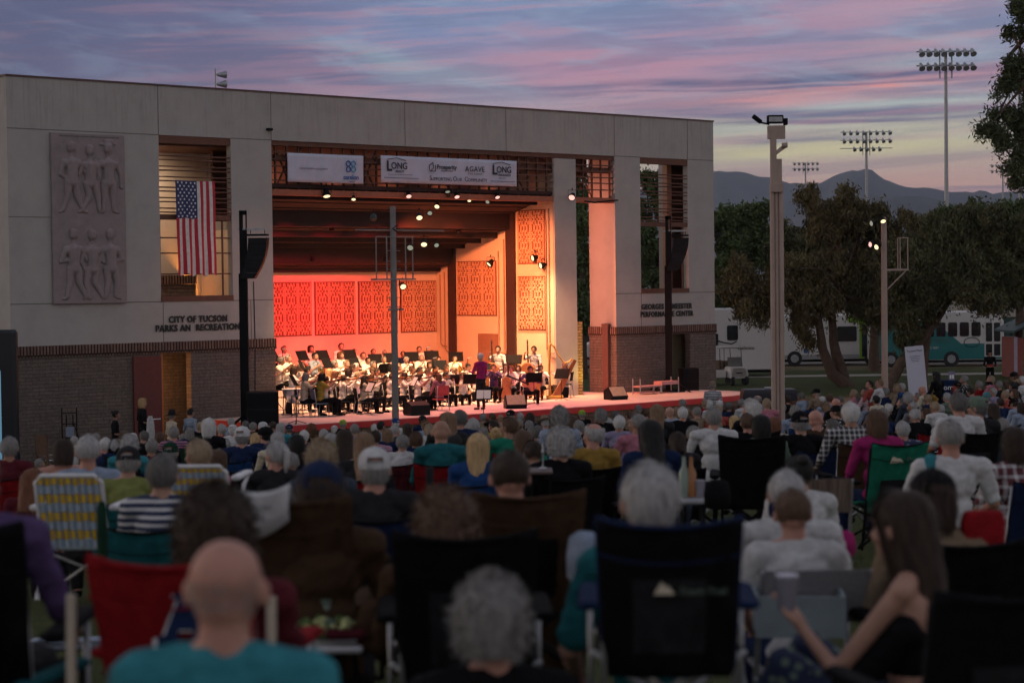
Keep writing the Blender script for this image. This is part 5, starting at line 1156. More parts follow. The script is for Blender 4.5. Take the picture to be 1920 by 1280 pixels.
# ---------------------------------------------------------------- orchestra
M_wood = mat('varnished_wood', (.30, .10, .035), .3, var=.25, vscale=8, spec=.5); M_wooddk = mat('dark_wood', (.03, .015, .01), .35); M_gold = mat('gilded_wood', (.55, .32, .08), .35, .3); M_brass = mat('brass', (.6, .4, .12), .25, .9)
M_paper = mat('sheet_paper', (.75, .72, .66), .8, var=.03); M_bluech = mat('blue_grey_plastic', (.10, .12, .19), .5)
COND = W(0, 0); _r = ray(900, 768); _k = (.95 - ZC) / _r[2]; COND = Vector((_r[0] * _k, _r[1] * _k, .95))
def face(p, q): return math.atan2(-(q[0] - p[0]), q[1] - p[1])
SCM = {}
def stack_chair(label, p, rz, m=None, group='orchestra chairs'):
    if not SCM:
        b = MB(); b.bbox(-.21, .21, -.19, .20, .43, .465, .02); SCM['seat'] = b.mesh('seat'); b = MB(); b.T = Matrix.Rotation(R(10), 4, 'X'); b.bbox(-.20, .20, -.12, -.09, .60, .90, .02); b.T = None; SCM['back'] = b.mesh('backrest')
        b = MB()
        for s in (-1, 1): b.tube([(s * .22, .19, 0), (s * .21, .19, .43), (s * .21, -.19, .44), (s * .20, -.24, .88)], .012, 6); b.tube([(s * .22, -.26, 0), (s * .21, -.19, .43)], .012, 6)
        SCM['frame'] = b.mesh('frame', True)
        for k in SCM: SCM[k].materials.append(None)
    g = thing('orchestra_chair', label, 'chair', p, rz, group); mm = m or M_black
    link('seat', SCM['seat'], mm, g); link('backrest', SCM['back'], mm, g); link('frame', SCM['frame'], M_galv, g); return g
MSM = {}
def music_stand(label, p, rz, h=1.05, sheet=True, tilt=R(-28), dbl=False, group='music stands of the orchestra'):
    if not MSM:
        b = MB(); b.cyl((0, 0, .08), (0, 0, 1), .012, n=6); [b.tube([(0, 0, .12), (math.cos(a) * .24, math.sin(a) * .24, .01)], .009, 5) for a in (0, 2.1, 4.2)]; MSM['post'] = b.mesh('post', True)
        b = MB(); b.box(-.26, .26, -.008, .004, -.02, .34); b.box(-.26, .26, -.06, -.008, -.02, -.01); MSM['desk'] = b.mesh('desk')
        b = MB(); b.box(-.21, -.005, -.014, -.010, .0, .29); b.box(.005, .21, -.014, -.010, .0, .29); MSM['sheet'] = b.mesh('sheet_music')
        for k in MSM: MSM[k].materials.append(None)
    g = thing('music_stand', label, 'music stand', p, rz, group); o = link('post', MSM['post'], M_black, g); o.scale = (1, 1, h)
    for x in ((-.27, .27) if dbl else (0,)):
        d = link('desk', MSM['desk'], M_black, g, (x, 0, h - .05)); d.rotation_euler = (tilt, 0, 0)
        if sheet: s_ = link('sheet_music', MSM['sheet'], M_paper, d)
    return g
def instrument(kind, base, rz, label, group=None):
    names = {'violin': ('violin', 'violin'), 'cello': ('cello', 'cello'), 'bass': ('double_bass', 'double bass'), 'guitar': ('guitar', 'guitar'), 'clarinet': ('clarinet', 'clarinet'), 'horn': ('french_horn', 'horn'), 'trombone': ('trombone', 'trombone')}
    nm, cat = names[kind]; g = thing(nm, label, cat, base, rz, group)
    def strbody(b, T, L_, wd, th):
        b.T = T; prof = [(0, .30), (.08, .85), (.2, 1.0), (.33, .85), (.45, .58), (.57, .60), (.7, .80), (.85, .74), (.95, .45), (1, .2)]
        half = [(w_ * wd / 2, z * L_) for z, w_ in prof]; poly = half + [(-x, z) for x, z in half[::-1]]; b.prism(poly, -th / 2, th / 2); b.T = None
    def frame_(o, z, y): # columns x,y,z from long axis z and normal y
        z = Vector(z).normalized(); y = Vector(y); x = y.cross(z).normalized(); y = z.cross(x).normalized(); return Matrix((( x.x, y.x, z.x, o[0]), (x.y, y.y, z.y, o[1]), (x.z, y.z, z.z, o[2]), (0, 0, 0, 1)))
    if kind == 'violin':
        T = frame_((.055, .13, HH - .14), (.13, .32, .05), (0, -.2, 1)); b = MB(); strbody(b, T, .36, .21, .04); b.build('body', M_wood, g, bevel=.006)
        b = MB(); b.T = T; b.box(-.012, .012, -.01, .03, .30, .60); b.ell((0, 0, .61), (.015, .015, .02), 8, 5); b.T = None; b.build('neck', M_wooddk, g)
        b = MB(); b.cyl((-.14, .33, 1.01), (.32, .26, 1.12), .005, n=5); b.build('bow', M_wooddk, g)
    elif kind in ('cello', 'bass'):
        if kind == 'cello': T = frame_((0, .40, .12), (.04, -.16, 1), (0, -1, -.15)); L_, wd, th, nk = .75, .42, .12, 1.2
        else: T = frame_((.10, .42, .10), (.05, -.10, 1), (0, -1, -.1)); L_, wd, th, nk = 1.12, .66, .2, 1.85
        b = MB(); strbody(b, T, L_, wd, th); b.build('body', M_wood, g, bevel=.02)
        b = MB(); b.T = T; b.box(-.02, .02, .5 * th, .5 * th + .03, L_ * .35, nk - .12); b.box(-.016, .016, th * .2, .5 * th + .01, L_, nk - .1); b.ell((0, th * .45, nk - .03), (.03, .04, .10), 8, 6); b.cyl((0, 0, -.1), (0, 0, .02), .006); b.T = None; b.build('neck', M_wooddk, g)
        b = MB(); z = .70 if kind == 'cello' else .95; b.cyl((-.40, .40, z - .06), (.28, .34 if kind == 'cello' else .30, z + .04), .006, n=5); b.build('bow', M_wooddk, g)
    elif kind == 'guitar':
        T = frame_((-.16, .24, .60), (1, .05, .42), (0, 1, .1)); b = MB(); strbody(b, T, .48, .36, .09); b.build('body', mat('pale_spruce', (.50, .22, .12), .35), g, bevel=.01)
        b = MB(); b.T = T; b.box(-.025, .025, .02, .05, .30, .92); b.box(-.035, .035, .01, .03, .92, 1.04); b.ell((0, .046, .30), (.05, .004, .05)); b.T = None; b.build('neck', M_wooddk, g)
    elif kind == 'clarinet':
        b = MB(); b.tube([(0, .12, HH - .09), (0, .30, .98), (0, .42, .80), (0, .45, .74)], .014, 8, rs=[.008, .014, .015, .030]); b.build('tube', M_wooddk, g)
    elif kind == 'horn':
        b = MB(); pts = [(.0 + .12 * math.cos(a), .26 + .02 * a / 6, .86 + .12 * math.sin(a)) for a in np.linspace(0, 4 * PI, 26)]; b.tube([(0, .12, HH - .08)] + pts, .012, 6); b.cyl((-.12, .20, .86), (-.22, .08, .70), .02, .13, 14); b.build('tube', M_brass, g, smooth=True)
    elif kind == 'trombone':
        b = MB(); b.tube([(.02, .12, HH - .09), (.02, .72, HH - .30), (-.05, .72, HH - .36), (-.06, .05, HH - .12), (-.06, -.15, HH - .06), (-.12, -.15, HH - .04), (-.13, .25, HH - .16)], .010, 6); b.cyl((-.13, .25, HH - .16), (-.13, .42, HH - .22), .012, .10, 14); b.build('tube', M_brass, g, smooth=True)
    return g
MUS = """533 655 sit crop grey white -5.2 clarinet
583 654 sit bob dark_brown white -5.2 -
640 650 sit short dark_brown white -5.2 -
541 672 wind short silver white -3.0 trombone
591 668 wind short black light_blue -3.0 horn
639 666 sit bob auburn white -3.0 clarinet
650 682 wind crop sandy white -2.0 clarinet
662 690 violin short dark_brown white -.6 violin
681 667 sit short dark_brown white -4.2 -
690 676 wind short black white -3.0 clarinet
604 706 violin bob black yellow 1.8 violin
618 698 violin long blonde white -.3 violin
629 702 violin long auburn white .6 violin
645 709 violin short brown white 1.2 violin
672 703 violin short sandy white .2 violin
684 710 violin long dark_brown cream 1.9 violin
699 695 violin short brown white -.5 violin
721 662 sit short white white -4.6 -
720 674 wind crop grey white -3.0 horn
707 697 violin short dark_brown white -.4 violin
756 664 sit short black navy -4.6 -
762 675 wind short white white -3.0 clarinet
786 655 sit short black white -5.2 -
790 671 wind short silver white -3.2 clarinet
822 674 wind bun dark_brown white -3.0 clarinet
853 673 sit short dark_grey white -3.0 horn
759 705 violin bob dark_brown white 1.5 violin
773 692 violin short brown white -.4 violin
788 694 violin short black white -.2 violin
802 697 violin short brown white .8 violin
818 690 violin bun black maroon -1.0 violin
822 706 sit long auburn pink 2.4 -
853 695 violin bob sandy white -.8 -
878 688 violin bun black white -1.0 violin
925 689 violin short dark_brown purple .6 violin
958 692 cello short auburn white 1.3 cello
972 690 sit bob auburn white .2 -
1014 690 violin short auburn white .8 cello
565 688 sit short grey white -1.0 -
735 690 violin bob black white -.2 violin
838 690 violin short brown white -.6 violin
893 700 sit short dark_brown white -.4 -
943 700 violin bob brown white -.6 violin
528 676 violin short grey white -1.6 violin
552 694 violin bob brown white .2 violin
578 694 violin short black white -.9 violin
574 706 violin bob grey cream 1.4 violin
612 712 violin bun brown white 1.7 violin
628 682 violin short grey white -2.0 violin
655 698 violin bob dark_brown white .9 violin
668 688 violin short white white -1.2 violin
697 708 violin bob auburn white 1.6 violin
700 684 wind short grey white -2.2 clarinet
735 706 violin short brown white 1.6 violin
748 688 violin short sandy white -1.2 violin
786 706 violin long brown white 1.9 violin
806 684 wind bob brown white -2.2 clarinet
836 704 violin short dark_brown white 1.0 violin
868 704 violin bob brown white .7 violin
905 690 violin short grey white -1.0 violin
948 688 cello short brown white .4 cello
664 660 sit short brown white -5.0 -
700 660 sit short dark_brown white -5.0 -
810 662 sit short grey white -5.0 -"""
labels_used = {}
def uniq(lb, px):
    return lb
ORD = ['first', 'second', 'third', 'fourth', 'fifth', 'sixth', 'seventh', 'eighth', 'ninth', 'tenth']
def dedupe(entries):      # entries: list of [desc, place, px]; adds an order from the left where look and place agree
    groups = {}
    for i, (d, pl, px) in enumerate(entries): groups.setdefault((d, pl), []).append(i)
    out = [None] * len(entries)
    for (d, pl), ids in groups.items():
        ids.sort(key=lambda i: entries[i][2])
        for n_, i in enumerate(ids):
            if len(ids) == 1: out[i] = '%s, %s' % (d, pl)
            elif len(ids) == 2: out[i] = '%s, %s, %s of two' % (d, pl, ('left', 'right')[n_])
            else: out[i] = '%s, %s, %s from left' % (d, pl, ORD[min(n_, 9)])
    return out
def stage_place(px, t):
    row = 'back row' if t < -4 else 'upper row' if t < -1.5 else 'middle row' if t < .3 else 'front row'
    zone = 'near the left tower' if px < 570 else 'left of centre' if px < 660 else 'near the grey pole' if px < 780 else 'left of the conductor' if px < 900 else 'right of the conductor'
    return '%s %s' % (row, zone)
rows = [l.split() for l in MUS.split('\n')]; hn = lambda s: s.replace('_', ' ')
SN = {'stubble': 'no', 'short': 'short', 'crop': 'cropped', 'bob': 'bobbed', 'long': 'long', 'bun': 'pinned-up', 'curly': 'curly', 'afro': 'bushy', 'wavy': 'long wavy', 'pony': 'tied-back', 'ring': 'balding', 'bald': 'no'}
ent = [['musician, %s %s hair, in %s' % (SN[r[3]], hn(r[4]), hn(r[5])), stage_place(int(r[0]), float(r[6])), int(r[0])] for r in rows]; labs = dedupe(ent)
rnd = random.Random(11)
ilab = {}
for r, lb in zip(rows, labs):
    px, py, pose, hs, hc, shirt, t, ins = int(r[0]), int(r[1]), r[2], r[3], hn(r[4]), hn(r[5]), float(r[6]), r[7]
    p = sp_at(px, py, t); fl = .95 if t > -2.6 else (1.22 if t > -4.5 else 1.45)
    rz = face(p, COND) + rnd.uniform(-.15, .15)
    if t > 2.2: rz = R(35)
    D = B(pose); sc = max(.93, min(1.12, (p.z - fl) / D['head'][2])); 
    o = person(lb, p, rz, pose, hs, hc, 'bright white' if shirt == 'white' else shirt, 'long' if rnd.random() < .6 else 'short', 'black', rnd.choice(['fair', 'fair', 'tan', 'rosy']), sc=sc, group='orchestra players')
    base = o.location.copy(); q = Matrix.Rotation(rz, 3, 'Z')
    cb = base.copy(); mm = M_bluech if px in (604, 853, 759) else None
    if px == 822 and t > 2: mm = mat('red_plastic', (.40, .05, .06), .5)
    stack_chair('chair of the %s' % lb.replace(' with ', ', ', 1) if False else 'chair under the ' + ' '.join(lb.split()[:14]).rstrip(','), cb + q @ Vector((0, -.02, -.06)), rz, mm)
    if ins != '-': instrument(ins, base, rz, '%s held by the %s' % ({'horn': 'horn'}.get(ins, ins), ' '.join(lb.replace(',', '').split()[:12])), 'instruments held by the orchestra players')
# soloist, basses, harp, conductor
o = person('conductor in a purple-pink shirt and dark trousers standing with his back to the lawn', at(900, 668, COND.y), face(COND, W(14, -4)) , 'conduct', 'short', 'white', 'magenta', 'long', 'charcoal', 'fair', group=None)
p = sp_at(994, 693, 2.0); gz_rz = R(185); o = person('guitar soloist in a purple shirt seated right of the conductor facing the lawn', p, gz_rz, 'guitar', 'short', 'black', 'purple', 'long', 'black', 'tan')
instrument('guitar', o.location.copy(), gz_rz, 'pale acoustic guitar held by the seated soloist in purple'); stack_chair('chair under the guitar soloist in purple', o.location + Vector((0, 0, -.06)), gz_rz)
for k, (px, py, sk) in enumerate(((934, 655, 'fair'), (1001, 655, 'tan'))):
    r_ = ray(px, py); kk = (.95 + 1.66 - ZC) / r_[2]; p = Vector((r_[0] * kk, r_[1] * kk, .95 + 1.66)); rz = R(165)
    o = person(['bass player in a white shirt standing left of the black column', 'bass player in a white shirt standing right of the black column'][k], p, rz, 'bass', 'short', 'dark brown', 'white', 'short', 'black', sk, sc=1.02, group='orchestra players')
    instrument('bass', o.location.copy(), rz, ['double bass held by the player left of the black column', 'double bass held by the player right of the black column'][k], 'double basses')
p = sp_at(1058, 687, .6); o = person('harpist in a white blouse and long black skirt beside the pier', p, R(75), 'harp', 'bob', 'auburn', 'white', 'long', 'black', 'fair')
hb = o.location.copy(); hb.z = .95
b = MB(); b.loft([[(math.cos(a) * r, math.sin(a) * r + .16 * (1 - z / .5), z) for a in np.linspace(0, 2 * PI, 17)[:-1]] for z, r in ((.02, .36), (.25, .33), (.45, .27), (.52, .18))]); b.build('long_skirt', clothmat('black'), o, (0, .12, 0))
stack_chair('black stool-like chair under the harpist', hb, R(75))
g = thing('harp', 'tall gilded concert harp standing before the stage pier', 'harp', W(19.75, 1.0, .95), R(92)); b = MB()
b.tube([(0, .45, .12), (0, .46, 1.0), (0, .44, 1.80), (0, .38, 1.86)], .04, 10, rs=[.055, .04, .045, .03]); b.build('pillar', M_gold, g, smooth=True)
b = MB(); b.tube([(0, .40, 1.84), (0, .28, 1.74), (0, .12, 1.42), (0, -.05, 1.20), (0, -.22, 1.24), (0, -.32, 1.34)], .03, 8); b.build('neck', M_gold, g, smooth=True)
b = MB(); b.loft([[(-.16 * k, .42 - .0 - t_ * .74 - .05, .12 + 1.2 * t_), (.16 * k, .42 - t_ * .74 - .05, .12 + 1.2 * t_), (.10 * k, .42 - t_ * .74 - .20 * k - .05, .08 + 1.2 * t_), (-.10 * k, .42 - t_ * .74 - .20 * k - .05, .08 + 1.2 * t_)] for t_, k in ((0, 1.3), (.5, .85), (1, .5))]); b.build('soundbox', M_wood, g)
b = MB()
for i in range(16):
    t_ = .08 + .84 * i / 15; b.cyl((0, .40 - t_ * .74, .14 + 1.2 * t_), (0, .40 - t_ * .62, np.interp(t_, [0, .3, .6, 1], [1.80, 1.50, 1.24, 1.32])), .0035, n=4)
tag(b.build('strings', M_paper, g), kind='stuff') if False else b.build('strings', M_paper, g)
b = MB(); b.bbox(-.22, .22, .0, .56, 0, .12, .03); b.build('base', M_gold, g)
# stands
ST_ = [(520, 668, -2.3, 0), (570, 666, -3.9, 0), (608, 665, -3.9, 0), (658, 664, -3.9, 0), (617, 680, -1.9, 0), (667, 680, -1.9, 0), (570, 684, -.6, 0), (716, 690, -.9, 1), (735, 670, -3.9, 0), (773, 668, -3.9, 0), (810, 666, -3.9, 0), (855, 668, -4.0, 0), (706, 672, -3.9, 0), (773, 714, 2.4, 1), (846, 712, .9, 1), (714, 712, 1.0, 1), (634, 716, .6, 1), (555, 712, 1.2, 0), (905, 690, -.6, 0), (883, 712, 1.2, 1), (825, 684, -1.6, 0), (1052, 700, 1.6, 0), (690, 730, 2.4, 1)]
for k, (px, py, t, sh) in enumerate(ST_):
    p = sp_at(px, py, t); fl = .95 if t > -2.6 else (1.22 if t > -4.5 else 1.45); h = max(.75, p.z - fl - .1); p.z = fl
    zone = stage_place(px, t)
    music_stand('%s music stand, %s, %s' % ('open white-sheeted' if sh else 'black', zone, 'behind x' if False else 'number %d from the left tower' % (1 + sum(1 for q_ in ST_ if q_[0] < px))), p, face(p, COND) + (PI if t < -1.5 and px < 700 and k % 2 else 0) * 0 + (PI if sh == 0 else 0), h, bool(sh))
p = sp_at(950, 682, -1.2); p.z = .95; music_stand('wide black double music stand before the left bass player', p, R(-15) , 1.2, False, dbl=True)
p = sp_at(1001, 716, 2.9); p.z = .95; music_stand('low black music stand before the guitar soloist', p, R(5) + PI, .80, False)
p = sp_at(907, 784, 4.9); p.z = 0; music_stand('lit white music stand on the ground before the conductor', p, R(-5), 1.45, True)
# percussion at the left
g = thing('kettledrum', 'silver-blue kettledrum at the left end of the orchestra', 'drum', sp_at(549, 738, .6) * 1); g.location.z = .95
b = MB(); b.loft([[(math.cos(a) * r, math.sin(a) * r, z) for a in np.linspace(0, 2 * PI, 21)[:-1]] for r, z in ((.05, .35), (.2, .42), (.30, .6), (.32, .78))]); b.build('bowl', mat('polished_aluminium', (.5, .6, .7), .2, .9, var=0), g, smooth=True)
b = MB(); b.cyl((0, 0, .78), (0, 0, .80), .33, n=20); b.build('drumhead', M_paper, g); b = MB(); [b.cyl((math.cos(a) * .3, math.sin(a) * .3, 0), (math.cos(a) * .28, math.sin(a) * .28, .6), .015, n=6) for a in (0, 1.57, 3.14, 4.71)]; b.build('stand', M_black, g)
g = thing('marimba', 'long wooden-barred marimba low behind the left violinists', 'marimba', sp_at(580, 748, .2), AZ - R(10)); g.location.z = .95
b = MB()
for i in range(22): b.box(-.75 + i * .068, -.75 + i * .068 + .05, -.22 + i * .003, .22 - i * .003, .80, .82)
b.build('bars', mat('orange_wood_bars', (.45, .20, .05), .4), g); b = MB(); b.box(-.80, .80, -.25, -.22, .72, .80); b.box(-.80, .80, .22, .25, .72, .80); [b.box(x - .02, x + .02, -.2, .2, 0, .74) for x in (-.7, .7)]; [b.cyl((-.72 + i * .068, 0, .75), (-.72 + i * .068, 0, .40 + i * .01), .022, n=8) for i in range(22)]; b.build('frame', M_black, g)
# stage wedges, subwoofers, small frames
def wedge(label, px, py, t, rz, m):
    p = sp_at(px, py, t); p.z = .951; g = thing('floor_monitor', label, 'floor monitor', p, rz, 'floor monitor speakers along the stage edge')
    b = MB(); b.add([(-.33, -.2, 0), (.33, -.2, 0), (.33, .26, 0), (-.33, .26, 0), (-.33, -.26, .10), (.33, -.26, .10), (.33, .02, .42), (-.33, .02, .42), (.33, .26, .30), (-.33, .26, .30)], [(0, 3, 2, 1), (0, 1, 5, 4), (4, 5, 6, 7), (7, 6, 8, 9), (3, 9, 8, 2), (1, 2, 8, 6, 5), (0, 4, 7, 9, 3)]); b.build('cabinet', M_blackplastic, g, bevel=.01)
    b = MB(); b.add([(-.29, -.256, .13), (.29, -.256, .13), (.29, .0, .415), (-.29, .0, .415)], [(0, 1, 2, 3)]); g_ = b.build('grille', m, g, (0, -.012, .006))
wedge('dark brown floor monitor between the grey pole and the red chair', 781, 777, 3.6, R(35) + PI, mat('brown_grille', (.10, .05, .035), .7)); wedge('tan-fronted floor monitor before the guitar soloist', 966, 765, 3.6, R(10), mat('tan_grille', (.30, .24, .16), .7)); wedge('yellow-lit floor monitor at the right of the stage', 1155, 752, 2.8, R(30), mat('tan_grille', (.30, .24, .16), .7))
def sub_stack(label, px0, px1, py0, py1, d):
    a = at(px0, py1, d); c = at(px1, py0, d); w_ = c.x - a.x; h_ = c.z - a.z; g = thing('subwoofer', label, 'subwoofer', ((a.x + c.x) / 2, d, a.z), R(8), 'black bass speaker stacks beside the lifting towers')
    for k in range(2):
        b = MB(); b.bbox(-w_ / 2, w_ / 2, 0, .7, k * h_ / 2 + .003, (k + 1) * h_ / 2 - .003, .015); b.build('cabinet', M_blackplastic, g); b = MB(); b.box(-w_ / 2 + .04, w_ / 2 - .04, -.008, -.002, k * h_ / 2 + .05, (k + 1) * h_ / 2 - .05); b.build('grille', M_black, g)
sub_stack('black subwoofer stack at the left end of the stage', 463, 522, 735, 796, 56.0); sub_stack('black subwoofer stack before the right tower doorway', 1280, 1311, 690, 737, 71.0)
def array_tower(label, px, pytop, d, pybase, flip=1):
    p = at(px, pytop, d); base = at(px, pybase, d); g = thing('speaker_tower', label, 'speaker tower', (p.x, d, base.z), 0, 'black lifting towers holding curved speaker arrays'); H = p.z - base.z
    b = MB(); b.box(-.11, .09, -.09, .09, 0, H - .55); b.box(-.11, -.02, -.09, .09, H - .55, H); b.box(.07, .09, -.09, .09, H - .55, H); b.box(-.11, .09, -.09, .09, H - .12, H); b.box(-.15, -.11, -.07, .07, 0, H * .72); b.build('mast', M_black, g)
    b = MB(); b.box(-.18, .62, -.05, .05, H - .56, H - .50); b.build('top_arm', M_galv, g)
    b = MB(); b.cyl((.2, 0, H - .56), (.2, 0, H - .66), .01); b.cyl((.6, 0, H - .56), (.6, 0, H - .66), .01); b.box(.12, .70, -.2, .2, H - .72, H - .67); b.build('flying_frame', M_black, g)
    for k in range(7):
        z1 = H - .78 - k * .165; a0 = [.0, .01, .035, .075, .13, .20, .29, .39]; x1 = .70 - a0[k]; x2 = .70 - a0[k + 1]; l1 = .16 - a0[k] * .65; l2 = .16 - a0[k + 1] * .65
        b = MB(); b.loft([[(l2, -.24, z1 - .16), (x2, -.24, z1 - .16), (x2, .24, z1 - .16), (l2, .24, z1 - .16)], [(l1, -.24, z1), (x1, -.24, z1), (x1, .24, z1), (l1, .24, z1)]]); b.build('speaker_cabinet', M_blackplastic, g)
    b = MB(); b.bbox(-.5, .5, -.5, .5, 0, .12, .02); [b.cyl((0, 0, .6), (math.cos(a) * 1.0, math.sin(a) * 1.0, .03), .03) for a in (.8, 2.4, 3.9, 5.5)]; b.build('base', M_black, g)
    return g
array_tower('black speaker tower with a curved array before the left building tower', 456, 395, 56.6, 815); array_tower('black speaker tower with a curved array before the right building tower', 1253, 405, 70.6, 737)
# odd pieces near the walls
g = thing('hand_truck', 'black upright hand truck leaning at the dark block wall', 'hand truck', at(131, 832, 55.2), R(15)); g.location.z = 0
b = MB()
for x in (-.2, -.08, .1, .2): b.cyl((x, 0, .05), (x, .02, 1.55 if abs(x) > .15 else 1.35), .016, n=6)
for z in (.3, .7, 1.1, 1.4): b.cyl((-.2, 0, z), (.2, 0, z), .014, n=6)
b.tube([(.1, 0, .4), (.25, -.05, .7), (.12, 0, 1.1)], .014, 6); b.build('frame', M_black, g); b = MB(); [b.cyl((x, -.03, .1), (x + .05, -.03, .1), .1, n=14) for x in (-.28, .22)]; b.build('wheel', M_black, g); b = MB(); b.box(-.1, .12, -.06, .02, .75, 1.02); b.build('strapped_box', clothmat('light blue'), g)
g = thing('wooden_chair', 'brown wooden chair standing at the dark block wall', 'chair', at(90, 862, 50), R(-35)); g.location.z = max(0, gz(g.location.x, 50)); M_bw = mat('brown_stained_wood', (.10, .05, .03), .6, var=.2)
b = MB(); b.bbox(-.22, .22, -.2, .2, .42, .46, .01); b.build('seat', M_bw, g); b = MB(); b.box(-.2, .2, -.22, -.19, .5, 1.0); b.build('backrest', M_bw, g)
for x in (-.2, .2):
    for y in (-.2, .18): b = MB(); b.box(x - .02, x + .02, y - .02, y + .02, 0, .42 if y > 0 else .98); b.build('leg', M_bw, g)
g = thing('equipment_cart', 'low pink-lit frame cart on the stage before the right tower', 'cart', sp_at(1228, 741, 1.4), AZ); g.location.z = .951
b = MB(); b.box(-.9, .1, -.2, .2, .25, .30); b.box(.15, 1.0, -.2, .2, .30, .42); b.box(-.9, .1, -.2, .2, .05, .08)
b.build('tray', mat('dusty_pink_paint', (.42, .22, .22), .6), g); b = MB(); [b.cyl((x, y, 0), (x, y, .55 if x in (-.9, 1.0) else .3), .02, n=6) for x in (-.9, .1, .15, 1.0) for y in (-.18, .18)]; b.build('frame', M_galv, g)
def mic(label, px, py, t, h, fl=.95):
    p = sp_at(px, py, t); g = thing('microphone_stand', label, 'microphone stand', (p.x, p.y, fl)); b = MB(); b.cyl((0, 0, 0), (0, 0, p.z - fl), .012, n=6); [b.cyl((0, 0, .1), (math.cos(a) * .3, math.sin(a) * .3, .01), .01, n=5) for a in (.5, 2.6, 4.7)]; b.build('stand', M_black, g)
    b = MB(); b.cyl((0, 0, p.z - fl), (.12, -.05, p.z - fl + .03), .02, .02, 8); b.build('microphone', M_galv, g)
for k, (px, py, t) in enumerate(((800, 652, -2.8), (877, 672, -2), (812, 672, -.5), (555, 742, 3.9), (650, 722, 1.5), (530, 655, -2.8))): mic(['microphone stand before the back wall right of the grey pole', 'microphone stand left of the conductor against the orange wall', 'thin microphone stand among the upper players', 'empty black microphone stand at the left stage corner', 'microphone stand among the left violinists', 'microphone stand at the upper left players'][k], px, py, t, 1)

# ---------------------------------------------------------------- vehicles and far buildings
def rrect(b, x0, x1, z0, z1, y, m, r=.08, t=.02):
    P = []
    for cx_, cz_, a0 in ((x1 - r, z1 - r, 0), (x0 + r, z1 - r, 90), (x0 + r, z0 + r, 180), (x1 - r, z0 + r, 270)):
        for k in range(4): a = R(a0 + k * 30); P.append((cx_ + r * math.cos(a), cz_ + r * math.sin(a)))
    b.prism(P, y - t, y, m)
M_glass = mat('dark_glass', (.012, .014, .018), .08, var=0, spec=.8); M_tyre = mat('tyre_rubber', (.02, .02, .02), .8); M_whitep = mat('white_vehicle_paint', (.58, .56, .54), .35, var=.05); M_teal = mat('teal_vehicle_paint', (.02, .17, .17), .35, var=.06); M_limep = mat('lime_vehicle_paint', (.20, .42, .02), .35, var=.05)
def wheel(root, x, y, r=.42, w_=.25):
    b = MB(); b.cyl((x, y, r), (x, y + w_, r), r, r, 22); o = b.build('wheel', M_tyre, root, smooth=True); b = MB(); b.cyl((x, y - .012, r), (x, y + .05, r), r * .55, r * .5, 14); b.build('rim', M_galv, o)
def bus(label, px0, px1, d, H, mats_, wins, door=None, front='R', wheels=(), split=None, rz=0, hood=.0, ground=0):
    a = at(px0, 690, d); c = at(px1, 690, d); L_ = c.x - a.x; g = thing('shuttle_bus', label, 'bus', (a.x, d, 0), rz, 'shuttle buses parked behind the lawn'); up, low = mats_
    prof = [(0, .35), (L_ - hood, .35), (L_ - hood, H - .5), (L_ - hood - .35, H - .08), (L_ - hood - .8, H), (.15, H), (0, H - .18)]
    b = MB(); b.prism(prof, 0, 2.3, 0); b.build('body', up, g, bevel=.06)
    b = MB()
    if split: b.prism([(0, .40), (L_ - hood - .02, .40), (L_ - hood - .02, 1.25), (split + 1.0, 1.25), (split, 2.1), (split - .3, H - .55), (0, H - .55)], -.006, -.001)
    else: b.prism([(0, .40), (L_ - hood, .40), (L_ - hood, .62), (0, .62)], -.006, -.001)
    b.build('painted_flank', low, g)
    if hood: b = MB(); b.prism([(L_ - hood, .35), (L_, .35), (L_ + .05, .9), (L_ - .1, 1.15), (L_ - hood * .55, 1.28), (L_ - hood, 1.9)], .15, 2.15); b.build('hood', low, g, bevel=.06)
    for x0, x1, z0, z1 in wins: b = MB(); rrect(b, x0, x1, z0, z1, -.008, 0); b.build('window', M_glass, g)
    if door:
        b = MB(); b.box(door[0], door[1], -.02, -.007, .5, 2.45); dd = b.build('door', up, g)
        mid = (door[0] + door[1]) / 2; b = MB()
        for x0, x1 in ((door[0] + .07, mid - .05), (mid + .05, door[1] - .07)): rrect(b, x0, x1, 1.35, 2.38, -.022, 0, .05); rrect(b, x0, x1, .58, 1.22, -.022, 0, .05)
        b.build('door_glass', M_glass, dd)
    for x in wheels: wheel(g, x, -.03)
    b = MB(); b.box(.1, L_ - hood, .1, 2.2, .22, .35); b.build('underbody', M_black, g); return g, L_
g, L_ = bus('teal and white shuttle bus with five dark side windows behind the leaning trunk', 1640, 1893, 109, 3.0, (M_whitep, M_teal), [(2.75 + i * .64, 3.25 + i * .64, 1.65, 2.42) for i in range(5)], door=(6.02, 6.95), wheels=(.9, 4.2), split=3.75, hood=.3)
text('RIO ROCO', .26, clothmat('sage'), g, (2.75, -.02, 1.35), ext=.002, name='faded_lettering'); text('(520) 792-9887', .17, M_whitep, g, (2.45, -.02, .98), ext=.002, name='phone_number')
b = MB(); b.tube([(5.32 + .42 * math.cos(a), -.02, 1.32 + .26 * math.sin(a)) for a in np.linspace(0, 2 * PI, 25)], .02, 5); b.build('oval_emblem', clothmat('dark green'), g); b = MB(); b.box(L_ + .02, L_ + .06, -.28, -.05, .9, 1.9); b.build('mirror', M_black, g)
g, L_ = bus('white shuttle bus with lime green cab and a blue accessibility sign', 1450, 1655, 112, 2.85, (M_whitep, mat('grey_vehicle_paint', (.3, .3, .31), .4)), [(3.6, 4.7, 1.35, 2.2)], wheels=(1.2, 5.55), hood=.9)
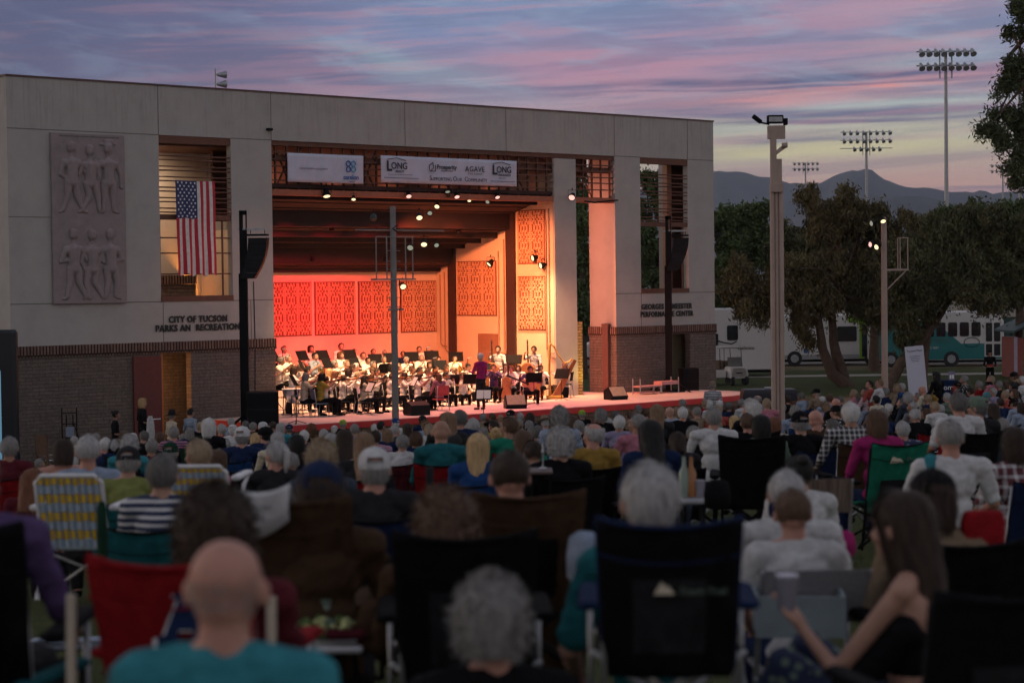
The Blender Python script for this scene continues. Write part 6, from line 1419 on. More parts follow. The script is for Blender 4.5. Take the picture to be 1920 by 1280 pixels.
b = MB(); b.prism([(4.85, .40), (6.10, .40), (6.18, .9), (6.02, 1.12), (5.75, 1.25), (5.32, 2.6), (4.2, 2.8), (4.2, 2.45), (4.85, 2.4)], -.02, .13); b.build('green_cab', M_limep, g); b = MB(); b.box(1.72, 1.95, -.02, -.008, .72, .98); b.build('blue_sign', mat('sign_blue', (.02, .12, .4), .6), g)
b = MB(); b.box(4.98, 5.30, -.035, -.022, .5, 2.3); b.build('cab_door', M_glass, g)
g, L_ = bus('plain white bus behind the golf cart, close to the building corner', 1330, 1452, 100, 3.45, (M_whitep, M_whitep), [(.9, 1.45, 1.85, 2.6), (.15, .45, 1.6, 2.2)], wheels=(), hood=0)
text('Cafetito', .26, clothmat('brown'), g, (1.42, -.02, 1.38), ext=.002, name='small_lettering'); b = MB(); b.tube([(0.2, -.05, 1.9), (.7, -.25, 1.75), (1.1, -.3, 1.68), (1.35, -.3, 1.8)], .035, 6); b.build('mirror_arm', M_black, g)
g = thing('golf_cart', 'white golf cart with dark roof posts parked on the grass at the building corner', 'golf cart', (at(1378, 722, 92).x, 92, 0), R(-160 + 180)); b = MB()
b.prism([(-.25, .32), (.62, .32), (.70, .50), (.62, .78), (.30, .84), (-.25, .84)], -.05, .1); b.loft([[(x * s_ + .2, y - .05, z) for x, y in ((-.42, 0), (.42, 0), (.42, .9), (-.42, .9))] for z, s_ in ((.35, 1.0), (.62, 1.0), (.86, .72))]); b.build('front_body', M_whitep, g, bevel=.04)
b = MB(); b.bbox(-.95, -.28, .3, 1.5, .35, .70, .04); b.bbox(-.62, .1, 1.0, 2.3, .35, .72, .04); b.build('rear_body', M_whitep, g); b = MB(); b.bbox(-.55, -.15, .9, 1.2, .72, 1.15, .04); b.bbox(-.55, .5, 1.3, 1.5, .7, 1.1, .04); b.build('seat', clothmat('tan'), g)
b = MB(); b.bbox(-.72, .62, -.05, 1.7, 1.72, 1.78, .03); b.build('roof', mat('pale_roof', (.33, .31, .29), .6), g)
b = MB(); [b.cyl((x, y, .75), (x * .96, y + .08, 1.73), .016, n=6) for x in (-.58, .55) for y in (.35, 1.5)]; b.cyl((-.3, .5, .75), (-.3, .5, 1.73), .014, n=6); b.build('roof_posts', M_black, g)
b = MB(); b.add([(-.2, .30, .86), (.56, .30, .86), (.54, .38, 1.3), (-.2, .38, 1.3)], [(0, 1, 2, 3)]); o_ = b.build('windscreen', mat('hazy_plastic', (.2, .2, .2), .2, var=0), g); b = MB(); b.box(.05, .35, -.07, -.055, .56, .60); b.build('front_slot', M_black, g)
for x, y in ((-.12, .1), (.58, .1), (-.85, 1.2), (.5, 1.7)): b = MB(); b.cyl((x - .08, y, .23), (x + .08, y, .23), .23, .23, 18); b.build('wheel', M_tyre, g, smooth=True)
g = thing('parked_car', 'white car seen through the gap between stage pier and right tower', 'car', (at(1072, 662, 112).x, 112, 0), 0); b = MB()
b.prism([(0, .3), (4.2, .3), (4.25, .65), (4.1, .85), (3.2, 1.0), (2.6, 1.42), (1.0, 1.45), (.2, .95), (0, .8)], 0, 1.75); b.build('body', M_whitep, g, bevel=.1); b = MB(); b.prism([(1.05, .98), (3.0, .98), (2.5, 1.34), (1.15, 1.36)], -.012, -.002); b.build('window', M_glass, g); wheel(g, .85, -.03, .33, .2); wheel(g, 3.4, -.03, .33, .2)
def wallbox(name, label, cat, px0, px1, pytop, d, th, m, kindname='wall'):
    a = at(px0, pytop, d); c = at(px1, pytop, d); g = thing(name, label, cat, (a.x, d, 0)); b = MB(); b.box(0, c.x - a.x, 0, th, 0, a.z); b.build(kindname, m, g); return g, c.x - a.x, a.z
g, Lw, Hw = wallbox('warehouse', 'long low cream warehouse wall behind the buses', 'building', 1330, 2000, 548, 150, 12, stucco('cream_wall', (.36, .33, .28), 0)); b = MB(); b.box(-.2, Lw + .2, -.3, 12, Hw + .003, Hw + .2); b.build('roof', M_cap, g)
g, Lw, Hw = wallbox('mesh_fence', 'dark green screened fence behind the parked buses', 'fence', 1040, 2000, 604, 128, .08, mat('green_screen', (.025, .05, .045), .9), 'screen'); b = MB(); [b.cyl((x, -.05, 0), (x, -.05, Hw + .1), .05, n=6) for x in np.arange(0, Lw, 3)]; b.build('posts', M_galv, g)
g = thing('picnic_kiosk', 'small red-walled kiosk with a pitched roof at the right edge', 'kiosk', (at(1905, 690, 95).x, 95, 0)); b = MB(); b.box(.06, 4, 0, 3, 0, 1.95); b.build('wall', mat('red_brown_wall', (.28, .08, .06), .8), g); b = MB(); b.box(-.08, .05, -.08, .08, 0, 2.0); b.build('post', mat('lilac_post', (.4, .33, .42), .7), g)
b = MB(); b.box(.4, .6, .2, .4, 1.95, 2.35); b.build('upright', mat('sage_paint', (.18, .25, .22), .7), g); b = MB(); b.add([(-.2, -.4, 2.2), (2.2, -.4, 3.4), (4.6, -.4, 2.2), (-.2, 3.4, 2.2), (2.2, 3.4, 3.4), (4.6, 3.4, 2.2), (-.2, -.4, 2.3), (2.2, -.4, 3.5), (4.6, -.4, 2.3), (-.2, 3.4, 2.3), (2.2, 3.4, 3.5), (4.6, 3.4, 2.3)], [(0, 1, 4, 3), (1, 2, 5, 4), (6, 9, 10, 7), (7, 10, 11, 8), (0, 6, 7, 1), (1, 7, 8, 2), (3, 4, 10, 9), (4, 5, 11, 10), (0, 3, 9, 6), (2, 8, 11, 5)]); b.build('roof', mat('slate_green_roof', (.05, .08, .08), .7), g)
# banner stand, table, covered case, video screen
p = at(1728, 745, 58); g = thing('rollup_banner', 'tilted white roll-up banner printed with two portraits, on the right lawn', 'banner stand', (p.x, 58, gz(p.x, 58)), R(-4)); g.rotation_euler = (R(0), R(-5), R(-4)); zt = at(1727, 648, 58).z - g.location.z
b = MB(); b.box(-.27, .27, -.006, .006, .05, zt); b.build('panel', mat('banner_paper', (.50, .50, .58), .7, var=.03), g); b = MB(); b.bbox(-.30, .30, -.08, .08, 0, .06, .01); b.build('base', M_galv, g)
text('Tucson Pops', .085, M_ink, g, (-.22, -.012, zt - .16), ext=.001, name='printed_title')
for k in range(4): b = MB(); b.box(-.16 + .02 * k, .16 - .015 * k, -.010, -.008, zt - .30 - k * .05, zt - .285 - k * .05); b.build('printed_line', mat('grey_ink', (.15, .15, .2), .8), g)
for x, m1, m2, hz in ((-.09, clothmat('maroon'), M_paper, .60), (.13, M_paper, clothmat('charcoal'), .63)):
    b = MB(); b.prism([(x - .10, .52), (x + .10, .52), (x + .11, .82), (x + .05, .9), (x - .05, .9), (x - .11, .82)], -.010, -.008); b.build('printed_portrait', m1, g); b = MB(); b.prism([(x + .055 * math.cos(a), hz + .36 + .07 * math.sin(a)) for a in np.linspace(0, 2 * PI, 13)[:-1]], -.013, -.011); b.build('printed_face', skinmat('tan') if x < 0 else skinmat('brown'), g)
p = at(1775, 735, 60); g = thing('booth_table', 'small table under a navy cloth with white lettering, right of the roll-up banner', 'table', (p.x, 60, gz(p.x, 60)), 0); zt = at(1775, 712, 60).z - g.location.z
b = MB(); b.loft([[(-.33, -.3, 0), (.33, -.3, 0), (.33, .3, 0), (-.33, .3, 0)], [(-.29, -.26, zt), (.29, -.26, zt), (.29, .26, zt), (-.29, .26, zt)]]); b.build('tablecloth', clothmat('navy'), g, bevel=.02); text('comc', .22, M_white, g, (-.26, -.31, zt - .28), ext=.002, name='white_lettering')
g2 = thing('display_card', 'small purple display card standing on the navy table', 'sign', (p.x + .13, 59.9, g.location.z + zt)); b = MB(); b.box(-.09, .09, -.01, .01, 0, .26); b.build('card', clothmat('lilac'), g2); b = MB(); b.box(-.06, -.01, -.014, -.011, .04, .16); b.box(.01, .06, -.014, -.011, .04, .16); b.build('printed_mark', M_white, g2)
a, c = at(1393, 775, 55), at(1496, 729, 55); g = thing('covered_case', 'long low case under a black cover, behind the tall steel pole', 'covered case', ((a.x + c.x) / 2, 55.3, gz(a.x, 55)), 0); hw = (c.x - a.x) / 2; zt = c.z - g.location.z
b = MB(); b.loft([[(x * s_, y * s_, z) for x, y in ((-hw, -.4), (hw, -.4), (hw, .4), (-hw, .4))] for z, s_ in ((0, 1.06), (zt - .12, 1.0), (zt - .03, .97), (zt, .90))]); b.build('cover', mat('black_cover', (.012, .013, .02), .5, bump=.5, bscale=5), g, bevel=.04)
b = MB(); b.bbox(-.12, .10, -.1, .1, zt + .002, zt + .05, .01); b.build('latch', M_galv, g)
p = at(28, 618, 49); z0 = gz(p.x, 49); g = thing('video_screen', 'black-framed upright video screen glowing pale blue at the left edge', 'screen', (p.x, 49, z0)); zt = p.z - z0
b = MB(); b.bbox(-2.6, 0, 0, .35, 0, zt, .08); b.build('frame', mat('gloss_black', (.006, .008, .014), .4, var=0), g); b = MB(); b.box(-2.4, -.37, -.01, -.003, .35, zt - 1.0); b.build('screen', mat('screen_glow', (.1, .2, .3), .4, emit=(.25, .55, .8), estr=.3, var=0), g)
# ---------------------------------------------------------------- audience on the lawn
AUD = """18 840 34 short grey maroon ch=red ch_em
119 846 42 bob dark_brown none skin=rosy ch=none
165 846 50 crop silver light_blue ch=none
198 834 20 short white navy
139 826 13 short silver white
75 869 15 short grey charcoal
99 864 22 short grey black hat=straw:white:black ch=none
62 905 46 wavy auburn maroon ch=none
232 822 20 bun brown black
250 822 16 short white white hat=cap:white
243 836 34 curly silver aqua
241 866 44 short grey olive hat=cap:charcoal ch=teal
305 889 56 short dark_grey striped_navy_and_white s ch=teal
320 848 30 short grey charcoal hat=cap:dark_green
326 812 20 short grey striped_purple_and_pink
344 822 14 short grey tan
370 852 46 short sandy pink k=sit_left ch=none
392 800 30 bob white black
402 836 18 bob brown coral
421 836 22 curly silver navy
434 792 13 short silver light_blue
437 806 16 short white white hat=cap:white
455 818 33 crop grey navy hat=cap:white ch=blue
479 823 19 bob blonde white
497 815 28 short black navy hat=beret:black
494 801 16 short white lilac hat=cap:white
512 799 13 crop dark_brown navy
526 803 18 bob silver aqua
543 804 13 short dark_grey navy hat=cap:navy
521 825 24 short silver cream
518 852 38 pony silver charcoal k=sit_left ch=black
540 826 16 bob blonde charcoal
557 832 30 bob black black ch=red logo
584 805 18 curly auburn black
590 820 23 short sandy light_blue hat=bucket:brown
607 815 17 short silver lime
602 860 64 curly sandy slate ch=navy
628 806 12 short white white hat=cap:white
643 795 12 short grey black hat=cap:lime
646 824 34 wavy dark_brown black
683 834 44 long light_brown charcoal ch=red
704 820 20 short dark_brown striped_pink_and_lilac
715 799 14 short black light_blue
702 803 9 short white white
741 793 14 short white white hat=cap:blue
741 807 16 short silver tan
764 804 20 long dark_brown slate
793 788 11 short brown navy hat=cap:charcoal
805 806 20 bob sandy white
797 798 17 curly light_brown light_blue
839 790 32 long light_brown charcoal
863 786 28 short dark_grey navy
827 811 33 bald bald teal skin=tan ch=red sc=1.05
887 800 26 short silver purple
854 836 34 long black black
897 838 50 long blonde blue ch=blue
702 879 60 crop grey charcoal hat=cap:white k=sit_wide ch=navy
906 783 12 short grey tan
922 782 12 short brown black
925 799 18 short dark_brown yellow
938 784 12 bald bald tan
958 779 18 short grey tan hat=cap:black
975 781 13 short silver navy
974 794 18 long grey black
994 783 20 wavy dark_brown navy
992 798 17 wavy grey navy
954 800 32 short brown green skin=tan ch=red
930 813 18 bun blonde navy
980 827 38 long brown green ch=blue
1022 794 34 curly silver tan hat=straw:tan:black ch=none
1049 783 37 curly grey floral_light_blue_and_navy
1050 832 60 curly silver black ch=black
1091 777 12 short grey black hat=cap:lime
1112 815 38 ring silver mustard skin=rosy ch=black sc=1.0
1126 780 24 curly grey black
1154 778 13 short dark_grey black
1161 793 24 short white lilac
1194 794 28 crop grey pink
1181 779 14 short brown tan
1197 768 12 short grey black hat=cap:grey
1220 815 50 wavy black navy ch=slate
1232 774 30 wavy light_brown charcoal
1255 773 16 bald bald light_blue
1279 757 13 short grey tan
1280 775 20 short white black
1268 771 12 short sandy tan
1265 791 13 short sandy red
1285 794 25 bob black striped_white_and_blue ch=navy
1306 773 17 short grey tan
1308 787 20 wavy auburn maroon
1321 757 11 short sandy red
1329 759 17 curly white white
1349 759 15 short white black
1338 783 32 short grey white
1342 806 30 short grey sage hat=cap:tan ch=dark_green
1390 756 15 short grey white
1420 749 14 ring grey light_blue
1437 757 17 short sandy pink
1407 768 34 curly white black
1440 767 18 bob dark_brown black
1376 791 23 long blonde red ch=blue
1401 792 28 short brown black
1427 799 38 bob black sage k=sit_wide ch=none
1453 797 30 bob auburn cream
1499 792 34 crop grey black hat=cap:black ch=navy
1530 786 27 bald bald brown skin=rosy
1476 749 14 short dark_brown black
1487 760 12 bob auburn sage
1501 744 14 short dark_grey light_blue
1501 758 15 long blonde sage
1530 737 13 short grey rosy hat=cap:black k=sit_left
1540 752 13 short grey light_blue hat=cap:white k=sit_left
1518 759 15 short grey navy
1530 759 14 short brown black
1556 747 15 short brown light_blue
1594 776 35 short white checked_charcoal_and_white k=sit_wide ch=brown
1567 772 20 short brown floral_black_and_white hat=cap:black k=sit_left
1567 757 16 bald bald black
1574 751 14 short dark_grey navy
1643 792 44 bob brown magenta ch=green logo
1630 721 13 short dark_brown coral k=sit_left
1621 735 13 short dark_grey striped_pink_and_white k=sit_left
1648 719 14 short light_brown white
1642 750 16 short black cream
1665 766 17 short white charcoal
1681 729 14 curly sandy tan
1690 726 12 short silver blue
1690 755 17 short dark_grey black
1702 747 22 curly silver slate
1710 762 18 short silver grey
1715 780 22 short silver black ch=red em
1729 732 14 bald bald cream skin=rosy
1750 732 15 short sandy mustard hat=bucket:tan
1752 764 20 short sandy white
1762 768 17 short silver magenta
1692 806 28 short silver floral_navy_and_lilac
1796 757 34 short dark_grey white s k=sit_wide skin=rosy ch=black
1781 820 50 crop grey white s k=sit_wide ch=none skin=rosy
1832 764 34 short dark_grey charcoal hat=cap:sage
1861 768 26 wavy dark_brown black
1807 712 14 short grey floral_black_and_white
1795 724 14 short brown red hat=cap:black
1793 731 15 short grey lilac hat=cap:coral
1755 704 11 long black black
1857 712 13 short sandy pink
1854 723 14 short tan grey hat=cap:black
1861 735 14 short silver lilac
1850 745 16 short grey light_blue hat=cap:aqua
1901 706 12 short brown black hat=cap:black
1905 715 12 short sandy tan
1915 713 13 short white white
1899 724 14 short black black
1901 738 14 bob brown grey
1884 740 13 short sandy coral
1901 757 16 short dark_brown light_blue hat=cap:black
1915 764 18 bob dark_brown light_blue
1903 832 62 bob dark_brown plaid_maroon_and_white ch=navy em
1875 755 14 short dark_brown navy ch=blue
955 893 74 crop dark_brown slate ch=brown
1217 938 103 short silver teal ears sc=1.06 ch=none
1486 962 65 crop brown white ch=none
1474 926 62 crop silver white s k=sit_wide ch=none
1497 886 48 bun black white ch=none
1600 738 13 short sandy pink
1660 735 13 short grey navy
1672 747 14 curly sandy black
1720 745 14 short grey white
1738 748 15 short sandy navy
1775 745 15 short silver sage
1820 735 14 short dark_brown grey
1835 722 13 short grey red
1872 722 13 short grey charcoal
1888 722 12 bob brown white
1840 792 24 short dark_brown charcoal
1880 800 26 short grey blue
1345 770 17 short sandy coral
1365 762 15 short dark_grey navy
1380 768 17 bob brown tan
1465 765 16 short grey charcoal
1490 772 20 short grey light_blue
1548 765 18 bob light_brown lilac
1608 752 15 short dark_grey black
1620 760 17 bob silver light_blue
1655 778 20 short grey navy
1735 775 20 bob brown black
1240 795 22 short sandy navy
1210 775 15 short brown grey
1140 795 20 short silver red
1075 790 20 bob brown slate
1085 800 22 short grey black
1008 812 22 short dark_grey charcoal
905 812 18 bob grey black
875 812 22 short silver grey
780 825 24 curly brown navy
755 830 24 short grey white
725 815 20 bob light_brown navy
665 805 16 short grey lilac
620 825 20 short silver tan
570 818 18 short white navy
475 800 14 short grey charcoal
460 797 13 short dark_grey white
415 805 16 short silver red
375 800 15 short sandy black
355 812 17 bob grey navy
300 822 18 short brown charcoal
285 838 22 short grey maroon
270 818 16 short dark_grey black
215 838 20 short silver navy
180 822 15 short grey tan
410 862 34 bob brown black ch=black
545 868 30 short grey black ch=none
1000 850 34 short dark_brown black ch=black
1300 815 28 short grey black ch=black
1560 800 26 short dark_grey black ch=none
1270 830 34 bob dark_brown charcoal ch=black"""
PLX = [(0, 60, 'at the far left'), (60, 200, 'below the relief panel'), (200, 330, 'below the red door'), (330, 440, 'below the lit passage'), (440, 520, 'before the left subwoofers'), (520, 600, 'below the kettledrum'), (600, 690, 'below the violinists'), (690, 780, 'near the grey pole'),
       (780, 870, 'left of the conductor'), (870, 950, 'below the conductor'), (950, 1050, 'below the guitarist'), (1050, 1130, 'below the harp'), (1130, 1200, 'below the rightmost monitor'), (1200, 1280, 'below the right tower'), (1280, 1340, 'below the right doorway'), (1340, 1430, 'below the golf cart'), (1430, 1510, 'beside the tall steel pole'),
       (1510, 1600, 'below the leaning trunk'), (1600, 1700, 'around the tan pole'), (1700, 1770, 'before the roll-up banner'), (1770, 1840, 'below the navy table'), (1840, 1930, 'near the standing guard')]
def aud_place(px, w_):
    pl = [p for a, b, p in PLX if a <= px < b][0]
    row = 'farthest' if w_ < 15 else 'far' if w_ < 19 else 'distant' if w_ < 26 else 'middle' if w_ < 42 else 'near'
    return '%s row %s' % (row, pl)
recs = []
for l in AUD.split('\n'):
    f = l.split(); o = dict(x.split('=') for x in f[6:] if '=' in x); o.update({x: 1 for x in f[6:] if '=' not in x}); recs.append((int(f[0]), int(f[1]), int(f[2]), f[3], hn(f[4]), hn(f[5]), o))
def desc(r):
    px, py, w_, hs, hc, sh, o = r; s_ = {'none': 'bare shoulders'}.get(sh, sh)
    if 'hat' in o: h = o['hat'].split(':'); head = '%s %s' % (hn(h[1]), {'cap': 'cap', 'straw': 'brimmed hat', 'bucket': 'sun hat', 'beret': 'beret'}[h[0]])
    elif hs == 'bald': head = 'bald head'
    elif hs == 'ring': head = 'balding crown'
    else: head = '%s %s hair' % (SN[hs], hc)
    return 'person with %s, %s' % (head, s_ + ' top' if s_ != 'bare shoulders' else s_)
labs = dedupe([[desc(r), aud_place(r[0], r[2]), r[0]] for r in recs])
HWD = {'short': .178, 'crop': .168, 'bald': .156, 'ring': .172, 'curly': .222, 'afro': .25, 'bob': .200, 'long': .198, 'wavy': .215, 'pony': .178, 'bun': .178}
AIM = W(14.5, 0); used = {}
rnd = random.Random(4)
chairlabs = []
ELOG = []
for r, lb in zip(recs, labs):
    px, py, w_, hs, hc, sh, o = r
    if hc in ('tan',): hc = 'sandy'
    if sh == 'rosy': sh = 'tan'
    hw = HWD[hs]
    hw *= 1.07
    if 'hat' in o: hw = .20 if o['hat'].startswith('cap') else (.235 if o['hat'].startswith('beret') else .30 if o['hat'].startswith('bucket') else .36)
    d0 = FPX * hw / w_; best = None
    if w_ >= 110: k_ = [1.0]
    else: k_ = np.linspace(.86, 1.16, 13)
    for k in k_:
        d = min(d0 * k, 53.0); p = at(px, py, d); e = p.z - 1.19 - gz(p.x, d); c = abs(e) + .25 * abs(math.log(k))
        if best is None or c < best[0]: best = (c, d, e, k)
    d = best[1]; p = at(px, py, d); sc = float(o.get('sc', 1)) * (.97 + .06 * rnd.random()) * min(1.08, max(.93, best[3] ** .5)); ELOG.append((px, py, w_, round(d, 1), round(best[2], 2)))
    key = o.get('k') or rnd.choice(['sit', 'sit', 'sit_wide', 'sit_lean', 'sit_down', 'sit_left', 'sit_right'] if w_ < 40 else ['sit', 'sit_lean', 'sit_lean'])
    if 'slump' in o: key = 'sit_down'
    rz = face(p, AIM) + rnd.uniform(-.22, .22) * (1 if key in ('sit', 'sit_wide', 'sit_lean') else .5)
    kw = {}
    if 'hat' in o: h = o['hat'].split(':'); kw = dict(hat=h[0], hatc=hn(h[1]), band=hn(h[2]) if len(h) > 2 else None)
    skin = o.get('skin', rnd.choice(['fair', 'fair', 'rosy', 'tan']))
    shirt = None if sh == 'none' else sh
    if sh == 'none': shirt = None
    pr = person(lb, p, rz, key, hs, hc, shirt, 'short' if 's' in o or rnd.random() < .35 else 'long', rnd.choice(['charcoal', 'navy', 'tan', 'slate', 'black']), skin, sc=sc, group='seated audience on the lawn', detail=2 if w_ > 14 else 1, v=rnd.randrange(2) if w_ > 40 else 0, **kw)
    if sh == 'none': link('top', B(key)['short'], clothmat('black'), pr).scale = (.93, .9, .86)
    base = pr.location
    ch = o.get('ch'); 
    if ch == 'none': continue
    if ch is None and (w_ < 17 or rnd.random() < .35): continue
    col = hn(ch) if ch else rnd.choice(['black', 'navy', 'black', 'charcoal', 'slate', 'maroon', 'blue', 'dark green'])
    g_ = gz(base.x, base.y); dz_ = base.z - g_; cb = Vector((base.x, base.y, base.z)); cs = sc * (1.0 if w_ < 60 else 1.04)
    chairlabs.append((camp_chair('x', cb + Vector((0, 0, -.02)), rz, col, sc=cs, trim='black'), 'folding %s camp chair under the %s' % (col, ''), lb, px))
    c_ = chairlabs[-1][0]
    if 'logo' in o or 'ch_em' in o or 'em' in o:
        if 'logo' in o: chairlogo(c_, -.05, .76, -.455, .12, R(-17))
        else: emblemA(c_, -.12 if 'ch_em' in o else (.05 if w_ > 50 else 0), .70, -.445, .17 if w_ < 50 else .2, R(-17), clothmat('white'), clothmat('navy'))
for c_, a, lb, px in chairlabs:
    s = lb.replace('person with ', '').replace(',', ''); c_['label'] = (a + s).strip()
    w = c_['label'].split()
    if len(w) > 16: c_['label'] = ' '.join(c_['label'].replace('folding ', '').replace(' row ', ' ').split()[:16])
ELOG.sort(key=lambda e: -abs(e[4])); print('OFFSETS', ELOG[:14])

# ---- nearest people, placed one by one
def chair_px(label, x0, x1, ytop, sc, deg, col, **k):
    d = .47 * sc * FPX / (x1 - x0); p = at((x0 + x1) / 2, ytop, d); return camp_chair(label, (p.x, p.y + .4 * sc, p.z - .91 * sc), R(deg), col, sc=sc, group='camp chairs closest to the camera', **k)
near = 'nearest people of the audience'
def near_person(label, px, py, w_, hwid, key='sit', **k):
    d = FPX * hwid / w_; p = at(px, py, d); kw = dict(rz=face(p, AIM)); kw.update(k); rz = kw.pop('rz'); return person(label, p, rz, key, group=near, **kw), p
def near_chair(label, pr, col, sc=1.0, dz=0, **k): return camp_chair(label, pr.location + Vector((0, 0, dz)), pr.rotation_euler[2], col, sc=sc, group='camp chairs closest to the camera', **k)
a, p = near_person('bald man in a bright teal shirt, lowest left, in a dark grey chair', 425, 1100, 148, .172, hs='stubble', hc='grey', shirt='aqua', sleeve='short', skin='rosy', rz=R(-6)); near_chair('dark grey camp chair of the bald man in teal', a, 'slate', 1.0, 0)
a, p = near_person('person with bushy dark brown hair in the red chair before the bald man', 403, 1000, 165, .27, hs='afro', hc='dark brown', shirt='maroon', sc=1.0)
c_ = chair_px('red camp chair with a white and navy letter emblem and pale wooden posts', 207, 498, 1048, .98, -8, 'red'); emblemA(c_, .07, .74, -.46, .2, R(-17), clothmat('white'), clothmat('navy'))
for s in (-1, 1): b = MB(); b.cyl((s * .315, -.42, .35), (s * .315, -.40, .80), .016); b.build('post', mat('pale_wood', (.40, .34, .27), .6), c_)
a, p = near_person('person with short fluffy grey hair at the bottom centre in a black top', 920, 1160, 164, .225, hs='curly', hc='grey', shirt='black', skin='rosy', tilt=0) if False else near_person('person with short fluffy grey hair at the bottom centre in a black top', 920, 1166, 160, .245, hs='curly', hc='grey', shirt='black', skin='rosy'); near_chair('black low-backed camp chair of the grey-haired person at the bottom centre', a, 'black', .9, -.08)
a, p = near_person('person with brown fuzzy hair behind the tall black chair at the centre', 836, 990, 125, .25, hs='afro', hc='brown', shirt='brown', key='sit_down')
c_ = chair_px('tall black camp chair hiding the person with fuzzy brown hair', 738, 990, 1000, .96, 2, 'black')
pw = [o_ for o_ in bpy.data.objects if o_.get('label', '').startswith('person with short silver hair, teal')][0]
c_ = chair_px('tall black camp chair with a small grey logo behind the white-haired person in teal', 1137, 1393, 975, .86, -3, 'black', trim='navy'); chairlogo(c_, -.02, .66, -.445, .07, R(-17))
a, p = near_person('person in a navy cap with dark hair in the large brown camp chair', 602, 925, 92, .19, hs='bob', hc='dark brown', shirt='brown', hat='cap', hatc='navy')
c_ = chair_px('large brown camp chair with a white towel over its back', 452, 665, 935, .92, -4, 'brown')
def towel():
    base = c_.location; g = thing('towel', 'white towel with small grey printed words hung over the brown camp chair', 'towel', base, R(-4)); b = MB(); n = 14; top = []
    for j, (y, z) in enumerate(((-.36, .82), (-.44, .89), (-.475, .88), (-.475, .80), (-.465, .74))):
        for i in range(n): u_ = i / (n - 1); top.append((-.235 + .245 * u_, y - .008 * math.sin(u_ * 9), z + .035 * (2 * u_ - 1) ** 2 - (.03 * math.sin(u_ * 2.6 + 1) if j == 4 else 0) - .02))
    b.v = top; b.f = [(j * n + i, j * n + i + 1, (j + 1) * n + i + 1, (j + 1) * n + i) for j in range(4) for i in range(n - 1)]; b.m = [0] * len(b.f); o = b.build('cloth', clothmat('white'), g, smooth=True); s = o.modifiers.new('t', 'SOLIDIFY'); s.thickness = .008
    text('Thanks for', .032, clothmat('grey'), g, (-.19, -.492, .81), ext=.001, name='printed_words'); text('coming', .032, clothmat('grey'), g, (-.17, -.490, .77), ext=.001, name='printed_words')
towel()
c_ = chair_px('wide brown camp chair behind the dark-haired man in grey-blue', 880, 1078, 925, .92, 4, 'brown')
a, p = near_person('woman with very long dark brown hair holding a clear cup at the lower right', 1690, 985, 112, .20, key='side', hs='long', hc='dark brown', shirt=None, pants=None, skin='fair', rz=R(62), detail=1)
link('black_top', B('side')['short'], clothmat('black'), a).scale = (.90, .97, .86); sh_ = link('floral_shorts', B('side')['trousers'], clothmat('floral_navy_and_sage'.replace('_', ' ')), a); sh_.scale = (1, .98, 1)
SIDE = a
g = thing('clear_cup', 'clear cup of drink held by the long-haired woman', 'cup', a.matrix_basis @ Vector((-.145, .385, .875))); b = MB(); b.loft([[(math.cos(t_) * r, math.sin(t_) * r, z) for t_ in np.linspace(0, 2 * PI, 17)[:-1]] for r, z in ((.028, 0), (.040, .11))], caps=False); b.build('cup', mat('clear_plastic', (.22, .21, .25), .12, var=0, spec=.8), g); b = MB(); b.cyl((0, 0, .112), (0, 0, .12), .042, .040, 16); b.build('lid', mat('clear_lid', (.3, .3, .34), .2, var=0), g)
cs_ = camp_chair('camp chair with orange-brown edges under the long-haired woman', a.location, R(62), 'black', sc=1.0, group='camp chairs closest to the camera', frame=mat('rust_frame', (.2, .05, .02), .5))
a, p = near_person('person in a black cap with a beige collar, in a black chair at the right', 1748, 935, 84, .19, hs='bob', hc='dark brown', shirt='tan', hat='cap', hatc='black')
near_chair('black camp chair of the person in the black cap at the right', a, 'black', 1.1, .04); 
g = thing('red_bag', 'bright red cloth bag slung between two chairs at the right', 'bag', at(1842, 1000, 8.4) + Vector((0, 0, 0)), R(10)); b = MB(); b.loft([[(x * s_, y * s_, z) for x, y in ((-.10, -.03), (.09, -.04), (.11, .03), (-.09, .04))] for z, s_ in ((-.13, .7), (-.06, .95), (.05, 1.0), (.10, .85))]); b.build('cloth', clothmat('red'), g, bevel=.02)
a, p = near_person('person in a purple shirt cut off by the left edge', -62, 890, 110, .19, hs='bob', hc='grey', shirt='purple', key='sit_wide'); near_chair('black camp chair of the person in purple at the left edge', a, 'black', 1.15, .0)
c_ = chair_px('red and teal folding chair at the lower left corner', -240, 26, 1120, .9, -14, 'maroon', trim='teal')
c_ = chair_px('black camp chair at the bottom right corner', 1690, 2010, 1110, .95, 12, 'black')
c_ = chair_px('large black camp chair under the two dark-haired people beside the steel pole', 1362, 1478, 818, 1.25, -6, 'black')
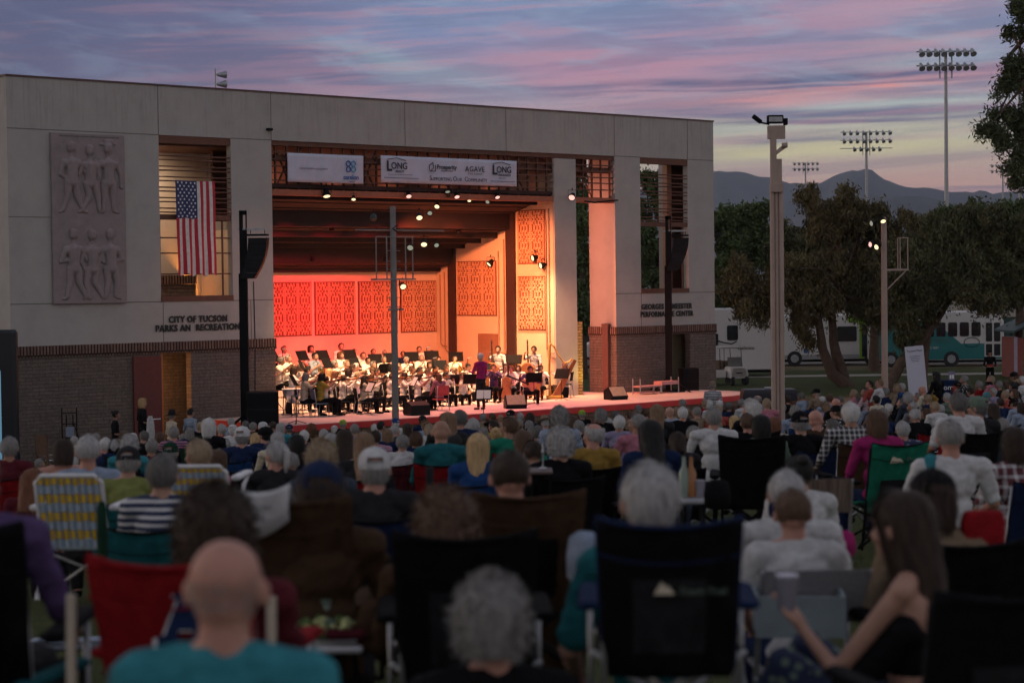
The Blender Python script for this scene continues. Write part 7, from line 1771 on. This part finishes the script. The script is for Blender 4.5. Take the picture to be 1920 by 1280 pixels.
def mesh_chair(label, p, rz, m, sc=1.0, low=False):
    g = thing('lawn_chair', label, 'lawn chair', p, rz, 'low framed lawn chairs', sc); b = MB(); b.tube([(-.26, -.16, .30), (-.25, -.36, .86), (.25, -.36, .86), (.26, -.16, .30)], .014, 6); b.tube([(-.26, -.2, 0), (-.27, .25, .36), (-.27, .28, .36)], .013, 6); b.tube([(.26, -.2, 0), (.27, .25, .36), (.27, .28, .36)], .013, 6); b.tube([(-.26, .25, 0), (-.26, -.2, .34)], .013, 6); b.tube([(.26, .25, 0), (.26, -.2, .34)], .013, 6); b.build('frame', M_galv, g)
    b = MB(); b.add([(-.245, -.33, .62), (.245, -.33, .62), (.245, -.375, .87), (-.245, -.375, .87), (-.245, -.32, .62), (.245, -.32, .62), (.245, -.36, .87), (-.245, -.36, .87)], [(0, 1, 2, 3), (7, 6, 5, 4), (3, 2, 6, 7), (0, 4, 5, 1), (0, 3, 7, 4), (1, 5, 6, 2)]); b.build('backrest', m, g)
    b = MB(); b.bbox(-.24, .24, -.2, .24, .34, .36, .01); b.build('seat', m, g); return g
M_mesh = mat('grey_mesh_fabric', (.17, .165, .17), .9, var=.5, vscale=160, bump=.4, bscale=200)
boy = sorted([o_ for o_ in bpy.data.objects if o_.get('label', '').startswith('person with cropped brown hair, white')], key=lambda q_: q_.location.y)[0]
mesh_chair('grey mesh lawn chair behind the brown-haired boy in white', boy.location + Vector((.02, -.02, .06)), R(2), M_mesh, .92)
man = [o_ for o_ in bpy.data.objects if o_.get('label', '').startswith('person with cropped silver hair, white')][0]
mesh_chair('low lawn chair with brown striped back and a white shirt beneath', at(1532, 897, 13.4) + Vector((0, .3, -.80)), R(0), mat('brown_stripe_fabric', (.12, .09, .07), .9, var=.6, vscale=6, stretch=(12, 1, .5)), .92)
wp = [o_ for o_ in bpy.data.objects if o_.get('label', '').startswith('person with short white hair, checked')]
# plaid webbed lawn chairs
M_wb = mat('pale_blue_webbing', (.36, .44, .50), .8, var=.06); M_wy = mat('yellow_webbing', (.62, .40, .02), .8); M_wl = mat('blue_webbing_line', (.03, .10, .28), .8); M_wt = mat('white_tube', (.55, .55, .56), .4)
def web_chair(label, px0, px1, pt, pb_, d, rz):
    a, c = at(px0, pb_, d), at(px1, pt, d); w2 = (c.x - a.x) / 2; h = c.z - a.z; g = thing('webbed_lawn_chair', label, 'lawn chair', ((a.x + c.x) / 2, d, a.z - .28), rz, 'webbed lawn chairs with yellow and blue straps')
    nv, nh = 9, 8; cw = 2 * w2 / nv; chh = h / nh
    for i in range(nv):
        b = MB(); x = -w2 + i * cw; yl = i % 2 == 1
        for j in range(nh): off = .006 if (i + j) % 2 else -.006; z = .28 + j * chh; y = -.16 - .12 * (j / nh); b.add([(x + .06 * cw, y + off - .003, z), (x + .94 * cw, y + off - .003, z), (x + .94 * cw, y - .12 / nh + off - .003, z + chh), (x + .06 * cw, y - .12 / nh + off - .003, z + chh)], [(0, 1, 2, 3)], 0)
        for s in (.12, .80): b.box(x + s * cw, x + (s + .08) * cw, -.315, -.30, .28 + h - .02, .28 + h, 1) if False else b.add([(x + s * cw, -.175, .28), (x + (s + .09) * cw, -.175, .28), (x + (s + .09) * cw, -.295, .28 + h), (x + s * cw, -.295, .28 + h)], [(0, 1, 2, 3)], 1)
        b.build('strap', [M_wy if yl else M_wb, M_wl], g)
    for j in range(nh):
        b = MB(); z = .28 + j * chh; y = -.16 - .12 * (j + .5) / nh; yl = j % 2 == 1
        for i in range(nv): off = -.008 if (i + j) % 2 else .008; b.add([(-w2 + i * cw, y + off, z + .08 * chh), (-w2 + (i + 1) * cw, y + off, z + .08 * chh), (-w2 + (i + 1) * cw, y + off - .01, z + .92 * chh), (-w2 + i * cw, y + off - .01, z + .92 * chh)], [(0, 1, 2, 3)], 0)
        b.build('strap', [M_wy if yl else M_wb], g)
    b = MB(); r = .014; b.tube([(-w2 - .01, -.15, .26), (-w2 - .01, -.27, .24 + h), (-w2 + .03, -.285, .28 + h), (w2 - .03, -.285, .28 + h), (w2 + .01, -.27, .24 + h), (w2 + .01, -.15, .26)], r, 8)
    for s in (-1, 1): b.tube([(s * (w2 + .03), -.22, -.02), (s * (w2 + .05), .1, .45), (s * (w2 + .05), .25, .5)], r, 6); b.tube([(s * (w2 + .03), .30, -.02), (s * (w2 + .04), -.12, .36)], r, 6); b.bbox(s * (w2 + .05) - .03, s * (w2 + .05) + .03, -.18, .26, .50, .53, .01)
    b.cyl((-w2, .2, .02), (w2, -.16, .26), r * .6); b.cyl((w2, .2, .02), (-w2, -.16, .26), r * .6); b.build('frame', M_wt, g); b = MB()
    b.bbox(-w2, w2, -.12, .3, .26, .275, .01); b.build('seat', M_wb, g)
web_chair('webbed lawn chair with yellow and blue straps at the left, above the blue blanket', 97, 212, 882, 1020, 11.8, R(-4)); web_chair('webbed lawn chair with yellow and blue straps behind the reddish-haired person', 334, 438, 866, 958, 13.2, R(-4))
# bare shoulders and legs between: sock foot on the blue blanket
q = at(150, 1100, 13.0); g = thing('blanket', 'pale blue striped blanket on the grass at the left', 'blanket', (q.x, q.y, gz(q.x, q.y) + .012)); b = MB(); n = 10
b.v = [(-.38 + .55 * i / (n - 1) * 1.2, -.35 + .7 * j / (n - 1), .012 * math.sin(i * 1.3) * math.sin(j * 1.7) - .0643 * (-.35 + .7 * j / (n - 1))) for j in range(n) for i in range(n)]; b.f = [(j * n + i, j * n + i + 1, (j + 1) * n + i + 1, (j + 1) * n + i) for j in range(n - 1) for i in range(n - 1)]; b.m = [0] * len(b.f); o_ = b.build('cloth', pattern('boldstriped', 'light blue', 'slate'), g, smooth=True); s_ = o_.modifiers.new('t', 'SOLIDIFY'); s_.thickness = .01
# big teal chair gets its grey mesh panel and pale legs
tc_ = [c for c, a, lb, px in chairlabs if px == 1643][0]; b = MB(); b.add([(-.15, -.262, .36), (.15, -.262, .36), (.17, -.40, .62), (-.17, -.40, .62)], [(0, 1, 2, 3)]); o_ = b.build('mesh_panel', clothmat('charcoal'), tc_, (0, -.012, 0))
tc_.scale = tuple(k * 1.12 for k in tc_.scale)
# standing people
def stand(label, px, py, d, rz, **k): key = k.pop('key', 'stand'); return person(label, at(px, py, d), rz, key, group='people standing near the building and booth', **k)
stand('woman with light hair and glasses in a dark print blouse standing at the red door', 268, 754, 53.5, R(-60), hs='bob', hc='blonde', shirt='floral black and charcoal' if False else 'black', sleeve='short', pants='black', skin='fair')
stand('dark-haired woman in a black top standing in profile left of the red door', 218, 777, 52, R(-75), hs='bun', hc='black', shirt='black', sleeve='short', pants='grey', skin='tan', sc=.93)
stand('man in a dark brimmed hat and pale shirt before the lit passage', 323, 779, 52.5, R(-50), hs='short', hc='grey', shirt='cream', hat='straw', hatc='charcoal', band='black', pants='tan', sc=.92)
stand('man in a blue-grey shirt standing right of the lit passage', 358, 773, 53, R(-40), hs='short', hc='black', shirt='light blue', pants='black', sc=.93)
stand('man in a tan cap and striped white shirt standing at the right end of the stage', 1336, 722, 58, R(0), hs='crop', hc='grey', shirt='striped white and navy', hat='cap', hatc='tan', sleeve='short', pants='navy')
stand('guard in dark clothing with an orange waist band standing before the teal bus', 1856, 661, 86, R(170), hs='short', hc='black', shirt='black', hat='cap', hatc='black', pants='black')
gd = [o_ for o_ in bpy.data.objects if o_.get('label', '').startswith('guard in dark')][0]; b = MB(); b.loft([[(math.cos(t_) * .185, math.sin(t_) * .15, z) for t_ in np.linspace(0, 2 * PI, 17)[:-1]] for z in (1.0, 1.12)]); b.build('orange_band', clothmat('coral'), gd)
g = thing('white_cloth', 'white cloth hanging from the hands of the woman at the red door', 'cloth', at(282, 792, 53.2)); b = MB(); b.loft([[(math.cos(t_) * r * (1 + .2 * math.sin(3 * t_)), math.sin(t_) * r * .4, z) for t_ in np.linspace(0, 2 * PI, 15)[:-1]] for r, z in ((.05, .18), (.09, .0), (.11, -.3), (.08, -.5))]); b.build('cloth', clothmat('white'), g, smooth=True)
# small things among the chairs
def table(label, px0, px1, py, d, m, h=.45, mtop=None):
    a, c = at(px0, py, d), at(px1, py, d); hw = (c.x - a.x) / 2; x = (a.x + c.x) / 2; z0 = gz(x, d); ht = a.z - z0; g = thing('folding_table', label, 'table', (x, d, z0), 0, 'small folding tables among the chairs'); b = MB(); b.bbox(-hw, hw, -.2, .2, ht - .025, ht, .01); b.build('table_top', m, g)
    for x_ in (-hw * .85, hw * .85):
        for y in (-.15, .15): b = MB(); b.cyl((x_, y, 0), (x_ * .9, -y, ht - .02), .010, n=6); b.build('leg', M_black, g)
    return g, a.z
g, zt = table('low folding table with a white cloth, flowers and a vase near the bottom left', 532, 688, 1196, 7.6, mat('white_table_cloth', (.5, .5, .52), .8))
def bottle(name, cat, label, p, prof, m, h=1.0): g = thing(name, label, cat, p); b = MB(); b.loft([[(math.cos(t_) * r, math.sin(t_) * r, z * h) for t_ in np.linspace(0, 2 * PI, 15)[:-1]] for r, z in prof]); b.build('body', m, g, smooth=True); return g
gg_ = bottle('glass_vase', 'vase', 'pale green glass vase on the low white-clothed table', at(612, 1194, 7.6), ((.045, 0), (.055, .05), (.03, .11), (.022, .13), (.03, .15)), mat('green_glass', (.16, .22, .18), .15, var=0))
g = thing('cut_flowers', 'pale yellow-green bunch of flowers lying on the low white-clothed table', 'flowers', at(612, 1192, 7.5)); rng = random.Random(2); b = MB()
for k in range(60): c = Vector((rng.uniform(-.10, .09), rng.uniform(-.08, .08), rng.uniform(0, .07))); b.ell(c, (.016, .016, .010), 6, 4, mi=k % 3 == 0)
b.build('blooms', [mat('pale_blooms', (.42, .45, .20), .8), mat('stem_green', (.06, .12, .03), .8)], g)
g = thing('red_cloth', 'dark red folded cloth on the low white-clothed table', 'cloth', at(655, 1195, 7.45)); b = MB(); b.bbox(-.09, .07, -.05, .05, 0, .035, .015); b.build('cloth', clothmat('maroon'), g)
g = thing('cooler', 'pale grey open storage box before the mesh-chair boy', 'box', at(1418, 1195, 8.2), R(-4)); b = MB(); W_, D_, H_, t_ = .37, .3, .17, .012
b.box(0, W_, 0, t_, 0, H_); b.box(0, W_, D_ - t_, D_, 0, H_); b.box(0, t_, t_, D_ - t_, 0, H_); b.box(W_ - t_, W_, t_, D_ - t_, 0, H_); b.box(t_, W_ - t_, t_, D_ - t_, 0, t_); b.build('box', mat('pale_grey_plastic', (.17, .21, .23), .5), g)
g, zt = table('low table with bottles between the chairs right of the white-haired head', 1276, 1322, 932, 13.5, mat('pale_grey_top', (.25, .25, .27), .6))
for k, (px, c_, lb) in enumerate(((1283, 'green_glass', 'tall green bottle on the low table at the right of the white-haired head'), (1296, 'amber_glass', 'amber bottle on the low table with bottles'), (1312, 'clear_plastic', 'clear cup on the low table with bottles'))): bottle('bottle' if k < 2 else 'cup', 'bottle' if k < 2 else 'cup', lb, at(px, 930, 13.5), ((.035, 0), (.036, .16), (.014, .21), (.013, .27)) if k < 2 else ((.03, 0), (.04, .11)), MATS.get(c_) or mat(c_, (.25, .10, .03), .2, var=0))
g, zt = table('narrow table with a tall candlestick behind the fluffy grey head', 992, 1036, 880, 16.5, mat('brown_table', (.08, .05, .045), .6)); bottle('candlestick', 'candlestick', 'tall silver candlestick on the narrow table', at(1018, 878, 16.5), ((.035, 0), (.03, .01), (.007, .02), (.008, .13), (.014, .14), (.008, .16), (.006, .22)), M_galv)
for k, (px, py, d, sz, c, lb) in enumerate(((1580, 1018, 10.5, .07, 'magenta', 'magenta bag on the grass below the teal chair'), (1345, 925, 12, .09, 'black', 'black bag hanging beside the large black chair'), (712, 1170, 7.5, .10, 'brown', 'brown cloth bundle between the brown and black chairs'), (1745, 872, 13.5, .08, 'aqua', 'aqua cushion beside the man in the white polo'), (806, 900, 11.5, .05, 'charcoal', 'dark tumbler with a pale straw in a chair holder'), (192, 1010, 9.4, .045, 'dark green', 'rolled dark green chair bag at the left'), (1098, 1045, 8, .11, 'light blue', 'folded pale blue cloth between the brown and tall black chairs'), (1460, 950, 12.0, .07, 'navy', 'navy bag under the two dark-haired people'))):
    p = at(px, py, d); g = thing({0: 'bag', 3: 'cushion', 4: 'tumbler', 6: 'folded_cloth'}.get(k, 'bag'), lb, {3: 'cushion', 4: 'tumbler', 6: 'cloth'}.get(k, 'bag'), p, R(20 * k)); b = MB(); b.loft([[(math.cos(t_) * sz * r, math.sin(t_) * sz * r * .6, z * sz) for t_ in np.linspace(0, 2 * PI, 13)[:-1]] for r, z in (((.6, -4), (.9, -3.4), (1, 0), (.9, 3.2), (.5, 4)) if k == 5 else ((.7, -1), (.98, -.7), (1, 0), (.85, .7), (.4, .95)) if k != 4 else ((.6, -1.6), (.75, 0), (.8, 1.4), (.7, 1.5)))]); b.build('body', clothmat(c), g, smooth=True)

for o in bpy.data.objects:
    if 'label' in o and len(o['label'].split()) > 16:
        s = o['label']
        for x, y in ((' from left', ''), ('person with ', 'person, '), (' top,', ','), ('chair under the', 'chair under'), (' of two', ''), (' held by the', ' held by'), (' row', '')):
            if len(s.split()) > 16: s = s.replace(x, y)
        o['label'] = ' '.join(s.split()[:16])
